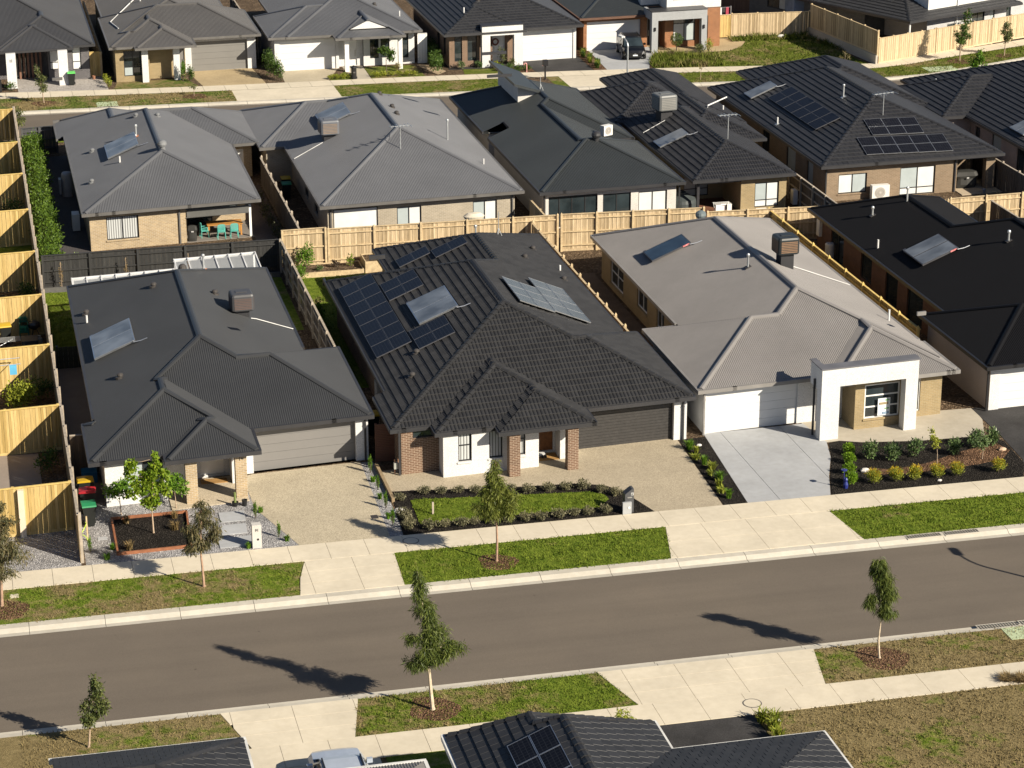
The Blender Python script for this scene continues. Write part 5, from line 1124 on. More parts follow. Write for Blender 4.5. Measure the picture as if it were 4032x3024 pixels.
fence((58.7, 131.7), (76, 132.4), 2.1, T_OLD, T_POST, 'pale timber rear fence at right below the patio with the covered barbecue', side=1, bay=2.5, postcap=1)
fence((32.45, 133.2), (32.45, 111.0), 1.9, T_OLD, T_POST, 'weathered side fence between houses twelve and ten', rails=True, side=-1, bay=1.9, postcap=1, topcap=.06)
fence((47.25, 132.6), (47.25, 108.8), 1.9, T_NEW, T_POSTN, 'bright yellow new side fence between the grey and black roofs', rails=True, side=1, bay=2.7, postcap=1, topcap=.08)
fence((61.35, 131.4), (61.35, 122), 1.9, T_GREY, T_POSTG, 'short dividing fence behind the black roof at right', side=-1)
fence((18.66, 153), (18.66, 134.2), 1.85, T_GREY, T_POSTG, 'grey side fence between the cream and beige brick houses', side=-1, topcap=.06, postcap=1); fence((33.6, 138.5), (33.6, 133.6), 1.9, T_OLD, T_POST, 'short side fence running back beside the pale rendered house', side=-1)
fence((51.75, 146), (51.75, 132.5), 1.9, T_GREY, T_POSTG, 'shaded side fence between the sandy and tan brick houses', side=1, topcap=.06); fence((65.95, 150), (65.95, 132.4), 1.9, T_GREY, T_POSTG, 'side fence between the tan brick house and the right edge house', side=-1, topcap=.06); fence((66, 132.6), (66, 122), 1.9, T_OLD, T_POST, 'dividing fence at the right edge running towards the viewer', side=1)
fence((3.4, 164.8), (5.9, 165.2), 1.9, T_CH, plain('charcoal_post', (.06, .062, .065), .7), 'charcoal painted fence closing the side yard behind the hedge', side=1, bay=1.3)
fence((10.75, 214), (10.75, 191.2), 1.9, T_OLD, T_POST, 'side fence between house thirty three and the tan brick house', side=1, z0=ZT, topcap=.06); fence((9.8, 191.3), (10.75, 191.35), 2.0, T_NEW, T_POSTN, 'narrow yellow side gate beside the dark brick front', rails=False, side=-1, z0=ZT, name='side_gate', group=None, posts=False, plinth=False)
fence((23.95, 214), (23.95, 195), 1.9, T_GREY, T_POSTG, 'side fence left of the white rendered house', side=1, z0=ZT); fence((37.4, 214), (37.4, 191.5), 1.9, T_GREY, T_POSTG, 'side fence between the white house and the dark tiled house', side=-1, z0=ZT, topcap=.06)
fence((36.55, 190.2), (37.35, 190.2), 2.45, island('white_palings', (.68, .68, .66), (.76, .75, .72), .7), WHITE, 'tall white side gate right of the white rendered house', rails=False, side=-1, z0=ZT, name='side_gate', group=None, posts=False)
fence((63.1, 193.8), (64.9, 193.8), 1.95, T_NEW, T_POST, 'yellow timber side gate beside the orange brick wall', rails=False, side=-1, z0=ZT+.1, name='side_gate', group=None, plinth=False)
fence((64.95, 193.8), (72.0, 193.3), 1.95, T_OLD, T_POST, 'pale fence across the top of the sloping lawn', rails=False, side=-1, bay=2.4, z0=ZT+.15, topcap=.05)
fence((72.0, 193.2), (73.3, 180.7), 2.0, T_OLD, T_POST, 'shaded fence on a concrete wall down the right of the lawn', rails=False, side=-1, bay=2.5, z0=ZT+.75, z1=ZT+.75, topcap=.05)
m = MB(); m.obox((72.0, 193.2, ZT), Vector((1.3, -12.5, 0)).normalized(), Vector((-12.5, -1.3, 0)).normalized(), (0, 0, 1), 0, 12.57, -.05, .12, -.1, .75); tag(m.build('retaining_wall', concrete('retaining_concrete', (.40, .37, .32)), org=(72.6, 187, ZT)), 'pale concrete wall under the shaded fence beside the lawn', 'retaining wall')
fence((73.5, 180.9), (79.6, 183.5), 2.1, T_OLD, T_POST, 'pale corner fence along the far footpath, left stretch in front of the verandah', rails=False, side=-1, bay=1.7, z0=ZT, topcap=.05); fence((79.65, 183.5), (90, 187.6), 2.1, T_OLD, T_POST, 'pale corner fence along the far footpath, right stretch behind two trees', rails=False, side=-1, bay=2.4, z0=ZT, z1=ZT+.15, topcap=.05)
fence((63.2, 212), (76, 198.5), 2.3, island('brown_palings', (.09, .06, .045), (.13, .09, .065), .85), T_POSTG, 'dark brown fence behind the washing at the top', rails=False, side=-1, z0=ZT)
fence((3.3, 103.3), (4.55, 103.3), 2.0, T_GREY, T_POSTG, 'dark timber side gate left of house fourteen behind the bins', rails=False, side=-1, name='side_gate', group=None, posts=False, plinth=False)
t = thing('slat_gate', (17.7, 101.7, 0), 'brown horizontal slat gate between houses fourteen and twelve', 'gate')
SLAT = island('merbau_slats', (.10, .045, .03), (.17, .08, .05), .6)
for k in range(22):
    m = MB(); m.box(17.25, 18.15, 101.68, 101.72, .06+k*.085, .06+k*.085+.07); m.build('slat', SLAT, t)
for x in (17.25, 18.05): boxpart('gate_post', t, SLAT, x, x+.08, 101.74, 101.82, 0, 1.95)
m = MB(); m.box(17.1, 17.24, 96.8, 101.2, 0, .2); tag(m.build('retaining_sleeper', plain('timber_sleeper', (.26, .19, .11), .85, var=.3, scale=4), org=(17.17, 99, 0)), 'low timber sleeper edge between the gravel strip and the next path', 'edging')
# ------------------------------------------------------------------ things on the roofs
def shr(k, x0): SHEAR[:] = [k, x0]
PV = pvmat(); PVL = pvmat('solar_cells_painted_sun', (.055, .06, .07), (.12, .13, .14), .4); ALU = plain('aluminium', (.55, .56, .57), .35, .9); PVF = plain('dark_panel_frame', (.10, .10, .11), .4, .4)  # PVL: paler copy of the cells, sun on the right slope painted in
COLL = glass('collector_glass', (.15, .165, .18), .3); COLLD = glass('dark_collector_glass', (.03, .05, .07), .1)
def plane_frame(rs, k, x0, x, y):
    p = roofplane(rs, x, y-k*(x-x0)); nn = Vector((-p[0], -p[1], 1)).normalized()
    if abs(p[0]) > abs(p[1]): s = 1 if p[0] > 0 else -1; up = Vector((s, 0, abs(p[0]))).normalized(); al = Vector((0, -s, 0)) if s > 0 else Vector((0, 1, 0))
    else: up = Vector((0, 1, p[1])).normalized(); al = Vector((1, 0, 0))
    return p[0]*x+p[1]*(y-k*(x-x0))+p[2], al, up, nn
def plate(name, rs, k, x0, x, y, la, lu, label, cat, group, fm, gm, lift=.1, th=.05, fr=.02, extra=None, gname='cell_sheet', tilt=0):
    """flat plate on the roof: centre x,y; la along the eave, lu up the slope"""
    z, al, up, nn = plane_frame(rs, k, x0, x, y)
    if tilt: R_ = Matrix.Rotation(tilt, 3, nn); al = R_@al; up = R_@up
    o = Vector((x, y, z)); t = thing(name, o, label, cat, group, shear=False); c = o+nn*lift
    f = MB(); f.obox(c, al, up, nn, -la/2, la/2, -lu/2, -lu/2+fr, 0, th); f.obox(c, al, up, nn, -la/2, la/2, lu/2-fr, lu/2, 0, th); f.obox(c, al, up, nn, -la/2, -la/2+fr, -lu/2+fr, lu/2-fr, 0, th); f.obox(c, al, up, nn, la/2-fr, la/2, -lu/2+fr, lu/2-fr, 0, th)
    f.build('frame', fm, t, shear=False)
    g = MB(); g.obox(c, al, up, nn, -la/2+fr*.8, la/2-fr*.8, -lu/2+fr*.8, lu/2-fr*.8, .005, th-.008); g.build(gname, gm, t, shear=False)
    if extra: extra(t, c, al, up, nn)
    return t
def pv_array(rs, k, x0, xa, xb, ya, yb, nx, ny, wordx, wordy, where, group, side='W', mat=PV, fm=PVF, lift=.1):
    for i in range(nx):
        for j in range(ny):
            dx, dy = (xb-xa)/nx, (yb-ya)/ny; x, y = xa+(i+.5)*dx, ya+(j+.5)*dy
            p = roofplane(rs, x, y-k*(x-x0)); sx, sy = math.hypot(1, p[0]), math.hypot(1, p[1])
            la, lu = (dy-.02, dx*sx-.02) if abs(p[0]) > abs(p[1]) else (dx-.02, dy*sy-.02)
            lb = f'{where}, {wordx[i]}, {wordy[j]}' if ny > 1 else f'{where}, {wordx[i]}'
            plate('photovoltaic_module', rs, k, x0, x, y, la, lu, lb, 'solar panel', group, fm, mat, lift=lift)
O7 = ['front row', 'second row', 'third row', 'fourth row', 'fifth row', 'sixth row', 'seventh row']
G2 = 'solar panels on the roof of house twelve'
shr(0, 0)
pv_array(RS2, .07, 18.3, 18.62, 20.4, 108.6, 120.3, 2, 7, ['gutter column', 'ridge column'], O7, 'panel in the long dark block on the tiled slope', G2)
pv_array(RS2, .07, 18.3, 20.48, 22.3, 115.15, 118.0, 2, 2, ['lower side', 'upper side'], ['front pair', 'back pair'], 'panel in the block of four behind the twin water collector', G2)
pv_array(RS2, .07, 18.3, 20.5, 22.3, 107.2, 109.95, 2, 2, ['lower side', 'upper side'], ['front pair', 'back pair'], 'panel in the block of four before the twin water collector', G2)
pv_array(RS2, .07, 18.3, 22.48, 24.22, 123.0, 124.35, 2, 1, ['lower one', 'upper one'], [''], 'panel in the lower pair on the rear tiled wing', G2); pv_array(RS2, .07, 18.3, 24.3, 26.1, 121.9, 123.3, 2, 1, ['lower one', 'upper one'], [''], 'panel in the upper pair on the rear tiled wing', G2)
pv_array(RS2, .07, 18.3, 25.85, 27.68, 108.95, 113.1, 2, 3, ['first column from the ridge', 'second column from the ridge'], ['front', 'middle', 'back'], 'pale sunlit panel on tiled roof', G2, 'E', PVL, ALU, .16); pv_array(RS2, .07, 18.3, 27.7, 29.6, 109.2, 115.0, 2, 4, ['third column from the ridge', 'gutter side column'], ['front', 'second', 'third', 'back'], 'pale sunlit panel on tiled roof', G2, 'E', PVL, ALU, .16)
G5 = 'solar panels on the tan brick house'
pv_array(RSM5, .045, 53.25, 55.08, 56.82, 145.85, 155.6, 2, 6, ['gutter column', 'ridge column'], O7[:6], 'panel on shaded slope of tan brick house', G5)
pv_array(RSM5, .045, 53.25, 57.8, 61.43, 142.6, 144.4, 3, 2, ['left', 'centre', 'right'], ['lower row', 'upper row'], 'panel in the small upper block above tan brick wall', G5, 'S', PV, ALU); pv_array(RSM5, .045, 53.25, 56.6, 62.65, 140.5, 142.4, 5, 2, ['far left', 'left of centre', 'centre', 'right of centre', 'far right'], ['lower row', 'upper row'], 'panel in the wide lower block above tan brick wall', G5, 'S', PV, ALU)
pv_array(RSB2, 0, 0, 15.66, 17.16, 63.4, 67.6, 2, 3, ['lower column', 'ridge side column'], ['lowest row', 'middle row', 'top row'], 'panel on the black tiled roof at bottom edge', 'solar panels on the bottom roof', 'W', PV, ALU)
def collector(rs, k, x0, xa, xb, ya, yb, n, label, gl=COLL, fm=ALU, red=False):
    """flat solar hot water collectors side by side"""
    x, y = (xa+xb)/2, (ya+yb)/2; z, al, up, nn = plane_frame(rs, k, x0, x, y); lu = (xb-xa)*math.hypot(1, .414); la = yb-ya; o = Vector((x, y, z))
    t = thing('solar_collector', o, label, 'water heater', 'solar hot water collectors', shear=False); c = o+nn*.1
    for i in range(n):
        a0, a1 = -la/2+la/n*i+.01, -la/2+la/n*(i+1)-.01
        f = MB(); f.obox(c, al, up, nn, a0, a1, -lu/2, lu/2, 0, .09); bx = f.build('casing', fm, t, shear=False)
        g = MB(); g.obox(c, al, up, nn, a0+.05, a1-.05, -lu/2+.05, lu/2-.05, .08, .096); g.build('absorber_glass', gl, bx, shear=False)
    m = MB(); e = c+al*(la/2)+up*(lu/2-.1)+nn*.05
    m.tube([e-al*.02, e+al*.1, e+al*.12+up*.35-nn*.08, e+al*.12+up*.7-nn*.1], .025, 6); m.build('water_pipe', ALU, t, shear=False)
    m = MB(); e = c-al*(la/2)-up*(lu/2-.1)+nn*.05; m.obox(e, al, up, nn, -.14, .0, -.08, .1, -.12, .04); m.build('bracket', PVF, t, shear=False)
    if red:
        m = MB(); m.obox(c, al, up, nn, la/2-.02, la/2+.02, lu/2-.5, lu/2-.12, .02, .1); m.build('warning_sticker', plain('red_white_sticker', (.6, .2, .2), .5, var=.5, scale=12), t, shear=False)
    return t
collector(RS1, .085, 4.5, 5.08, 7.1, 111.25, 114.82, 2, 'twin pale solar water collector on the charcoal roof of house fourteen'); collector(RS2, .07, 18.3, 21.1, 23.1, 110.15, 113.6, 2, 'twin pale solar water collector among solar panels on the tiled roof')
collector(RS3, .083, 34.7, 36.05, 38.27, 119.8, 121.55, 1, 'single dark blue solar water collector on the warm grey roof', COLLD, PVF, True); collector(RS4, .06, 47.6, 50.28, 52.33, 115.7, 118.5, 2, 'twin solar water collector with red tags on the black roof', COLL, PVF, True)
collector(RSM1, .09, 6.2, 8.42, 10.4, 148.35, 151.8, 2, 'twin blue solar water collector on the mid grey roof at upper left'); collector(RSM2, .058, 20.35, 22.95, 24.88, 153.1, 156.4, 2, 'twin blue solar water collector behind the cooler on the pale grey roof')
collector(RSM4, .05, 44.15, 44.35, 46.3, 146.1, 147.7, 1, 'single pale solar water collector low on the rolled tile roof'); collector(RSM5, .045, 53.25, 54.3, 56.25, 156.9, 158.5, 1, 'single solar water collector above the dark solar panels at upper right'); collector(RSM6, 0, 0, 68.7, 70.6, 142.8, 145.0, 2, 'solar water collector cut by the right edge of the photo')
def evap(x, y, z, rot, sz, body, grille, label, drop=.35, pan=True):
    """evaporative cooler: dropper duct, hooded body, louvred sides"""
    t = thing('evaporative_cooler', (x, y, z), label, 'cooler', 'evaporative coolers on the roofs', shear=False); o = Vector((x, y, z)); c_, s_ = math.cos(rot), math.sin(rot); A, B, Z = Vector((c_, s_, 0)), Vector((-s_, c_, 0)), Vector((0, 0, 1))
    m = MB(); m.obox(o, A, B, Z, -sz*.3, sz*.3, -sz*.3, sz*.3, -.45, drop+.02); m.build('dropper_duct', GUT_D, t, shear=False)
    hb = sz*.78; m = MB(); h0, h1 = drop, drop+hb
    rings = [(.46, h0), (.5, h0+.06), (.5, h1-.12), (.47, h1-.03), (.42, h1)]
    def ring(f, zz, b=.12):
        r = sz*f; bb = r*b*2; pts = []
        for sx, sy in ((1, 1), (-1, 1), (-1, -1), (1, -1)):
            e = [(sx*r, sy*(r-bb)), (sx*(r-bb*.3), sy*(r-bb*.3)), (sx*(r-bb), sy*r)]
            pts += e if sx*sy > 0 else e[::-1]
        return [o+A*p+B*q+Z*zz for p, q in pts]
    R_ = [ring(f, zz) for f, zz in rings]
    for a, b in zip(R_, R_[1:]):
        for i in range(12): m.poly([a[i], a[(i+1) % 12], b[(i+1) % 12], b[i]])
    m.poly(R_[-1]); m.poly(R_[0][::-1]); m.build('body', body, t, shear=False)
    for ax, bx in ((A, B), (-A, -B), (B, -A), (-B, A)):
        g = MB(); n_ = 7
        for k in range(n_):
            zz = h0+.12+(hb-.3)*k/n_; g.obox(o, bx, Z, ax, -sz*.38, sz*.38, zz, zz+(hb-.3)/n_*.55, sz*.5-.01, sz*.5+.012)
        g.build('louvre_panel', grille, t, shear=False)
    m = MB(); m.obox(o, A, B, Z, -sz*.25, sz*.25, -sz*.12, sz*.12, h1, h1+.03); m.build('lid_panel', body, t, shear=False)
    return t
CG = plain('cooler_plastic', (.060, .060, .064), .45, var=.08); CG2 = plain('pale_cooler_plastic', (.125, .13, .13), .5, var=.06); CGD = plain('dark_cooler_plastic', (.022, .026, .028), .4, var=.08)
zz = lambda rs, k, x0, x, y: onroof(rs, x, y-k*(x-x0))
evap(12.7, 114.6, zz(RS1, .085, 4.5, 12.7, 114.6), rd(2), 1.15, CG, plain('brown_louvre', (.10, .065, .055), .7), 'charcoal evaporative cooler on the roof of house fourteen', .28)
evap(41.6, 114.0, zz(RS3, .083, 34.7, 41.6, 114.0), rd(2), 1.2, CGD, plain('timber_pads', (.20, .12, .07), .8), 'black evaporative cooler with brown pads on the warm grey roof', .75)
evap(22.9, 150.6, zz(RSM2, .058, 20.35, 22.9, 150.6), rd(2), 1.25, plain('blue_grey_plastic', (.11, .118, .135), .45, var=.06), plain('tan_louvre', (.20, .15, .11), .7), 'blue grey evaporative cooler on the pale grey roof', .3)
evap(46.2, 151.6, zz(RSM4, .05, 44.15, 46.2, 151.6), rd(8), 1.4, CG2, plain('grey_louvre', (.20, .195, .18), .6), 'large pale grey evaporative cooler on the rolled tile roof', .6)
def roofpipe(pts, rs, k, x0, label, mat=PVC, r=.022):
    m = MB(); m.tube([(x, y, zz(rs, k, x0, x, y)+.06) for x, y in pts], r, 6); o = m.build('condensate_pipe', mat, org=(pts[0][0], pts[0][1], 3), shear=False); return tag(o, label, 'pipe', 'drain pipes of the roof coolers')
roofpipe([(13.1, 114.1), (13.4, 114.3), (15.3, 114.6)], RS1, .085, 4.5, 'white pipe from the cooler down the roof of house fourteen'); roofpipe([(41.95, 114.3), (45.7, 114.85)], RS3, .083, 34.7, 'long white pipe from the cooler down the warm grey roof'); roofpipe([(22.4, 150.0), (20.4, 149.4)], RSM2, .058, 20.35, 'white pipe from the cooler down the pale grey roof'); roofpipe([(46.1, 150.9), (44.4, 150.5)], RSM4, .05, 44.15, 'white pipe from the cooler down the rolled tile roof')
def antenna(x, y, z, h, label, n=6, L=1.3, rot=0, name='tv_antenna'):
    t = thing(name, (x, y, z), label, 'antenna', 'television antennas', shear=False); m = MB(); m.tube([(x, y, z-.1), (x, y, z+h)], .03, 6); m.build('mast', PIPE, t, shear=False)
    m = MB(); c_, s_ = math.cos(rot), math.sin(rot); m.tube([(x-c_*L/2, y-s_*L/2, z+h-.05), (x+c_*L/2, y+s_*L/2, z+h-.05)], .025, 6); m.build('boom', PIPE, t, shear=False)
    for k in range(n):
        q = -L/2+L*k/(n-1); w_ = .25+.12*(k % 3); m = MB(); m.tube([(x+c_*q-s_*-w_, y+s_*q-c_*w_, z+h-.04), (x+c_*q+s_*-w_, y+s_*q+c_*w_, z+h-.04)], .018, 5); m.build('element', PIPE, t, shear=False)
    return t
antenna(26.4, 143.6, zz(RSM2, .058, 20.35, 26.4, 143.6), 1.5, 'television antenna with long mast on the pale grey roof', rot=rd(10)); antenna(48.0, 143.2, zz(RSM4, .05, 44.15, 48.0, 143.2), 1.7, 'television antenna on the rolled tile roof', rot=rd(5)); antenna(59.4, 144.9, zz(RSM5, .045, 53.25, 59.4, 144.9), 1.55, 'white television antenna on the ridge above the small panel block', rot=rd(15), L=1.6)
def mast(x, y, z, h, label):
    t = thing('mast', (x, y, z), label, 'mast', 'thin tripod masts', shear=False); m = MB(); m.tube([(x, y, z), (x, y, z+h)], .025, 6); m.build('pole', PIPE, t, shear=False)
    for a in (0, 2.1, 4.2):
        m = MB(); m.tube([(x+.2*math.cos(a), y+.2*math.sin(a), z-.05), (x, y, z+.45)], .02, 5); m.build('leg', PIPE, t, shear=False)
mast(28.4, 124.6, zz(RS2, .07, 18.3, 28.4, 124.6), 1.35, 'thin tripod mast at the back of the tiled roof of house twelve'); mast(38.9, 157.3, zz(RSM3, .045, 34.1, 38.9, 157.3), .9, 'small tripod mast beside the raised clerestory roof')
def ac_unit(x, y, z, w_, d_, h_, label, rot=0, mat=None, ox=.0):
    """outdoor air conditioning unit, fan towards -y"""
    t = thing('air_conditioner', (x, y, z), label, 'air conditioner', 'outdoor air conditioning units', shear=False); c_, s_ = math.cos(rot), math.sin(rot); A, B, Z = Vector((c_, s_, 0)), Vector((-s_, c_, 0)), Vector((0, 0, 1)); o = Vector((x, y, z))
    m = MB(); m.obox(o, A, B, Z, -w_/2, w_/2, -d_/2, d_/2, .06, h_); m.build('casing', mat or plain('white_casing', (.66, .65, .62), .45, var=.04), t, shear=False)
    m = MB(); f = o-B*(d_/2+.004)+A*ox+Z*(h_*.53); R_ = h_*.36
    for rr, hh in ((R_, .012), (R_*.78, .02)):
        for k in range(20):
            a, b = 2*math.pi*k/20, 2*math.pi*(k+1)/20; q = lambda r, an, e: f+A*r*math.cos(an)+Z*r*math.sin(an)-B*e
            m.poly([q(rr, a, hh), q(rr, b, hh), q(rr*.86, b, hh), q(rr*.86, a, hh)][::-1])
    m.poly([f+A*R_*.22*math.cos(2*math.pi*k/12)+Z*R_*.22*math.sin(2*math.pi*k/12)-B*.02 for k in range(12)][::-1]); m.build('fan_guard', plain('grey_plastic', (.42, .40, .37), .5), t, shear=False)
    m = MB(); m.poly([f+A*R_*math.cos(2*math.pi*k/20)+Z*R_*math.sin(2*math.pi*k/20)-B*.006 for k in range(20)][::-1]); m.build('fan_well', plain('fan_grey', (.30, .28, .25), .6), t, shear=False)
    for sx in (-1, 1):
        m = MB(); m.obox(o, A, B, Z, sx*w_*.35-.05, sx*w_*.35+.05, -d_/2, d_/2, 0, .06); m.build('foot', GUT_D, t, shear=False)
    return t
ac_unit(57.35, 139.75, 0, 1.2, .4, 1.02, 'white outdoor air conditioner against the tan brick wall', ox=-.05); ac_unit(41.5, 149.35, zz(RSM3, .045, 34.1, 41.5, 149.3)+.1, .75, .4, .75, 'white air conditioner standing on the slate grey roof', rot=rd(25)); ac_unit(5.95, 144.9, 0, .9, .45, 1.1, 'cream air conditioner beside the cream brick corner', rot=rd(90)); ac_unit(51.4, 139.6, 0.1, .5, .3, 1.0, 'grey box unit on the shaded right wall of the sandy house', rot=rd(90)); ac_unit(67.8, 146, .3, .8, .4, .9, 'pale unit on the pinkish side wall at the right edge', rot=rd(-90))
boxthing('meter_box', plain('meter_grey', (.36, .37, .37), .5), (18.55, 18.74, 108.6, 109.3, .6, 1.4), 'grey meter box on the shaded left wall of house twelve', 'meter box'); boxthing('heater_box', plain('white_casing', (.66, .65, .62), .45, var=.04), (49.3, 49.49, 129.3, 129.8, 1.0, 2.0), 'white heater box on the dark brick wall under the black roof', 'heater')

# ------------------------------------------------------------------ yard things
def wheelie_bin(x, y, z, lid, label, rot=0, body=plain('bin_body', (.012, .014, .013), .5)):
    t = thing('wheelie_bin', (x, y, z), label, 'bin', 'wheelie bins', shear=False); o = Vector((x, y, z)); c_, s_ = math.cos(rot), math.sin(rot); A, B, Z = Vector((c_, s_, 0)), Vector((-s_, c_, 0)), Vector((0, 0, 1))
    m = MB(); lo = [(-.2, -.22), (.2, -.22), (.2, .2), (-.2, .2)]; hi = [(-.29, -.34), (.29, -.34), (.29, .34), (-.29, .34)]
    a = [o+A*p+B*q+Z*.06 for p, q in lo]; b = [o+A*p+B*q+Z*.98 for p, q in hi]
    for i in range(4): m.poly([a[i], a[(i+1) % 4], b[(i+1) % 4], b[i]])
    m.poly(a[::-1]); m.poly(b); m.build('body', body, t, shear=False)
    m = MB(); P = [(-.36, .0), (-.33, .06), (.0, .1), (.36, .07), (.4, .0)]
    for (q0, z0_), (q1, z1_) in zip(P, P[1:]): m.poly([o-A*.31+B*q0+Z*(1+z0_), o+A*.31+B*q0+Z*(1+z0_), o+A*.31+B*q1+Z*(1+z1_), o-A*.31+B*q1+Z*(1+z1_)])
    for s in (-1, 1):
        w_ = [o+A*.31*s+B*q+Z*(1+z_) for q, z_ in P]; m.poly(w_ if s > 0 else w_[::-1])
    m.poly([o-A*.31+B*.4+Z*.99, o+A*.31+B*.4+Z*.99, o+A*.31-B*.36+Z*.99, o-A*.31-B*.36+Z*.99]); m.build('lid', lid, t, shear=False)
    m = MB(); m.tube([o-A*.27+B*.42+Z*.93, o+A*.27+B*.42+Z*.93], .025, 6); m.build('handle', body, t, shear=False)
    for s in (-1, 1):
        m = MB(); m.tube([o+A*.24*s+B*.24+Z*.1, o+A*.3*s+B*.24+Z*.1], .1, 10); m.build('wheel', body, t, shear=False)
    return t
LY = plain('yellow_lid', (.50, .33, .02), .4, var=.05); LR = plain('red_lid', (.36, .02, .03), .4, var=.05); LG = plain('green_lid', (.02, .20, .08), .4, var=.05); LG2 = plain('bright_green_lid', (.10, .48, .10), .4, var=.05)
wheelie_bin(3.78, 100.2, 0, LY, 'black wheelie bin with yellow lid, rearmost of three by the left fence', 1.6); wheelie_bin(3.78, 98.9, 0, LR, 'black wheelie bin with red lid, middle of three by the left fence', 1.5); wheelie_bin(3.72, 97.3, 0, LG, 'black wheelie bin with green lid, front of three by the left fence', 0.05)
wheelie_bin(19.95, 150.6, 0, LY, 'wheelie bin with yellow lid in the dark side yard of the beige brick house', 0); wheelie_bin(19.8, 149.2, 0, LG, 'wheelie bin with green lid in the dark side yard of the beige brick house', 0); wheelie_bin(8.15, 188.6, ZT, LG2, 'black wheelie bin with bright green lid at the far porch of house thirty three', 0); wheelie_bin(.95, 123.5, 0, LY, 'black wheelie bin with yellow lid in the neighbouring yard beside green chairs', .1); wheelie_bin(17.75, 105.5, 0, LY, 'yellow lidded bin half hidden between houses fourteen and twelve', .1)
# stacked green plastic chairs
def plastic_chair(x, y, z, mat, label, group, rot=0):
    t = thing('plastic_chair', (x, y, z), label, 'chair', group, shear=False); o = Vector((x, y, z)); c_, s_ = math.cos(rot), math.sin(rot); A, B, Z = Vector((c_, s_, 0)), Vector((-s_, c_, 0)), Vector((0, 0, 1))
    m = MB(); m.obox(o, A, B, Z, -.24, .24, -.24, .2, .42, .45); m.build('seat', mat, t, shear=False)
    m = MB()
    for k in range(7): q = -.21+.07*k; hh = .84+.08*math.cos(q*6); m.obox(o, A, B, Z, q-.024, q+.024, .2, .23, .45, hh)
    for k in range(6): q = -.21+.07*k; m.obox(o, A, B, Z, q, q+.07, .195, .235, .86+.04*math.cos((q+.035)*6), .91+.04*math.cos((q+.035)*6))
    m.build('backrest', mat, t, shear=False)
    for p in (-.22, .22):
        for q in (-.22, .2):
            m = MB(); m.tube([o+A*p*1.1+B*q*1.1, o+A*p+B*q+Z*.43], .022, 6); m.build('leg', mat, t, shear=False)
        m = MB(); m.obox(o, A, B, Z, p-.025, p+.025, -.2, .22, .62, .65); m.obox(o, A, B, Z, p-.02, p+.02, -.2, -.16, .44, .62); m.build('armrest', mat, t, shear=False)
    return t
GC = plain('green_plastic', (.01, .13, .085), .4); TQ = plain('turquoise_paint', (.10, .42, .36), .45)
for k in range(4): plastic_chair(1.95, 124.0, k*.09, GC, ['lowest', 'second lowest', 'second highest', 'topmost'][k]+' dark green plastic chair in the stack beside the yellow lidded bin', 'stacked green chairs')
# dining set on the covered patio
t = thing('patio_table', (14.75, 141.6, .04), 'orange brown timber table under the covered patio', 'table'); TW = plain('orange_timber', (.42, .20, .05), .5, var=.2, scale=4)
m = MB(); m.box(13.75, 15.95, 141.2, 142.2, .74, .79); m.build('table_top', TW, t)
for x in (13.85, 15.85):
    for y in (141.3, 142.1): boxpart('leg', t, TW, x-.05, x+.05, y-.05, y+.05, .04, .74)
for x, y, r, lb in ((14.55, 140.75, 3.14, 'turquoise chair at the front left of the patio table'), (15.35, 140.8, 3.14, 'turquoise chair at the front right of the patio table'), (13.55, 141.3, 1.7, 'turquoise chair at the left end of the patio table')): plastic_chair(x, y, .04, TQ, lb, 'turquoise patio chairs', r)
def covered(x, y, z, w_, h_, label, mat, name='covered_barbecue'):
    t = thing(name, (x, y, z), label, 'barbecue', shear=False); m = MB()
    pr = [(.38, 0), (.42, .2), (.40, .55), (.48, .72), (.40, .95), (.22, 1.0)]; N_ = 16; rings = []
    for f, u in pr: rings.append([(x+w_*f*1.1*math.copysign(abs(math.cos(a))**.6, math.cos(a))*(1+.05*math.sin(5*a+u*9)), y+w_*f*.55*math.copysign(abs(math.sin(a))**.6, math.sin(a))*(1+.08*math.sin(4*a+u*7)), z+h_*u) for a in [2*math.pi*k/N_ for k in range(N_)]])
    for a, b in zip(rings, rings[1:]):
        for i in range(N_): m.poly([a[i], a[(i+1) % N_], b[(i+1) % N_], b[i]])
    m.poly(rings[-1]); m.build('cover', mat, t, smooth=True, shear=False); m = MB(); m.box(x-.08, x+.08, y-w_*.29-.02, y-w_*.29, z+h_*.6, z+h_*.68); m.build('badge', plain('grey_badge', (.4, .4, .4), .5), t, shear=False)
covered(63.95, 141.3, .05, 1.75, 1.15, 'large barbecue under a black cover on the tan brick patio', plain('black_cover', (.022, .022, .02), .7)); covered(12.75, 140.6, .04, .62, 1.0, 'small covered barbecue on the cream brick patio', plain('black_cover', (.022, .022, .02), .7)); covered(-.1, 160.9, .0, 1.1, 1.0, 'black domed barbecue in a yard at far left', plain('black_cover', (.022, .022, .02), .7))
t = thing('water_tank', (43.9, 139.9, 0), 'dark green rain water tank in the corner of the pale rendered house', 'tank'); m = MB(); m.lathe((43.9, 139.9, 0), [(.95, 0), (.95, .75), (.9, .95), (.3, 1.3), (.3, 1.36), (0, 1.36)], 24); m.build('shell', plain('tank_green', (.05, .06, .062), .5), t)
m = MB(); m.tube([(43.35, 138.6, 2.0), (43.4, 138.8, 1.7), (43.9, 139.8, 1.45), (43.9, 139.9, 1.3)], .06, 8); m.build('inlet_pipe', GUT_D, t); m = MB(); m.tube([(43.3, 138.9, 1.6), (42.9, 139.0, 1.5), (42.85, 139.0, .1)], .06, 8); m.build('overflow_pipe', GUT_D, t)
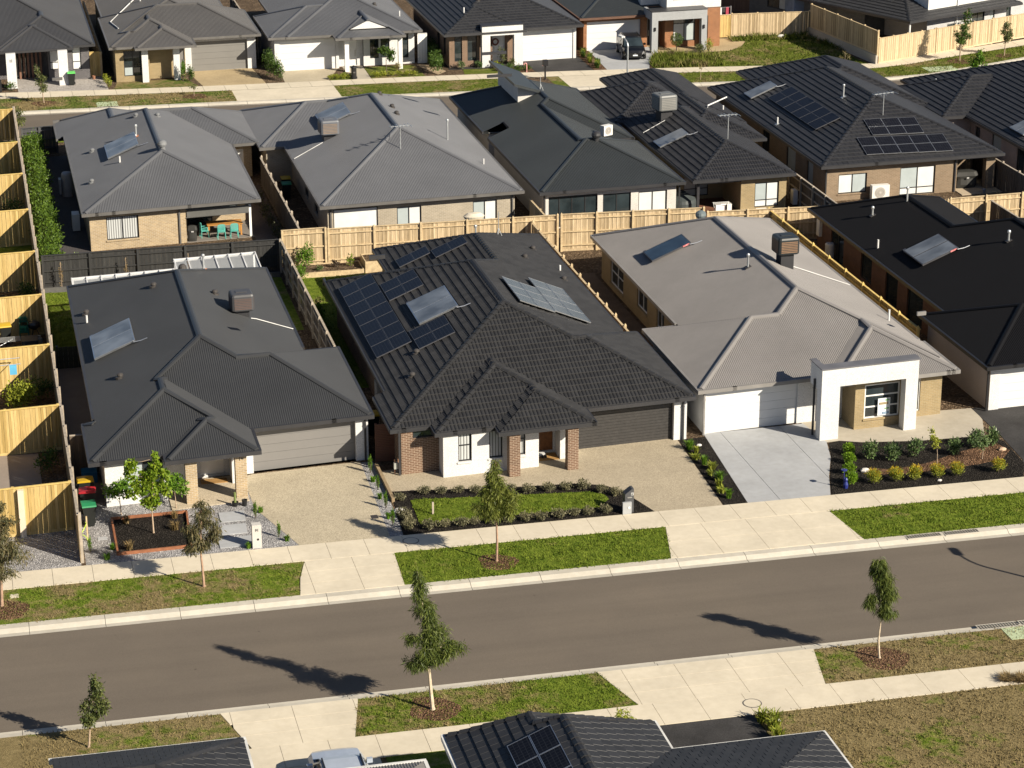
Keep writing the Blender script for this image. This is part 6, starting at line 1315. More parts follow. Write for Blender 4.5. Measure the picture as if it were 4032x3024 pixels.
t = thing('hot_water_cylinder', (49.2, 127.2, 0), 'white hot water cylinder beside the dark brick wall', 'water heater'); m = MB(); m.lathe((49.2, 127.2, 0), [(.27, 0), (.27, 1.15), (.22, 1.22), (0, 1.24)], 18); m.build('shell', plain('white_cylinder', (.6, .6, .6), .4), t, smooth=False); boxpart('cap', t, GUT_G, 49.1, 49.3, 126.9, 126.95, .3, .4)
t = thing('water_heater', (4.3, 105.2, 0), 'round grey heater tub behind the front corner of house fourteen', 'water heater'); m = MB(); m.lathe((4.3, 105.2, 0), [(.34, 0), (.38, .9), (.36, 1.0), (0, 1.02)], 18); m.build('shell', plain('tub_grey', (.30, .28, .27), .5), t); boxpart('filter_box', t, plain('tub_grey', (.30, .28, .27), .5), 3.75, 3.95, 104.9, 105.3, 0, .9)
for k, (yy, lb) in enumerate(((153.2, 'round grey water heater in the shaded side yard of the cream brick house'),)):
    t = thing('water_heater', (5.9, yy, 0), lb, 'water heater'); m = MB(); m.lathe((5.9, yy, 0), [(.36, 0), (.36, 1.5), (.3, 1.6), (0, 1.62)], 18); m.build('shell', plain('tub_grey', (.30, .28, .27), .5), t); boxpart('side_box', t, plain('tub_grey', (.30, .28, .27), .5), 5.35, 5.5, yy-.3, yy+.3, .2, 1.2)
boxthing('plastic_tub', plain('blue_plastic', (.01, .12, .30), .4), (3.7, 4.4, 102.3, 103.0, 0, .5), 'blue plastic tub in the dark side passage behind the bins', 'tub')
# clothes airers and washing
t = thing('clothes_airer', (46.15, 138.4, .08), 'white washing on a folding airer in front of the sandy alfresco', 'airer'); m = MB()
for s in (-1, 1): m.tube([(46.15-.5, 138.4+s*.3, .08), (46.15-.5, 138.4-s*.3, .85)], .02, 5); m.tube([(46.15+.5, 138.4+s*.3, .08), (46.15+.5, 138.4-s*.3, .85)], .02, 5)
for k in range(5): m.tube([(45.6, 138.1+.15*k, .85), (46.7, 138.1+.15*k, .85)], .012, 4)
m.build('frame', WHITE, t); CL = plain('white_cloth', (.72, .70, .68), .9, var=.08, scale=4)
for x0_, x1_, y_, zz_ in ((45.62, 45.98, 138.08, .25), (46.02, 46.35, 138.25, .15), (46.38, 46.68, 138.1, .3)):
    m = MB(); m.box(x0_, x1_, y_-.02, y_+.02, zz_, .86); m.build('towel', CL, t)
m = MB()
for x0_, y_, z_ in ((47.2, 138.4, .14), (47.9, 138.5, .2), (48.5, 138.45, .24)): m.prism([(x0_, y_), (x0_+.75, y_+.1), (x0_+.7, y_+.6), (x0_+.05, y_+.5)], .0, z_)
tag(m.build('laundry_bundle', CL, org=(47.9, 138.5, 0)), 'low white bundle of packaging lying behind the lower rear fence', 'bundle')
t = thing('washing_line', (64.6, 198, ZT), 'washing hanging on a line beside the orange brick house', 'washing line')
m = MB(); m.tube([(63.5, 198, 1.5), (66.3, 198, 1.5)], .015, 4); m.tube([(66.3, 198, ZT), (66.3, 198, 1.6)], .04, 6); m.build('line_frame', PIPE, t)
for k, c in enumerate(((.55, .08, .06), (.6, .6, .6), (.03, .03, .05), (.6, .58, .55), (.05, .06, .12), (.6, .6, .62), (.03, .03, .03), (.35, .05, .08))):
    m = MB(); x_ = 63.6+.32*k; m.box(x_, x_+.26, 197.98, 198.02, 1.5-.45-.25*(k % 3), 1.49); m.build('garment', plain('garment_%d' % k, c, .9), t)
t = thing('clothesline', (-.4, 132.6, 0), 'fold down clothesline on the yellow fence left of the black fence', 'clothesline'); m = MB(); m.tube([(-1.8, 132.3, 1.75), (.6, 132.3, 1.8), (.6, 131.2, 1.78), (-1.8, 131.2, 1.75)], .025, 5); m.tube([(.6, 132.3, 1.8), (-.1, 132.4, 1.1)], .02, 5); m.build('arm', PIPE, t)
t = thing('clothesline', (.5, 115.6, 0), 'fold down clothesline with blue and brown peg bags on the yellow fence above the bush', 'clothesline'); m = MB(); m.tube([(-1.5, 115.3, 1.85), (1.5, 115.3, 1.9), (1.5, 114.4, 1.88), (-1.5, 114.4, 1.85)], .025, 5); m.build('arm', PIPE, t); boxpart('peg_bag', t, plain('sky_blue_cloth', (.10, .38, .60), .8), .95, 1.3, 114.35, 114.42, 1.35, 1.85); boxpart('peg_bag', t, plain('mauve_cloth', (.20, .15, .15), .8), -.1, .15, 114.35, 114.42, 1.15, 1.75)
t = thing('clothesline', (.3, 150.5, 0), 'fold down clothesline with a blue peg bag on an upper yellow fence', 'clothesline'); m = MB(); m.tube([(-1.2, 150.2, 1.7), (1.0, 150.2, 1.75), (1.0, 149.4, 1.72), (-1.2, 149.4, 1.7)], .025, 5); m.build('arm', PIPE, t); boxpart('peg_bag', t, plain('sky_blue_cloth', (.10, .38, .60), .8), .2, .65, 149.3, 149.4, .75, 1.2)
t = thing('clothes_airer', (-.2, 139.3, 0), 'wire airer with a pale blue cloth in the small lawn at far left', 'airer'); m = MB()
for k in range(5): m.tube([(-1.0, 138.9+.18*k, .8), (.5, 138.9+.18*k, .8)], .015, 4)
m.tube([(-.9, 138.9, 0), (.4, 139.6, .8)], .018, 5); m.tube([(-.9, 139.6, .8), (.4, 138.9, 0)], .018, 5); m.build('frame', PIPE, t); boxpart('cloth', t, plain('pale_blue_cloth', (.28, .40, .62), .9), .1, .55, 138.9, 139.7, .55, .83)
t = thing('clothes_airer', (.4, 121.6, 0), 'wire airer beside the dark planter in the yard below the green chairs', 'airer'); m = MB()
for k in range(6): m.tube([(-.8, 121.2+.15*k, .8), (1.7, 121.2+.15*k, .85)], .014, 4)
m.tube([(-.7, 121.2, 0), (1.5, 122.0, .8)], .018, 5); m.build('frame', PIPE, t)
boxthing('planter_box', plain('dark_planter', (.035, .035, .037), .6), (1.75, 2.6, 121.9, 122.9, 0, .55), 'dark square planter in the neighbouring yard at far left', 'planter'); t = thing('gas_bottle', (2.7, 122.9, 0), 'small grey gas bottle by the left boundary fence', 'gas bottle'); m = MB(); m.lathe((2.7, 122.9, 0), [(.15, 0), (.17, .1), (.17, .32), (.09, .42), (.09, .5), (0, .5)], 14); m.build('bottle', plain('gas_grey', (.30, .31, .28), .5), t)
t = thing('barbecue', (2.5, 124.0, 0), 'dark kettle barbecue against the yellow fence beside the green chairs', 'barbecue'); m = MB(); m.lathe((2.5, 124.0, .5), [(.1, 0), (.3, .15), (.32, .3), (.26, .42), (.08, .5), (0, .5)], 14, 1.1, .8); m.build('bowl', plain('black_enamel', (.018, .018, .02), .35), t)
for a in (0, 2.1, 4.2): m = MB(); m.tube([(2.5+.3*math.cos(a), 124+.25*math.sin(a), 0), (2.5+.1*math.cos(a), 124+.1*math.sin(a), .6)], .02, 5); m.build('leg', GUT_D, t)
# letterboxes
t = thing('letterbox', (10.55, 93.25, 0), 'white rendered letterbox pillar numbered 14 in the gravel', 'letterbox'); boxpart('pillar', t, RC, 10.36, 10.76, 93.1, 93.45, 0, 1.08); m = MB()
m.box(10.51, 10.53, 93.075, 93.097, .8, .92); m.box(10.61, 10.625, 93.075, 93.097, .8, .92); m.box(10.55, 10.609, 93.075, 93.097, .835, .85); m.box(10.55, 10.563, 93.075, 93.097, .851, .92); m.build('number', plain('steel', (.5, .5, .5), .3, .8), t)
m = MB(); m.tube([(10.6, 93.09, .42), (10.6, 93.13, .42)], .05, 12); m.build('newspaper_hole', plain('black_plastic', (.012, .012, .012), .5), t)
t = thing('letterbox', (27.05, 93.2, 0), 'dark grey slanted letterbox with pale grey block, numbered 12, on the black mulch', 'letterbox'); DG = plain('dark_grey_letterbox', (.06, .062, .066), .5)
m = MB(); pr = [(26.93, 0), (27.33, 0), (27.33, 1.15), (27.24, 1.15), (26.93, .92)]
m.poly([(x, 93.1, z) for x, z in pr]); m.poly([(x, 93.5, z) for x, z in pr[::-1]])
for (xa, za), (xb, zb_) in zip(pr, pr[1:]+pr[:1]): m.poly([(xa, 93.1, za), (xa, 93.5, za), (xb, 93.5, zb_), (xb, 93.1, zb_)])
m.build('pillar', DG, t); boxpart('front_block', t, plain('pale_grey_paint', (.33, .34, .35), .5, var=.04), 26.8, 27.2, 92.98, 93.09, 0, .58)
m = MB(); m.tube([(27.08, 92.96, .33), (27.08, 92.985, .33)], .055, 14); m.build('newspaper_tube', PVC, t); m = MB(); m.box(27.03, 27.24, 93.08, 93.098, .74, .79); m.build('slot', ALU, t)
m = MB(); m.box(27.2, 27.31, 93.085, 93.098, .86, .98); pl_ = m.build('number_plate', PVC, t); m = MB(); m.box(27.225, 27.237, 93.07, 93.083, .88, .96)
for z_ in (.88, .918, .952): m.box(27.252, 27.29, 93.07, 93.083, z_, z_+.01)
m.box(27.28, 27.29, 93.072, 93.082, .928, .952); m.box(27.252, 27.262, 93.072, 93.082, .89, .918); m.build('number', plain('black_plastic', (.012, .012, .012), .5), pl_)
t = thing('letterbox', (30.42, 185.6, ZT), 'black iron letterbox pillar in front of the white house', 'letterbox'); m = MB(); m.lathe((30.42, 185.6, ZT), [(.28, 0), (.28, .15), (.22, .18), (.22, .85), (.27, .9), (.2, 1.0), (.06, 1.05), (0, 1.12)], 10); m.build('pillar', plain('black_iron', (.015, .015, .016), .4), t); boxpart('slot_plate', t, GUT_G, 30.34, 30.5, 185.36, 185.38, .1, .2)
t = thing('letterbox', (45.3, 181.6, ZT), 'dark letterbox on a tall post at the black driveway', 'letterbox'); boxpart('post', t, GUT_B, 45.24, 45.36, 181.55, 181.67, ZT, .75); boxpart('box', t, GUT_B, 45.12, 45.5, 181.4, 181.8, .75, 1.2)
boxthing('letterbox', plain('black_iron', (.015, .015, .016), .4), (2.35, 2.65, 187.3, 187.6, ZT, .55), 'black letterbox at the porch of house thirty three, at the left edge', 'letterbox')
# candy canes, gnome, sprinkler stake, stones
for k, (x_, y_) in enumerate(((44.5, 184.6), (45.9, 183.9))):
    m = MB(); P_ = [(x_, y_, ZT), (x_, y_, .25)]+[(x_-.12+.12*math.cos(a), y_, .25+.12*math.sin(a)) for a in (.6, 1.2, 1.9, 2.6, 3.3)]; m.tube(P_, .035, 6); tag(m.build('candy_cane', plain('red_white_cane', (.62, .30, .28), .5, var=.6, scale=9), org=(x_, y_, ZT)), ['red and white candy cane ornament left of the dark letterbox post', 'red and white candy cane ornament right of the dark letterbox post'][k], 'ornament', 'candy cane ornaments')
t = thing('garden_ornament', (37.5, 93.6, 0), 'small dark blue ornament among the front green ball shrubs', 'ornament'); m = MB(); m.lathe((37.5, 93.6, 0), [(.1, 0), (.12, .2), (.07, .34), (.09, .44), (.05, .52), (0, .55)], 12); m.build('figure', plain('cobalt_glaze', (.02, .03, .16), .3), t); m = MB(); m.tube([(37.42, 93.6, 0), (37.4, 93.62, .9)], .02, 5); m.lathe((37.4, 93.62, .9), [(0, -.02), (.16, 0), (.15, .03), (0, .05)], 6); m.build('spinner', plain('cobalt_glaze', (.02, .03, .16), .3), t)
boxthing('timber_stake', plain('stake_grey', (.40, .34, .27), .8), (18.57, 18.65, 94.9, 94.98, .04, .62), 'short timber stake standing in the small lawn', 'stake'); boxthing('timber_stake', T_POST, (3.5, 3.56, 95.6, 95.66, 0, 1.15), 'thin timber stake beside the left boundary fence', 'stake')
m = MB()
for a in range(14):
    t0, t1 = a*.5, (a+1)*.5; m.tube([(3.38+.12*math.cos(t0), 95.2+.15*math.sin(t0*1.3), .2+.06*a), (3.38+.12*math.cos(t1), 95.2+.15*math.sin(t1*1.3), .26+.06*a)], .018, 5)
tag(m.build('garden_hose', plain('lime_hose', (.42, .58, .05), .5), org=(3.38, 95.2, 0)), 'lime green garden hose hung on the left boundary fence', 'hose')
def stone(x, y, z, r, label, c=(.55, .53, .50)):
    m = MB(); m.lathe((x, y, z), [(r*.9, 0), (r, r*.3), (r*.6, r*.7), (0, r*.8)], 7, 1.2, .8); return tag(m.build('stone', plain('pale_stone', c, .9), org=(x, y, z)), label, 'stone', 'pale stones')
stone(39.1, 95.3, .03, .2, 'pale stone beside the third green ball shrub'); stone(17.2, 95.6, .03, .22, 'white stones between the shrubs at the left of the small lawn'); stone(46.4, 96.3, .03, .18, 'pale stone at the right end of the mulch bed', (.45, .32, .22)); stone(32.6, 100.2, .03, .12, 'white stone at the top of the black mulch strip'); stone(42.0, 93.4, .03, .1, 'small white stone below the middle yellow shrubs'); stone(69.2, 192.8, ZT+.1, .3, 'pale boulder at the foot of the fence above the lawn')
# doormats, shoes, pots
boxthing('doormat', plain('coir_mat', (.34, .19, .06), .95, fine=30), (9.0, 10.2, 100.8, 101.35, .05, .075), 'brown doormat at the white door of house fourteen', 'doormat'); boxthing('doormat', plain('coir_mat', (.34, .19, .06), .95, fine=30), (24.7, 25.7, 100.1, 100.9, .015, .04), 'orange brown doormat at the timber door of house twelve', 'doormat')
t = thing('step_bench', (24.75, 100.7, 0), 'low white step at the timber door of house twelve', 'step'); boxpart('tread', t, PVC, 24.6, 25.15, 100.6, 100.85, .12, .16); boxpart('base', t, PVC, 24.65, 25.1, 100.62, 100.83, .014, .12)
for x_, y_, lb in ((24.98, 100.45, 'left dark shoe on the doormat of house twelve'), (25.13, 100.47, 'right dark shoe on the doormat of house twelve')):
    m = MB(); m.lathe((x_, y_, .04), [(.07, 0), (.075, .06), (.05, .1), (0, .11)], 10, .8, 1.8); tag(m.build('shoe', plain('dark_shoe', (.02, .02, .03), .6), org=(x_, y_, .04)), lb, 'shoe', 'pair of dark shoes')
def pot(x, y, z, r, h, label, mat, plant=None):
    t = thing('plant_pot', (x, y, z), label, 'plant pot', shear=False); m = MB(); m.lathe((x, y, z), [(r*.7, 0), (r, h), (r*.85, h), (r*.8, h-.05), (0, h-.05)], 14); m.build('pot', mat, t, shear=False)
    if plant: m = MB(); m.tube([(x, y, z+h-.06), (x, y, z+h+.45)], [.06, .05], 8); m.build('cactus', plain('cactus_green', (.16, .20, .06), .8), t, shear=False)
    return t
BP = plain('black_plastic', (.012, .012, .012), .5); pot(10.2, 98.0, 0, .15, .22, 'black pot with a pale stubby cactus by the right porch pillar', BP, 1); pot(10.62, 97.95, 0, .13, .3, 'black pot on wooden legs by the right porch pillar', BP); pot(1.0, 131.0, 0, .2, .35, 'black pot with a white rim in the yard left of the black fence', BP); pot(10.0, 190.3, ZT, .14, .3, 'small pot by the yellow side gate at upper left', plain('terracotta', (.25, .12, .07), .8)); pot(64.6, 139.6, .05, .15, .25, 'grey bucket on the pale patio slab', plain('grey_bucket', (.2, .21, .24), .5))
t = thing('gas_meter', (17.9, 100.1, 0), 'grey gas meter at the left corner of house twelve', 'meter'); boxpart('meter', t, plain('gas_grey', (.30, .31, .28), .5), 17.8, 18.05, 99.95, 100.15, .3, .6); m = MB(); m.tube([(17.85, 100.05, 0), (17.85, 100.05, .75), (18.0, 100.05, .75), (18.0, 100.05, .55)], .03, 6); m.build('pipe', plain('copper', (.35, .2, .12), .5), t)
# raised beds behind house twelve
def raised(x0, x1, y0, y1, h, label):
    t = thing('raised_garden_bed', ((x0+x1)/2, (y0+y1)/2, 0), label, 'garden bed', 'raised timber garden beds'); w_ = .06
    for k in range(2):
        z0_, z1_ = k*h/2+.003, (k+1)*h/2
        for b in ((x0, x1, y0, y0+w_), (x0, x1, y1-w_, y1), (x0, x0+w_, y0+w_, y1-w_), (x1-w_, x1, y0+w_, y1-w_)): boxpart('sleeper', t, T_POST, *b, z0_, z1_)
    m = MB(); m.poly([(x0+w_, y0+w_, h-.06), (x1-w_, y0+w_, h-.06), (x1-w_, y1-w_, h-.06), (x0+w_, y1-w_, h-.06)]); m.build('soil_fill', SOIL, t)
raised(18.0, 21.85, 131.4, 133.2, .32, 'long low raised timber bed below the pale rear fence'); raised(21.95, 23.2, 131.5, 133.2, .72, 'tall square raised timber bed next to the tiled rear wing')
# white pergola behind house fourteen
t = thing('pergola', (12.5, 127.0, 0), 'white translucent pergola roof behind house fourteen', 'pergola'); PGL = plain('white_beam', (.60, .60, .60), .5)
m, n, b = newmat('clear_roof_sheet'); b.inputs['Base Color'].default_value = (.75, .78, .8, 1); b.inputs['Roughness'].default_value = .3; b.inputs['Alpha'].default_value = .35
for px0, px1, dep in ((4.7, 10.4, 1.15), (10.5, 15.2, 2.95)):
    ya = 124.95+(px0-4.5)*.085; yb = 124.95+(px1-4.5)*.085
    mm = MB(); mm.poly([(px0, ya, 2.42), (px1, yb, 2.42), (px1, yb+dep, 2.56), (px0, ya+dep, 2.56)]); mm.build('roof_sheet', m, t)
    mm = MB(); mm.obox((px0, ya+dep, 2.5), Vector((1, .085, 0)).normalized(), Vector((-.085, 1, 0)).normalized(), (0, 0, 1), 0, px1-px0, -.05, .05, -.06, .1); mm.build('beam', PGL, t)
    n_ = round((px1-px0)/.78)
    for k in range(n_+1):
        x_ = px0+.04+(px1-px0-.08)*k/n_; y_ = ya+(x_-px0)*.085; mm = MB(); mm.obox((x_, y_, 2.44), (1, 0, 0), Vector((0, dep, .14)).normalized(), Vector((0, -.14, dep)).normalized(), -.03, .03, 0, dep, -.02, .05); mm.build('rafter', PGL, t)
    for x_ in (px0+.1, px1-.1): boxpart('post', t, PGL, x_-.05, x_+.05, ya+(x_-px0)*.085+dep-.1, ya+(x_-px0)*.085+dep-.06, 0, 2.46)
boxthing('garden_shed', plain('shed_steel', (.20, .25, .33), .45), (72.2, 76.2, 198, 202, ZT, 2.0), 'small blue grey metal shed behind the fence at the top', 'shed')
fence((3.4, 118.6), (5.0, 118.6), 1.2, plain('dark_green_steel', (.012, .02, .015), .5), GUT_B, 'dark picket gate across the side path left of house fourteen', rails=True, side=-1, pw=.12, name='picket_gate', group=None, plinth=False, cap=False)
m = MB(); m.lathe((29.3, 135.2, 0), [(.1, 0), (.1, 1.85), (.6, 1.88), (.66, 2.02), (.4, 2.2), (0, 2.25)], 20, 1, .6); tag(m.build('folded_umbrella', plain('cream_canvas', (.52, .47, .38), .8), org=(29.3, 135.2, 0)), 'cream rounded canvas top showing above the pale rear fence', 'umbrella')
# street lamps
def lamp(x, y, z, h, ang, label):
    t = thing('street_lamp', (x, y, z), label, 'street lamp', 'street lamps', shear=False); c_, s_ = math.cos(ang), math.sin(ang); m = MB()
    P_ = [(x, y, z), (x, y, z+h*.5), (x, y, z+h-.55)]+[(x+c_*.9*(1-math.cos(a)), y+s_*.9*(1-math.cos(a)), z+h-.55+.5*math.sin(a)) for a in (.4, .8, 1.2, 1.5)]; m.tube(P_, [.085, .075, .06, .055, .05, .045, .04], 8); m.build('pole', PIPE, t, shear=False)
    e = Vector(P_[-1]); A = Vector((c_, s_, 0)); B = Vector((-s_, c_, 0)); m = MB(); m.obox(e, A, B, (0, 0, 1), -.05, .65, -.14, .14, -.04, .09); m.build('lamp_head', plain('lamp_white', (.62, .62, .6), .4), t, shear=False); m = MB(); m.obox(e, A, B, (0, 0, 1), .1, .6, -.1, .1, -.06, -.041); m.build('diffuser', GLASS, t, shear=False)
lamp(48.95, 170.4, -.4, 5.35, rd(100), 'grey street lamp standing behind the rolled tile roof by the far street')
lamp(45.9, 78.0, 0, 5.3, rd(90), 'street lamp standing on the near verge just outside the right edge')
# ------------------------------------------------------------------ cars
def car(x, y, z, rot, L, W, H, paint, label, kind='suv'):
    """lofted body: stations from nose (-y) to tail"""
    t = thing('parked_car', (x, y, z), label, 'car', 'parked cars', shear=False); c_, s_ = math.cos(rot), math.sin(rot)
    T = lambda p: (x+p[0]*c_-p[1]*s_, y+p[0]*s_+p[1]*c_, z+p[2])
    class TB(MB):
        def poly(s, pts, uv=None): MB.poly(s, [T(p) for p in pts], uv)
    hl = L/2
    # (y, half width, sill z, shoulder z, hood/belt z)
    st = [(-hl, .62, .38, .55, .62), (-hl+.12, .80, .28, .68, .82), (-hl+.45, .90, .24, .80, .95), (-hl+1.15, .94, .24, .90, 1.04), (-.75, .95, .24, .95, 1.06), (0, .95, .24, .97, 1.07), (hl-1.2, .94, .26, .98, 1.08), (hl-.4, .90, .30, .98, 1.08), (hl-.08, .82, .34, .92, 1.02), (hl, .70, .42, .85, .95)]
    sc_ = W/1.9; rings = []
    for yy, hw, a, s2, tp in st:
        hw *= sc_; rings.append([(-hw*.9, yy, a), (-hw, yy, a+.14), (-hw*1.0, yy, s2*.7), (-hw*.985, yy, s2), (-hw*.86, yy, tp), (-hw*.4, yy, tp+.03), (hw*.4, yy, tp+.03), (hw*.86, yy, tp), (hw*.985, yy, s2), (hw, yy, s2*.7), (hw, yy, a+.14), (hw*.9, yy, a)])
    m = TB()
    for A, B in zip(rings, rings[1:]):
        for i in range(11): m.poly([A[i], A[i+1], B[i+1], B[i]][::-1])
        m.poly([A[11], A[0], B[0], B[11]][::-1])
    m.poly(rings[0]); m.poly(rings[-1][::-1]); m.build('body', paint, t, smooth=False, shear=False)
    g = [(-hl+1.05, .80, 1.05), (-.62, .70, H-.07), (-.35, .685, H-.01), (hl-1.3, .68, H), (hl-.75, .66, H-.07), (hl-.22, .74, 1.06)]
    g = [(a, b*sc_, c) for a, b, c in g]; m = TB()
    for (ya, wa, za), (yb, wb, zb_) in zip(g[1:-1], g[2:-1]): m.poly([(-wa, ya, za), (wa, ya, za), (wb, yb, zb_), (-wb, yb, zb_)])
    m.poly([(-g[1][1], g[1][0]+.03, g[1][2]-.1), (g[1][1], g[1][0]+.03, g[1][2]-.1), (g[1][1], g[1][0], g[1][2]), (-g[1][1], g[1][0], g[1][2])])
    for s in (-1, 1):
        for p, q in (((.86, -.95, 1.05), (.72, -.3, H-.05)), ((.90, .35, 1.06), (.72, .35, H-.05)), ((.90, hl-1.1, 1.06), (.70, hl-1.25, H-.05)), ((.84, hl-.25, 1.06), (.68, hl-.85, H-.08))):
            pa, qa = (p[0]*sc_*s, p[1], p[2]), (q[0]*sc_*s, q[1], q[2]); m.poly([(pa[0], pa[1]-.05, pa[2]), (pa[0], pa[1]+.06, pa[2]), (qa[0], qa[1]+.06, qa[2]), (qa[0], qa[1]-.05, qa[2])][::s])
        m.poly([(.72*sc_*s, -.42, H-.1), (.70*sc_*s, hl-.8, H-.1), (.68*sc_*s, hl-.8, H-.03), (.69*sc_*s, -.42, H-.02)][::s])
    m.build('roof', paint, t, shear=False)
    m = TB(); m.poly([(-g[0][1], g[0][0], g[0][2]), (g[0][1], g[0][0], g[0][2]), (g[1][1], g[1][0], g[1][2]-.02), (-g[1][1], g[1][0], g[1][2]-.02)]); m.build('windscreen', GLASS, t, shear=False)
    m = TB(); m.poly([(g[-1][1], g[-1][0], g[-1][2]), (-g[-1][1], g[-1][0], g[-1][2]), (-g[-2][1], g[-2][0], g[-2][2]), (g[-2][1], g[-2][0], g[-2][2])]); m.build('rear_window', GLASS, t, shear=False)
    for s in (-1, 1):
        m = TB(); m.poly([(.855*sc_*s, -.95, 1.06), (.90*sc_*s, .3, 1.07), (.90*sc_*s, hl-.3, 1.07), (.70*sc_*s, hl-.85, H-.09), (.715*sc_*s, -.45, H-.1)][::s]); m.build('side_window', GLASS, t, shear=False)
        m = TB(); m.obox((.99*sc_*s, -.72, 1.08), (1, 0, 0), (0, 1, 0), (0, 0, 1), -.1, .1, -.06, .08, -.06, .1); m.build('mirror', paint, t, shear=False)
        m = TB(); m.poly([(.50*sc_*s, -hl-.005, .62), (.80*sc_*s, -hl+.14, .66), (.82*sc_*s, -hl+.13, .52), (.54*sc_*s, -hl-.005, .50)][::-s]); m.build('headlight', plain('headlight', (.5, .52, .55), .15), t, shear=False)
        for yy in (-hl+.85, hl-.85):
            m = TB(); q = MB(); q.tube([(.80*sc_*s, yy, .34), (.97*sc_*s, yy, .34)], .34, 18); m.v = []
            for f in q.f: m.poly([q.v[i] for i in f])
            wh = m.build('wheel', plain('tyre', (.018, .018, .018), .8), t, shear=False)
            m = TB(); q = MB(); q.tube([(.96*sc_*s, yy, .34), (.985*sc_*s, yy, .34)], .22, 14)
            for f in q.f: m.poly([q.v[i] for i in f])
            m.build('rim', ALU, wh, shear=False)
    m = TB(); m.poly([(-.5*sc_, -hl-.01, .66), (.5*sc_, -hl-.01, .66), (.56*sc_, -hl-.01, .42), (-.56*sc_, -hl-.01, .42)][::-1]); m.build('grille', plain('grille_black', (.01, .01, .011), .3), t, shear=False)
    m = TB(); m.poly([(-.2, -hl-.02, .42), (.2, -hl-.02, .42), (.2, -hl-.02, .53), (-.2, -hl-.02, .53)]); m.build('number_plate', plain('plate_white', (.62, .66, .68), .4), t, shear=False)
    m = TB(); m.obox((0, -hl-.012, .585), (1, 0, 0), (0, 0, 1), (0, -1, 0), -.08, .08, -.03, .03, 0, .008); m.build('emblem', ALU, t, shear=False)
    for s in (-1, 1):
        m = TB(); m.obox((.63*sc_*s, .3, H+.03), (1, 0, 0), (0, 1, 0), (0, 0, 1), -.025, .025, -.7, .9, -.02, .03); m.build('roof_rail', plain('rail_black', (.015, .015, .016), .3), t, shear=False)
    return t
car(54.55, 188.9, ZT+.02, rd(-7), 4.6, 1.95, 1.72, carpaint('black_car_paint', (.004, .004, .005)), 'black SUV parked on the concrete driveway before the white garage, facing the street')
car(10.65, 70.95, .02, rd(180), 4.7, 2.0, 1.5, carpaint('silver_car_paint', (.42, .47, .55)), 'silver car half under the carport at the bottom edge')
# ------------------------------------------------------------------ trees and plants
def leaf_cloud(blobs, n, L, W, droop=0, up=0, surf=.55, jitter=.35):
    """diamond leaves scattered through ellipsoid clumps (x, y, z, rx, ry, rz)"""
    B = np.array(blobs, float); vol = (B[:, 3]*B[:, 4]*B[:, 5])**.75; idx = rng.choice(len(B), n, p=vol/vol.sum()); b = B[idx]
    d = rng.normal(size=(n, 3)); d /= np.linalg.norm(d, axis=1)[:, None]; r = (rng.random(n)**surf)[:, None]
    # ragged outline: clump radius varies with direction
    rag = 1+jitter*np.sin(d[:, :1]*5+b[:, :1]*7)*np.sin(d[:, 1:2]*6+d[:, 2:3]*4+b[:, 2:3]*5)
    P = b[:, :3]+d*b[:, 3:6]*r*rag
    t = rng.normal(size=(n, 3))+d*.6; t[:, 2] += up*2-droop*2.2; t /= np.linalg.norm(t, axis=1)[:, None]
    q = np.cross(t, rng.normal(size=(n, 3))); q /= np.linalg.norm(q, axis=1)[:, None]
    s = rng.uniform(.65, 1.3, n)[:, None]
    return np.stack([P, P+t*L*s*.45+q*W*s*.5, P+t*L*s, P+t*L*s*.45-q*W*s*.5], 1)
def foliage_obj(name, V, mat, parent=None, org=None, **props):
    o_ = ORG[parent.name] if parent is not None else Vector(org)
    me = fastmesh(name, V-np.array(o_), None, mat); o = bpy.data.objects.new(name, me); COL.objects.link(o)
    if parent is not None: o.parent = parent; ORG[o.name] = o_
    else: o.location = o_; ORG[o.name] = o_
    return o
L_GUM = leaf('gum_leaves', (.055, .075, .025), (.15, .165, .06), .2); L_GUMR = leaf('reddish_gum_leaves', (.06, .07, .03), (.17, .14, .07), .2); L_WEEP = leaf('weeping_wattle_leaves', (.045, .075, .018), (.14, .17, .035), .25); L_LIME = leaf('lime_leaves', (.10, .19, .012), (.25, .33, .03), .35); L_DEEP = leaf('deep_green_leaves', (.025, .06, .012), (.09, .15, .025), .2); L_BRIGHT = leaf('bright_green_leaves', (.06, .15, .012), (.16, .28, .03), .3)
L_VAR = leaf('variegated_leaves', (.08, .085, .04), (.24, .22, .14), .15); L_YEL = leaf('golden_tips', (.30, .22, .01), (.50, .36, .02), .25); L_GRASSY = leaf('strappy_leaves', (.12, .17, .015), (.34, .36, .06), .3); L_DRY = leaf('dry_grass_leaves', (.16, .11, .05), (.30, .22, .10), .2); L_GLOSS = leaf('glossy_leaves', (.04, .085, .025), (.16, .22, .09), .2, .35); L_YG = leaf('yellow_green_leaves', (.16, .20, .02), (.36, .38, .05), .3); L_BARE = leaf('sparse_leaves', (.18, .16, .06), (.30, .26, .12), .3)
BARK = plain('pale_bark', (.36, .27, .19), .9, var=.3, scale=6); BARK2 = plain('smooth_pink_bark', (.34, .22, .15), .9, var=.25, scale=6); BARKD = plain('dark_bark', (.10, .075, .055), .9, var=.3, scale=6); BARKP = plain('papery_bark', (.50, .41, .30), .9, var=.3, scale=9)
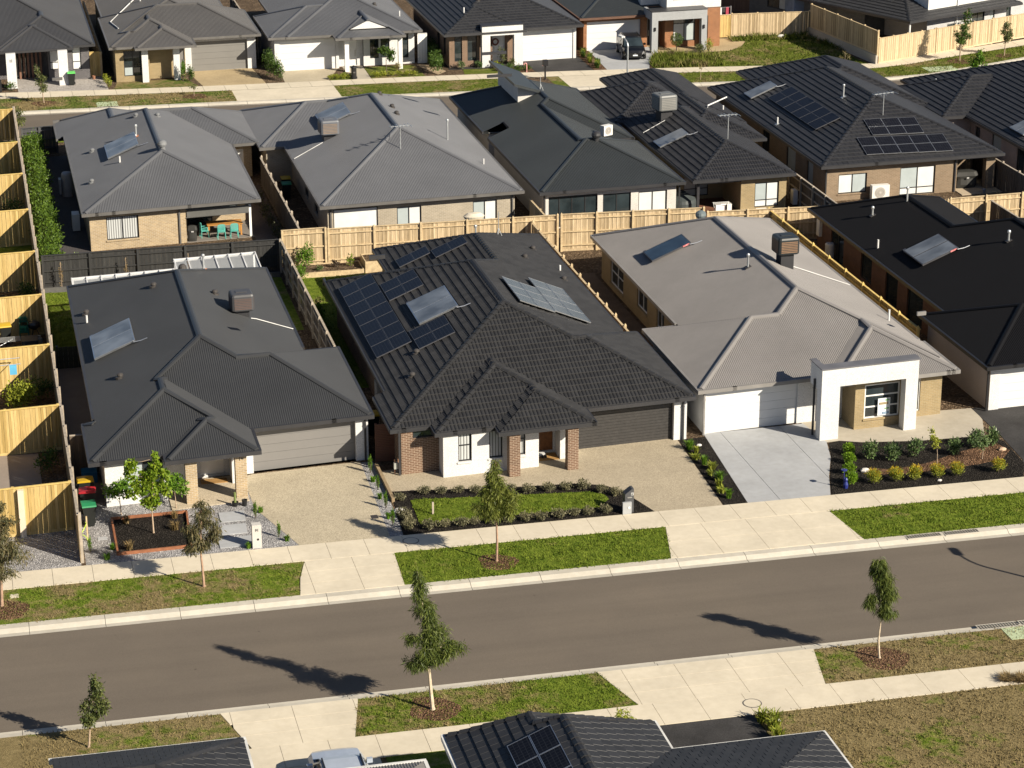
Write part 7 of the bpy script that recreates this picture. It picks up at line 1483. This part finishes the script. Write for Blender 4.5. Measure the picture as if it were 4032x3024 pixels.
def tree(name, base, path, rad, blobs, n, lf, bark, L, W, label, droop=0, up=0, group=None, limbs=True, mulch_r=0, z=0, surf=.6):
    """path: trunk points relative to the base; blobs likewise"""
    x, y = base; t = thing(name, (x, y, z), label, 'tree', group, shear=False); P = [Vector((x+a, y+b, z+c)) for a, b, c in path]
    m = MB(); rr = [rad*(1-.72*i/(len(P)-1)) for i in range(len(P))]; P[0].z -= .05; m.tube(P, rr, 7); m.tube([P[0]-Vector((0, 0, .02)), P[0]+Vector((0, 0, .14))], [rad*1.5, rad*1.02], 7)
    BB = [(x+b[0], y+b[1], z+b[2], b[3], b[4] if len(b) > 4 else b[3], b[5] if len(b) > 5 else b[3]*.9) for b in blobs]
    if limbs:
        for b in BB:
            c = Vector(b[:3]); best = min(P, key=lambda q: abs(q.z-(c.z-b[5]*.7))); mid = best.lerp(c, .55)+Vector((random.uniform(-.08, .08), random.uniform(-.08, .08), .03)); m.tube([best, mid, c+Vector((0, 0, b[5]*.4))], [rad*.35, rad*.22, rad*.08], 5, cap=False)
    m.build('trunk', bark, t, shear=False)
    # small sub-clumps make the crown uneven
    sub = []
    for b in BB:
        for _ in range(8):
            d = Vector(rng.normal(size=3)).normalized(); f = random.uniform(.25, .85); s = random.uniform(.4, .65); sub.append((b[0]+d.x*b[3]*f, b[1]+d.y*b[4]*f, b[2]+d.z*b[5]*f, b[3]*s, b[4]*s, b[5]*s))
    foliage_obj('crown', leaf_cloud(sub, n, L, W, droop, up, surf), lf, t)
    return t
def ring_mulch(x, y, r, label, z=0):
    m = MB(); N_ = 18; pts = [(x+r*(1+.14*math.sin(3*a+x))*math.cos(a), y+r*1.05*(1+.1*math.cos(2*a+y))*math.sin(a), z+.03) for a in [2*math.pi*k/N_ for k in range(N_)]]; m.poly(pts)
    for i in range(N_):
        a, b = pts[i], pts[(i+1) % N_]; m.poly([(x+(a[0]-x)*1.15, y+(a[1]-y)*1.15, z+.005), (x+(b[0]-x)*1.15, y+(b[1]-y)*1.15, z+.005), b, a])
    return struct('bark_mulch', m, MULBR)
ST = 'young street trees on the verges'
tree('street_tree', (14.95, 76.85), [(0, 0, 0), (-.05, 0, .6), (-.12, 0, 1.6), (-.2, 0, 2.6), (-.38, 0, 3.8), (-.48, 0, 5.5)], .085,
     [(.1, 0, 2.2, .62, .62, .45), (-.55, .1, 2.0, .5, .5, .42), (.72, 0, 2.45, .45, .45, .4), (-.1, -.1, 2.85, .62, .6, .5), (-.82, 0, 3.0, .28), (.12, 0, 3.35, .52), (-.2, 0, 3.85, .46), (-.3, 0, 4.3, .38), (-.4, 0, 4.75, .34, .34, .4), (-.46, 0, 5.2, .28, .28, .4), (-.5, 0, 5.55, .18, .18, .25)], 11000, L_WEEP, BARKP, .22, .026, 'tallest street tree with dark drooping foliage, on the near verge at centre', .75, group=ST)
ring_mulch(14.98, 76.95, .85, '')
tree('street_tree', (32.59, 77.0), [(0, 0, 0), (-.08, 0, .8), (-.02, 0, 1.8), (-.12, 0, 3), (-.25, 0, 4.2)], .05,
     [(.22, 0, 2.05, .42, .42, .38), (.1, 0, 2.6, .42, .42, .45), (-.5, 0, 2.5, .26, .26, .3), (.05, 0, 3.15, .4, .4, .42), (-.15, 0, 3.65, .38, .38, .4), (-.25, 0, 4.05, .26, .26, .28)], 7500, L_WEEP, BARKP, .26, .022, 'slender weeping street tree with thin pale trunk, on the near verge at right', 1.2, group=ST); ring_mulch(32.7, 77.0, .9, '')
tree('street_tree', (2.37, 76.91), [(0, 0, 0), (.08, 0, .7), (.2, 0, 1.5), (.35, 0, 2.6)], .045,
     [(.15, 0, 1.3, .4), (.42, 0, 1.55, .36), (.0, 0, 1.65, .28), (.38, 0, 2.05, .4), (.42, 0, 2.45, .3, .3, .38), (.12, 0, 1.0, .2, .2, .2)], 3000, leaf('olive_leaves', (.045, .07, .02), (.14, .155, .05), .2), BARK, .13, .05, 'small oval leafed street tree on the dry verge at lower left', .4, group=ST)
tree('street_tree', (-.3, 89.72), [(0, 0, 0), (.05, 0, 1), (.15, 0, 2.4), (.2, 0, 4.4)], .075, [(.0, 0, 1.75, .75, .7, .5), (.35, 0, 2.3, .8, .8, .6), (.0, 0, 3.0, .75), (.2, 0, 3.8, .62), (.1, 0, 4.45, .38)], 5200, L_GUMR, BARK2, .2, .036, 'gum tree cut by the left edge on the far side verge', .8, group=ST); ring_mulch(-.1, 89.3, .8, '')
tree('street_tree', (7.9, 89.72), [(0, 0, 0), (-.03, 0, .9), (-.08, 0, 1.7), (.0, 0, 2.6), (.05, 0, 3.7)], .06, [(-.55, 0, 1.75, .35, .35, .25), (.1, 0, 1.95, .6, .6, .4), (.5, 0, 2.3, .45), (-.35, 0, 2.45, .45), (.25, 0, 2.9, .5), (.0, 0, 3.4, .42), (.1, 0, 3.75, .25)], 4200, L_GUMR, BARK2, .2, .036, 'young gum with grey green drooping leaves, before house fourteen', .9, group=ST)
tree('street_tree', (20.23, 89.37), [(0, 0, 0), (.03, 0, 1), (.0, 0, 2), (-.02, 0, 3.2), (0, 0, 4.5)], .06, [(-.5, 0, 2.4, .5, .5, .4), (.5, 0, 2.3, .5, .5, .4), (0, 0, 2.5, .6), (-.35, 0, 3.1, .5), (.4, 0, 3.0, .5), (.05, 0, 3.6, .52), (-.1, 0, 4.1, .36), (0, 0, 4.5, .22)], 7500, leaf('wattle_leaves', (.08, .11, .02), (.20, .22, .045), .3), BARK2, .24, .032, 'feathery olive green street tree in a bark ring before house twelve', .7, group=ST); ring_mulch(20.25, 89.3, .75, '')
GARD = 'young garden trees'
tree('garden_tree', (6.37, 95.77), [(0, 0, 0), (-.02, 0, .9), (.0, 0, 1.7), (.1, 0, 2.5), (.2, 0, 3.5)], .04, [(0, 0, 1.55, .5, .45, .4), (-.55, 0, 2.2, .45), (.35, 0, 2.1, .5), (-.85, 0, 2.9, .28), (-.75, 0, 3.3, .28), (.1, 0, 2.7, .42), (.25, 0, 3.2, .32), (.3, 0, 3.65, .24), (.62, 0, 2.75, .28), (-.3, 0, 2.6, .35)], 3000, L_LIME, BARK, .15, .11, 'bright lime green maple in the black mulch bed of house fourteen', .3, group=GARD)
tree('garden_tree', (5.15, 98.17), [(0, 0, 0), (-.02, 0, .6), (-.03, 0, 1.2)], .03, [(-.3, 0, 1.15, .5, .45, .38), (.3, 0, 1.25, .5, .45, .38), (0, 0, 1.45, .45, .4, .32)], 1300, L_BRIGHT, BARK, .12, .08, 'round headed small tree left of the maple before the white wall', .2, group=GARD); tree('garden_tree', (7.6, 98.3), [(0, 0, 0), (-.02, 0, .6), (-.08, 0, 1.2)], .03, [(-.2, 0, 1.2, .4), (.2, 0, 1.1, .36), (0, 0, 1.45, .36)], 1000, L_BRIGHT, BARK, .12, .08, 'round headed small tree right of the maple beside the porch', .2, group=GARD)
tree('garden_tree', (42.56, 95.05), [(0, 0, 0), (-.02, 0, .7), (-.1, 0, 1.3), (-.3, 0, 1.9)], .022, [(-.25, 0, 1.5, .3), (-.35, 0, 1.85, .2), (-.05, 0, 1.2, .25)], 260, L_YG, BARK, .12, .06, 'thin sapling with sparse pale leaves in the bark strip', .3, group=GARD); tree('garden_tree', (45.02, 95.49), [(0, 0, 0), (.02, 0, .4), (-.15, 0, .9)], .025, [(-.25, 0, 1.0, .42, .4, .35), (.1, 0, .85, .25)], 600, L_GLOSS, BARK, .13, .06, 'small leaning leafy tree at the right of the mulch bed', .2, group=GARD)
FT = 'young trees along the far street'
tree('street_tree', (5.68, 182.56), [(0, 0, 0), (-.05, 0, .8), (-.15, 0, 1.6), (-.35, 0, 2.9)], .05, [(-.05, 0, 1.4, .42, .4, .4), (-.2, 0, 1.9, .42), (-.35, 0, 2.6, .22, .2, .45)], 900, L_GUM, BARK, .2, .06, 'wispy grey green sapling before house thirty three', .2, group=FT, z=ZT); ring_mulch(5.7, 182.5, .85, '', ZT)
tree('street_tree', (17.22, 182.35), [(0, 0, 0), (0, 0, .5), (.02, 0, .9)], .03, [(-.1, 0, .75, .35, .3, .15)], 90, L_GUM, BARK, .15, .05, 'tiny bare sapling in a bark ring before the tan brick house', .2, group=FT, z=ZT); ring_mulch(17.3, 182.2, .85, '', ZT)
tree('garden_tree', (33.42, 187.57), [(0, 0, 0), (0, 0, .9), (0, 0, 1.5)], .04, [(-.35, 0, 1.75, .42, .4, .36), (.35, 0, 1.6, .4, .4, .45), (0, 0, 1.95, .4, .4, .3), (.45, 0, 1.2, .25, .25, .3)], 1100, L_DEEP, BARKD, .14, .1, 'weeping mop headed tree before the white rendered house', .5, group=FT, z=ZT)
tree('street_tree', (57.41, 178.63), [(0, 0, 0), (.03, 0, .6), (.12, 0, 1.2)], .025, [(.1, 0, 1.0, .2)], 40, L_BARE, BARK, .12, .04, 'thin leafless sapling on the far verge below the sloping lawn', .2, group=FT, z=ZT)
tree('street_tree', (69.53, 178.26), [(0, 0, 0), (0, 0, .5), (.02, 0, .9), (.0, 0, 1.7)], .04, [(-.28, 0, 1.25, .22), (.3, 0, 1.3, .25), (0, 0, 1.6, .22), (-.1, 0, 1.0, .2)], 160, L_BARE, BARK, .16, .03, 'bare vase shaped sapling in a bark ring on the far verge', -.3, group=FT, z=ZT); ring_mulch(69.6, 178.1, .6, '', ZT)
tree('street_tree', (80.42, 180.22), [(0, 0, 0), (.02, 0, 1.2), (.15, 0, 2.4), (.45, 0, 4.2)], .06, [(.0, 0, 1.7, .62, .6, .35), (.3, 0, 2.2, .5), (-.3, 0, 2.35, .32), (.2, 0, 2.9, .45), (.45, 0, 3.4, .42), (.5, 0, 3.95, .32), (.55, 0, 4.35, .18)], 1900, L_DEEP, BARK, .22, .06, 'taller dark green tree before the corner fence', .3, group=FT, z=ZT); ring_mulch(80.4, 180.2, .9, '', ZT)
tree('street_tree', (84.94, 181.38), [(0, 0, 0), (.02, 0, .9), (.1, 0, 1.8), (.2, 0, 2.8)], .05, [(.05, 0, 1.6, .5), (.3, 0, 1.9, .45), (-.1, 0, 2.1, .4), (.15, 0, 2.6, .38)], 1300, L_GUM, BARK, .16, .07, 'smaller grey green tree before the corner fence at upper right', .3, group=FT, z=ZT); ring_mulch(84.9, 181.4, .7, '', ZT)
tree('street_tree', (77.7, 170.6), [(0, 0, 0), (0, 0, 1), (0, 0, 2.6)], .07, [(-.4, 0, 1.7, .55), (.4, 0, 1.6, .55), (0, 0, 2.2, .55), (.1, 0, 2.8, .35), (-.2, 0, 1.2, .45)], 1500, L_BRIGHT, BARK, .18, .1, 'yellow green leafy tree rising behind the tiled roof at upper right', .2, group=FT, z=ZT)
tree('garden_tree', (2.6, 170.8), [(0, 0, 0), (0, 0, 1), (.3, 0, 2.4)], .06, [(.2, 0, 1.6, .7, .5, .5), (.9, 0, 1.5, .6, .5, .45), (-.3, 0, 2.1, .6), (.6, 0, 2.1, .55)], 1500, L_GUM, BARK, .2, .06, 'grey green gum leaning over the end of the left boundary fence', .6, group=FT, z=ZT)
# ---- shrubs and small plants
def bush(name, x, y, z, rx, rz, n, lf, L, W, label, group=None, droop=0, up=.3, ry=None, flat=.0, stem=True, tips=None, parts=6, cat='shrub'):
    t = thing(name, (x, y, z), label, cat, group, shear=False); ry = ry or rx
    sub = []
    for _ in range(parts):
        a = random.uniform(0, 6.28); f = random.uniform(.15, .7); sub.append((x+math.cos(a)*rx*f, y+math.sin(a)*ry*f, z+rz*random.uniform(.35, .72), rx*random.uniform(.4, .6), ry*random.uniform(.4, .6), rz*random.uniform(.3, .42)))
    sub.append((x, y, z+rz*.5, rx*.75, ry*.75, rz*.48))
    foliage_obj('foliage', leaf_cloud(sub, n, L, W, droop, up, .5, .15), lf, t)
    if stem:
        m = MB()
        for k in range(4): a = k*1.6; m.tube([(x, y, z-.03), (x+math.cos(a)*rx*.4, y+math.sin(a)*ry*.4, z+rz*.6)], .015, 4, cap=False)
        m.build('stem', BARKD, t, shear=False)
    if tips:
        V = leaf_cloud([(x, y, z+rz*.62, rx*.95, ry*.95, rz*.5)], n//2, L, W*.8, 0, up*1.3, .25, .1); V = V[V[:, 0, 2] > z+rz*.62]; foliage_obj('flower_tips', V, tips, t)
    return t
def ordinal(k): return ['first', 'second', 'third', 'fourth', 'fifth', 'sixth', 'seventh', 'eighth', 'ninth', 'tenth', 'eleventh', 'twelfth'][k]
def copies(proto, spots, labels, group, smin=.88, smax=1.12):
    for k, ((x, y, z), lb) in enumerate(zip(spots, labels)):
        s = random.uniform(smin, smax)
        if k == 0: proto.location = (x, y, z); proto['label'] = lb; proto['group'] = group; ORG[proto.name] = Vector((x, y, z)); continue
        dup(proto, (x, y, z), random.uniform(0, 6.28), s, lb, group)
HS = 'variegated shrubs round the small lawn'
pr = bush('shrub', 18.65, 97.35, .03, .32, .40, 560, L_VAR, .075, .04, '', HS)
back_ = [(18.65, 97.35), (19.41, 97.2), (20.2, 97.1), (20.95, 97.0), (21.7, 96.9), (22.5, 96.7), (23.36, 96.45), (24.23, 96.4), (25.09, 96.4), (25.9, 96.3)]; front_ = [(18.2, 93.45), (18.84, 93.43), (19.53, 93.38), (20.15, 93.4), (20.95, 93.38), (21.7, 93.36), (22.48, 93.36), (23.17, 93.3), (23.93, 93.32), (24.62, 93.36), (25.34, 93.33), (26.1, 93.4)]; side_ = [(17.49, 96.9), (17.32, 95.0), (17.38, 94.4), (17.3, 93.7)]; right_ = [(26.6, 95.7), (27.15, 95.2)]
copies(pr, [(x, y, .03) for x, y in back_+front_+side_+right_], [f'variegated shrub, {ordinal(k)} from the left in the row behind the small lawn' for k in range(len(back_))]+[f'variegated shrub, {ordinal(k)} from the left in the row before the small lawn' for k in range(len(front_))]+[f'variegated shrub, {ordinal(k)} from the back left of the small lawn' for k in range(4)]+['variegated shrub behind the dark letterbox, the one nearer the lawn', 'variegated shrub behind the dark letterbox, the one nearer the driveway'], HS)
def tuft(name, x, y, z, r, h, n, lf, label, group=None, W=.022):
    """arching strap leaves from one base"""
    a = rng.uniform(0, 2*np.pi, n); rr = rng.uniform(.25, 1, n)*r; hh = h*rng.uniform(.6, 1.1, n); bx = rng.normal(0, r*.18, n); by = rng.normal(0, r*.18, n); c, s = np.cos(a), np.sin(a)
    P0 = np.stack([x+bx, y+by, np.full(n, z)], 1); P1 = P0+np.stack([c*rr*.45, s*rr*.45, hh*.8], 1); P2 = P0+np.stack([c*rr, s*rr, hh], 1); q = np.stack([-s, c, np.zeros(n)], 1)*W
    V = np.concatenate([np.stack([P0-q, P0+q, P1+q, P1-q], 1), np.stack([P1-q, P1+q, P2+q*.2, P2-q*.2], 1)])
    o = foliage_obj(name, V, lf, org=(x, y, z)); return tag(o, label, 'ornamental grass', group)
GS = 'strappy grasses in the mulch strip'
for k, (x, y) in enumerate([(32.05, 99.9), (32.1, 99.3), (32.05, 98.6), (32.05, 97.9), (32.2, 97.2), (32.1, 96.5), (32.08, 95.8), (32.0, 95.1), (31.9, 94.4), (31.85, 93.7)]): tuft('ornamental_grass', x+.12*math.sin(k*2.3), y, .02, .34-.1*(k % 2), .42-.08*(k % 3), 110-25*(k % 3), L_GRASSY if k % 3 else L_BRIGHT, f'yellow green strappy grass, {ordinal(k)} from the garage end of the mulch strip', GS)
GB = 'lime green ball shrubs'
pr = bush('shrub', 39.18, 97.6, .03, .36, .52, 950, leaf('vivid_lime_leaves', (.09, .19, .01), (.24, .38, .03), .35), .10, .04, '', GB, up=.5)
copies(pr, [(39.15, 97.6, .03), (38.72, 96.45, .03), (38.3, 95.2, .03), (37.95, 94.0, .03)], [f'lime green ball shrub, {ordinal(k)} from the portico in the left column of the mulch bed' for k in range(4)], GB, .95, 1.08)
GY = 'golden tipped shrubs along the footpath'
pr = bush('shrub', 38.93, 93.75, .03, .39, .62, 750, L_YG, .10, .035, '', GY, up=.6, tips=L_YEL)
copies(pr, [(38.93, 93.85, .03), (40.01, 93.85, .03), (40.95, 93.8, .03), (42.03, 93.85, .03), (43.01, 93.85, .03), (45.05, 93.75, .03)], [f'golden tipped round shrub, {ordinal(k)} from the left along the footpath' for k in range(6)], GY, .95, 1.08)
GL = 'glossy leafy shrubs in the mulch bed'
pr = bush('shrub', 39.93, 96.6, .03, .44, .92, 520, L_GLOSS, .17, .055, '', GL, up=.25)
copies(pr, [(39.93, 96.75, .03), (40.88, 96.3, .03), (42.05, 96.5, .03), (43.95, 96.35, .03), (45.28, 96.85, .03), (46.16, 97.05, .03)], [f'glossy green shrub, {ordinal(k)} from the left in the back row of the mulch bed' for k in range(6)], GL, .9, 1.06)
CP = 'pencil conifers in the gravel'
pr = bush('pencil_conifer', 16.75, 100.5, 0, .11, .9, 380, L_BRIGHT, .09, .03, '', CP, up=1, parts=4, cat='conifer')
copies(pr, [(16.78, 100.5, 0), (16.75, 98.4, 0), (16.72, 96.2, 0), (16.66, 94.2, 0), (11.62, 94.1, 0), (10.9, 96.4, 0), (3.55, 94.3, 0)], ['pencil conifer against the white garage pier of house fourteen', 'pencil conifer second from the garage along the driveway edge', 'pencil conifer third from the garage along the driveway edge', 'pencil conifer at the footpath end of the driveway edge', 'pencil conifer between the white letterbox and the driveway', 'pencil conifer beside the right porch pillar', 'pencil conifer at the foot of the left boundary fence'], CP, .8, 1.0)
for k, (x, y) in enumerate([(16.7, 99.4), (16.65, 97.3), (16.62, 95.0), (11.9, 93.6), (4.5, 94.4), (10.2, 93.2), (4.2, 93.4), (11.2, 97.0)]): tuft('grass_tuft', x, y, 0, .2, .28, 60, L_BRIGHT, ['green tuft between the first two pencil conifers by the driveway', 'green tuft between the middle pencil conifers by the driveway', 'green tuft near the footpath end of the gravel strip', 'small tuft at the tip of the gravel by the driveway', 'flat green weed left of the mulch bed', 'small tuft at the white letterbox', 'small weed by the footpath at the left fence', 'small tuft at the top of the driveway edge'][k], 'small tufts in the gravel', .018)
for k, (x, y) in enumerate([(5.3, 97.1), (7.4, 97.2), (7.3, 95.9), (5.2, 94.2)]): tuft('dry_grass_tuft', x, y, .03, .3, .35, 90, L_DRY, ['brown dry grass tuft at the back left of the mulch bed', 'brown dry grass tuft at the back right of the mulch bed', 'grey brown grass tuft right of the maple trunk', 'dark dry tuft at the front left of the mulch bed'][k], 'dry tufts in the black bed', .012)
# back yards
bush('tomato_plant', 18.6, 132.6, .25, .65, 1.55, 900, L_BRIGHT, .15, .06, 'tall staked tomato plant before the pale rear fence', None, up=.1, parts=9, cat='plant'); bush('seedling', 21.2, 132.3, .28, .22, .75, 120, L_LIME, .14, .07, 'small lime green plant in the raised bed', None, parts=3, cat='plant'); bush('seedling', 20.3, 132.3, .28, .25, .45, 110, leaf('purple_leaves', (.05, .03, .03), (.10, .08, .05)), .12, .07, 'small dark plant in the raised bed', None, parts=3, cat='plant'); bush('seedling', 19.3, 131.9, .28, .22, .25, 110, L_GLOSS, .12, .06, 'low green plant at the left of the raised bed', None, parts=3, cat='plant')
bush('shrub', 17.8, 122.5, 0, .5, 1.6, 500, L_BRIGHT, .15, .07, 'climbing green plant on the fence beside the tiled house', None, parts=8); bush('shrub', 18.0, 131.0, 0, .5, .9, 400, L_BRIGHT, .13, .06, 'green shrub at the corner below the tomato plant', None, parts=6); bush('shrub', 48.2, 131.6, 0, .9, .9, 700, L_DEEP, .16, .05, 'weedy clump behind the grey roof by the yellow fence', None, up=.6)
for k, y in enumerate(np.arange(134.4, 164, 1.55)): bush('hedge_plant', 4.0+.1*math.sin(k*2.1), float(y), 0, .85, 2.15-.25*(k % 3 == 1), 1300, leaf('hedge_leaves', (.035, .075, .010), (.115, .185, .022), .25), .17, .08, f'bushy hedge plant along the left boundary fence, number {k+1} counted from the black fence'.replace('number 1 counted', 'first').replace('number ', 'plant '), 'hedge along the left boundary', ry=.9, stem=(k == 0), parts=9)
tree('garden_tree', (5.2, 133.9), [(0, 0, 0), (0, 0, .8), (.1, 0, 1.5)], .03, [(.2, 0, 1.5, .3), (-.2, 0, 1.4, .25)], 200, L_GLOSS, BARK, .14, .07, 'little tree in the charcoal side yard just behind the black fence', .2, group=GARD)
for k, (x, lb) in enumerate(((4.4, 'dry reddish spire plant left end of the black fence'), (8.1, 'orange spire plant standing in the middle of the black fence'), (11.7, 'thin dry spire plant behind the pergola'))):
    t = thing('spire_plant', (x, 132.4, 0), lb, 'plant', 'dry spire plants', shear=False); foliage_obj('foliage', leaf_cloud([(x, 132.4, .9, .09, .09, .7)], 130, .12, .03, 0, .8), L_DRY, t); m = MB(); m.tube([(x, 132.4, 0), (x, 132.4, 1.7)], .02, 5); m.build('stem', BARK, t, shear=False)
bush('shrub', 1.2, 113.2, 0, 1.0, 1.5, 1500, L_YG, .16, .08, 'big yellow green bush in the neighbouring yard at far left', 'bushes in the left yards', parts=10); bush('shrub', 2.4, 114.2, 0, .7, 1.1, 600, L_DEEP, .15, .06, 'darker bush between the yellow green one and the boundary fence', 'bushes in the left yards'); bush('shrub', 2.3, 104.0, 0, .6, 1.3, 500, L_DEEP, .15, .06, 'dark shrub against the boundary fence above the tall grass', 'bushes in the left yards'); bush('shrub', -.4, 101.0, 0, .4, .7, 160, L_YG, .14, .06, 'sparse pale shrub at the edge of the neighbouring brown paving', 'bushes in the left yards'); bush('shrub', 2.3, 130.8, 0, .7, 1.2, 600, L_DEEP, .15, .06, 'dark shrub in the yard left of the black fence', 'bushes in the left yards'); bush('shrub', -.9, 130.9, 0, .6, 1.0, 500, L_YG, .15, .07, 'yellow green plant at the left picture edge', 'bushes in the left yards'); bush('shrub', .6, 167.6, 0, .45, 1.2, 260, L_BRIGHT, .2, .1, 'bright leafy plant in the uppermost left yard', 'bushes in the left yards'); bush('shrub', 2.2, 148.2, 0, .8, 1.5, 600, L_DEEP, .15, .06, 'dark shrub in the yard beside the hedge', 'bushes in the left yards')
for k, y in enumerate((137, 139.5, 142, 145, 148)): bush('shrub', 17.9, y, 0, .5, 1.1, 260, leaf('dull_leaves', (.04, .05, .02), (.10, .10, .04)), .16, .05, f'dull shrub, {ordinal(k)} from the front in the shaded passage right of the covered patio', 'shrubs in the shaded passage')
# far gardens
bush('conifer', 16.9, 187.7, ZT, .3, 1.6, 520, L_BRIGHT, .14, .05, 'left of two small green conifers before the tan brick house', 'small conifers before the tan brick house', up=.9, cat='conifer'); bush('conifer', 17.5, 187.6, ZT, .36, 1.35, 520, L_DEEP, .14, .05, 'right of two small dark conifers before the tan brick house', 'small conifers before the tan brick house', up=.9, cat='conifer')
for k, (x, y, h_) in enumerate(((23.9, 188.4, 2.2), (24.2, 187.3, 2.0), (24.45, 186.3, 1.7))): bush('shrub', x, y, ZT, .5, h_, 700, L_DEEP, .17, .07, ['tall leafy shrub against the side of the white house', 'middle leafy shrub of three left of the sandy driveway', 'front leafy shrub of three left of the sandy driveway'][k], 'shrubs left of the white house', up=.4, parts=9)
for k in range(7): bush('hedge_plant', 38.05-.14*k, 192.0-1.05*k, ZT, .62, 1.75-.05*k, 650, L_DEEP, .16, .07, f'dark hedge shrub, {ordinal(k)} from the back beside the brown brick front', 'dark hedge beside the white gate', up=.3, stem=False, parts=8)
for k in range(6): bush('hedge_plant', 32.3+.6*k, 185.9-.06*k, ZT, .36, .42, 320, L_YG, .1, .05, f'low clipped lime hedge, {ordinal(k)} clump from the garden path', 'low lime hedge before the white house', stem=False)
for k in range(4): bush('hedge_plant', 28.6+.5*k, 185.75+.03*k, ZT, .34, .42, 320, L_YG, .1, .05, f'low lime hedge left of the garden path, {ordinal(k)} clump from the driveway', 'low lime hedge before the white house', stem=False)
bush('shrub', 34.4, 187.5, ZT, .35, .7, 220, L_BARE, .15, .05, 'dry pale shrub behind the low lime hedge', None); t = thing('topiary', (58.85, 189.9, ZT), 'round clipped topiary ball under the grey portal frame', 'shrub'); foliage_obj('foliage', leaf_cloud([(58.85, 189.9, ZT+.95, .55, .55, .55)], 1500, .08, .05, 0, .2, .2, .03), L_DEEP, t); m = MB(); m.tube([(58.85, 189.9, ZT), (58.85, 189.9, ZT+.6)], .05, 6); m.build('stem', BARKD, t, shear=False)
bush('shrub', 60.6, 188.5, ZT, .7, .8, 500, L_GUM, .15, .05, 'grey green shrub at the right foot of the grey portal', None); bush('shrub', 61.3, 188.7, ZT, .45, 1.2, 300, L_YG, .15, .05, 'pale green shrub at the right foot of the grey portal', None); bush('shrub', 57.6, 187.2, ZT, .6, .6, 350, leaf('reddish_leaves', (.08, .06, .03), (.16, .13, .06)), .14, .05, 'reddish low shrub at the corner of the sloping lawn', None)
for k in range(9): tuft('ornamental_grass', 50.5+.2*(k % 3), 184.8+.75*k, ZT, .4, .5, 60, L_GRASSY if k % 2 else L_DEEP, f'grass clump, {ordinal(k)} from the footpath in the strip between black and concrete driveways', 'clumps between the two driveways', .03)
for k, (x, y, h_, lf_) in enumerate(((42.6, 185.4, .6, L_BRIGHT), (43.2, 185.1, .8, L_DEEP), (43.9, 184.9, .7, L_DEEP), (43.6, 186.3, .9, L_GUM), (42.4, 186.6, .6, L_YG), (44.6, 185.2, .5, L_DEEP), (41.0, 187.2, .6, L_GLOSS), (39.6, 187.0, .7, L_GLOSS))): bush('shrub', x, y, ZT, .42, h_, 260, lf_, .14, .06, f'garden bed shrub, {ordinal(k)} of those before the white porch frame', 'shrubs before the white porch frame')
bush('shrub', 43.2, 188.0, ZT, .4, 1.6, 350, L_GUM, .15, .06, 'feathery shrub growing inside the white porch frame', None, up=.6); bush('shrub', 10.8, 188.6, ZT, .25, .8, 260, L_YG, .12, .05, 'yellow green hedge strip by the grey paving, rear part', 'narrow hedge by the grey paving', ry=1.0); bush('shrub', 10.95, 186.9, ZT, .25, .8, 260, L_YG, .12, .05, 'yellow green hedge strip by the grey paving, front part', 'narrow hedge by the grey paving', ry=.9); bush('shrub', 3.4, 187.6, ZT, .5, .7, 260, L_DEEP, .14, .06, 'dark shrub beside the black letterbox at house thirty three', None)
# near side
bush('shrub', 21.3, 73.6, 0, .62, .9, 520, L_GRASSY, .2, .04, 'straggly yellow green shrub behind the black tiled roof at the bottom', None, droop=.3, up=0)
for k, (x, y) in enumerate([(26.5, 73.1), (26.7, 72.4), (26.6, 71.7), (26.9, 72.9)]): tuft('ornamental_grass', x, y, 0, .4, .5, 80, L_GRASSY, f'strappy plant, {ordinal(k)} of those edging the near black driveway', 'plants edging the near black driveway', .025)
tuft('dry_grass_tuft', 36.6, 74.1, .03, .5, .2, 260, L_DRY, 'heap of dry brown grass on the near footpath at right', None, .012); tuft('dry_grass_tuft', 37.1, 73.9, .03, .5, .25, 220, L_DRY, 'brown and green dry clump beside the footpath heap', None, .012)
stone(27.0, 73.0, 0, .16, 'white stone among plants by the near black driveway')
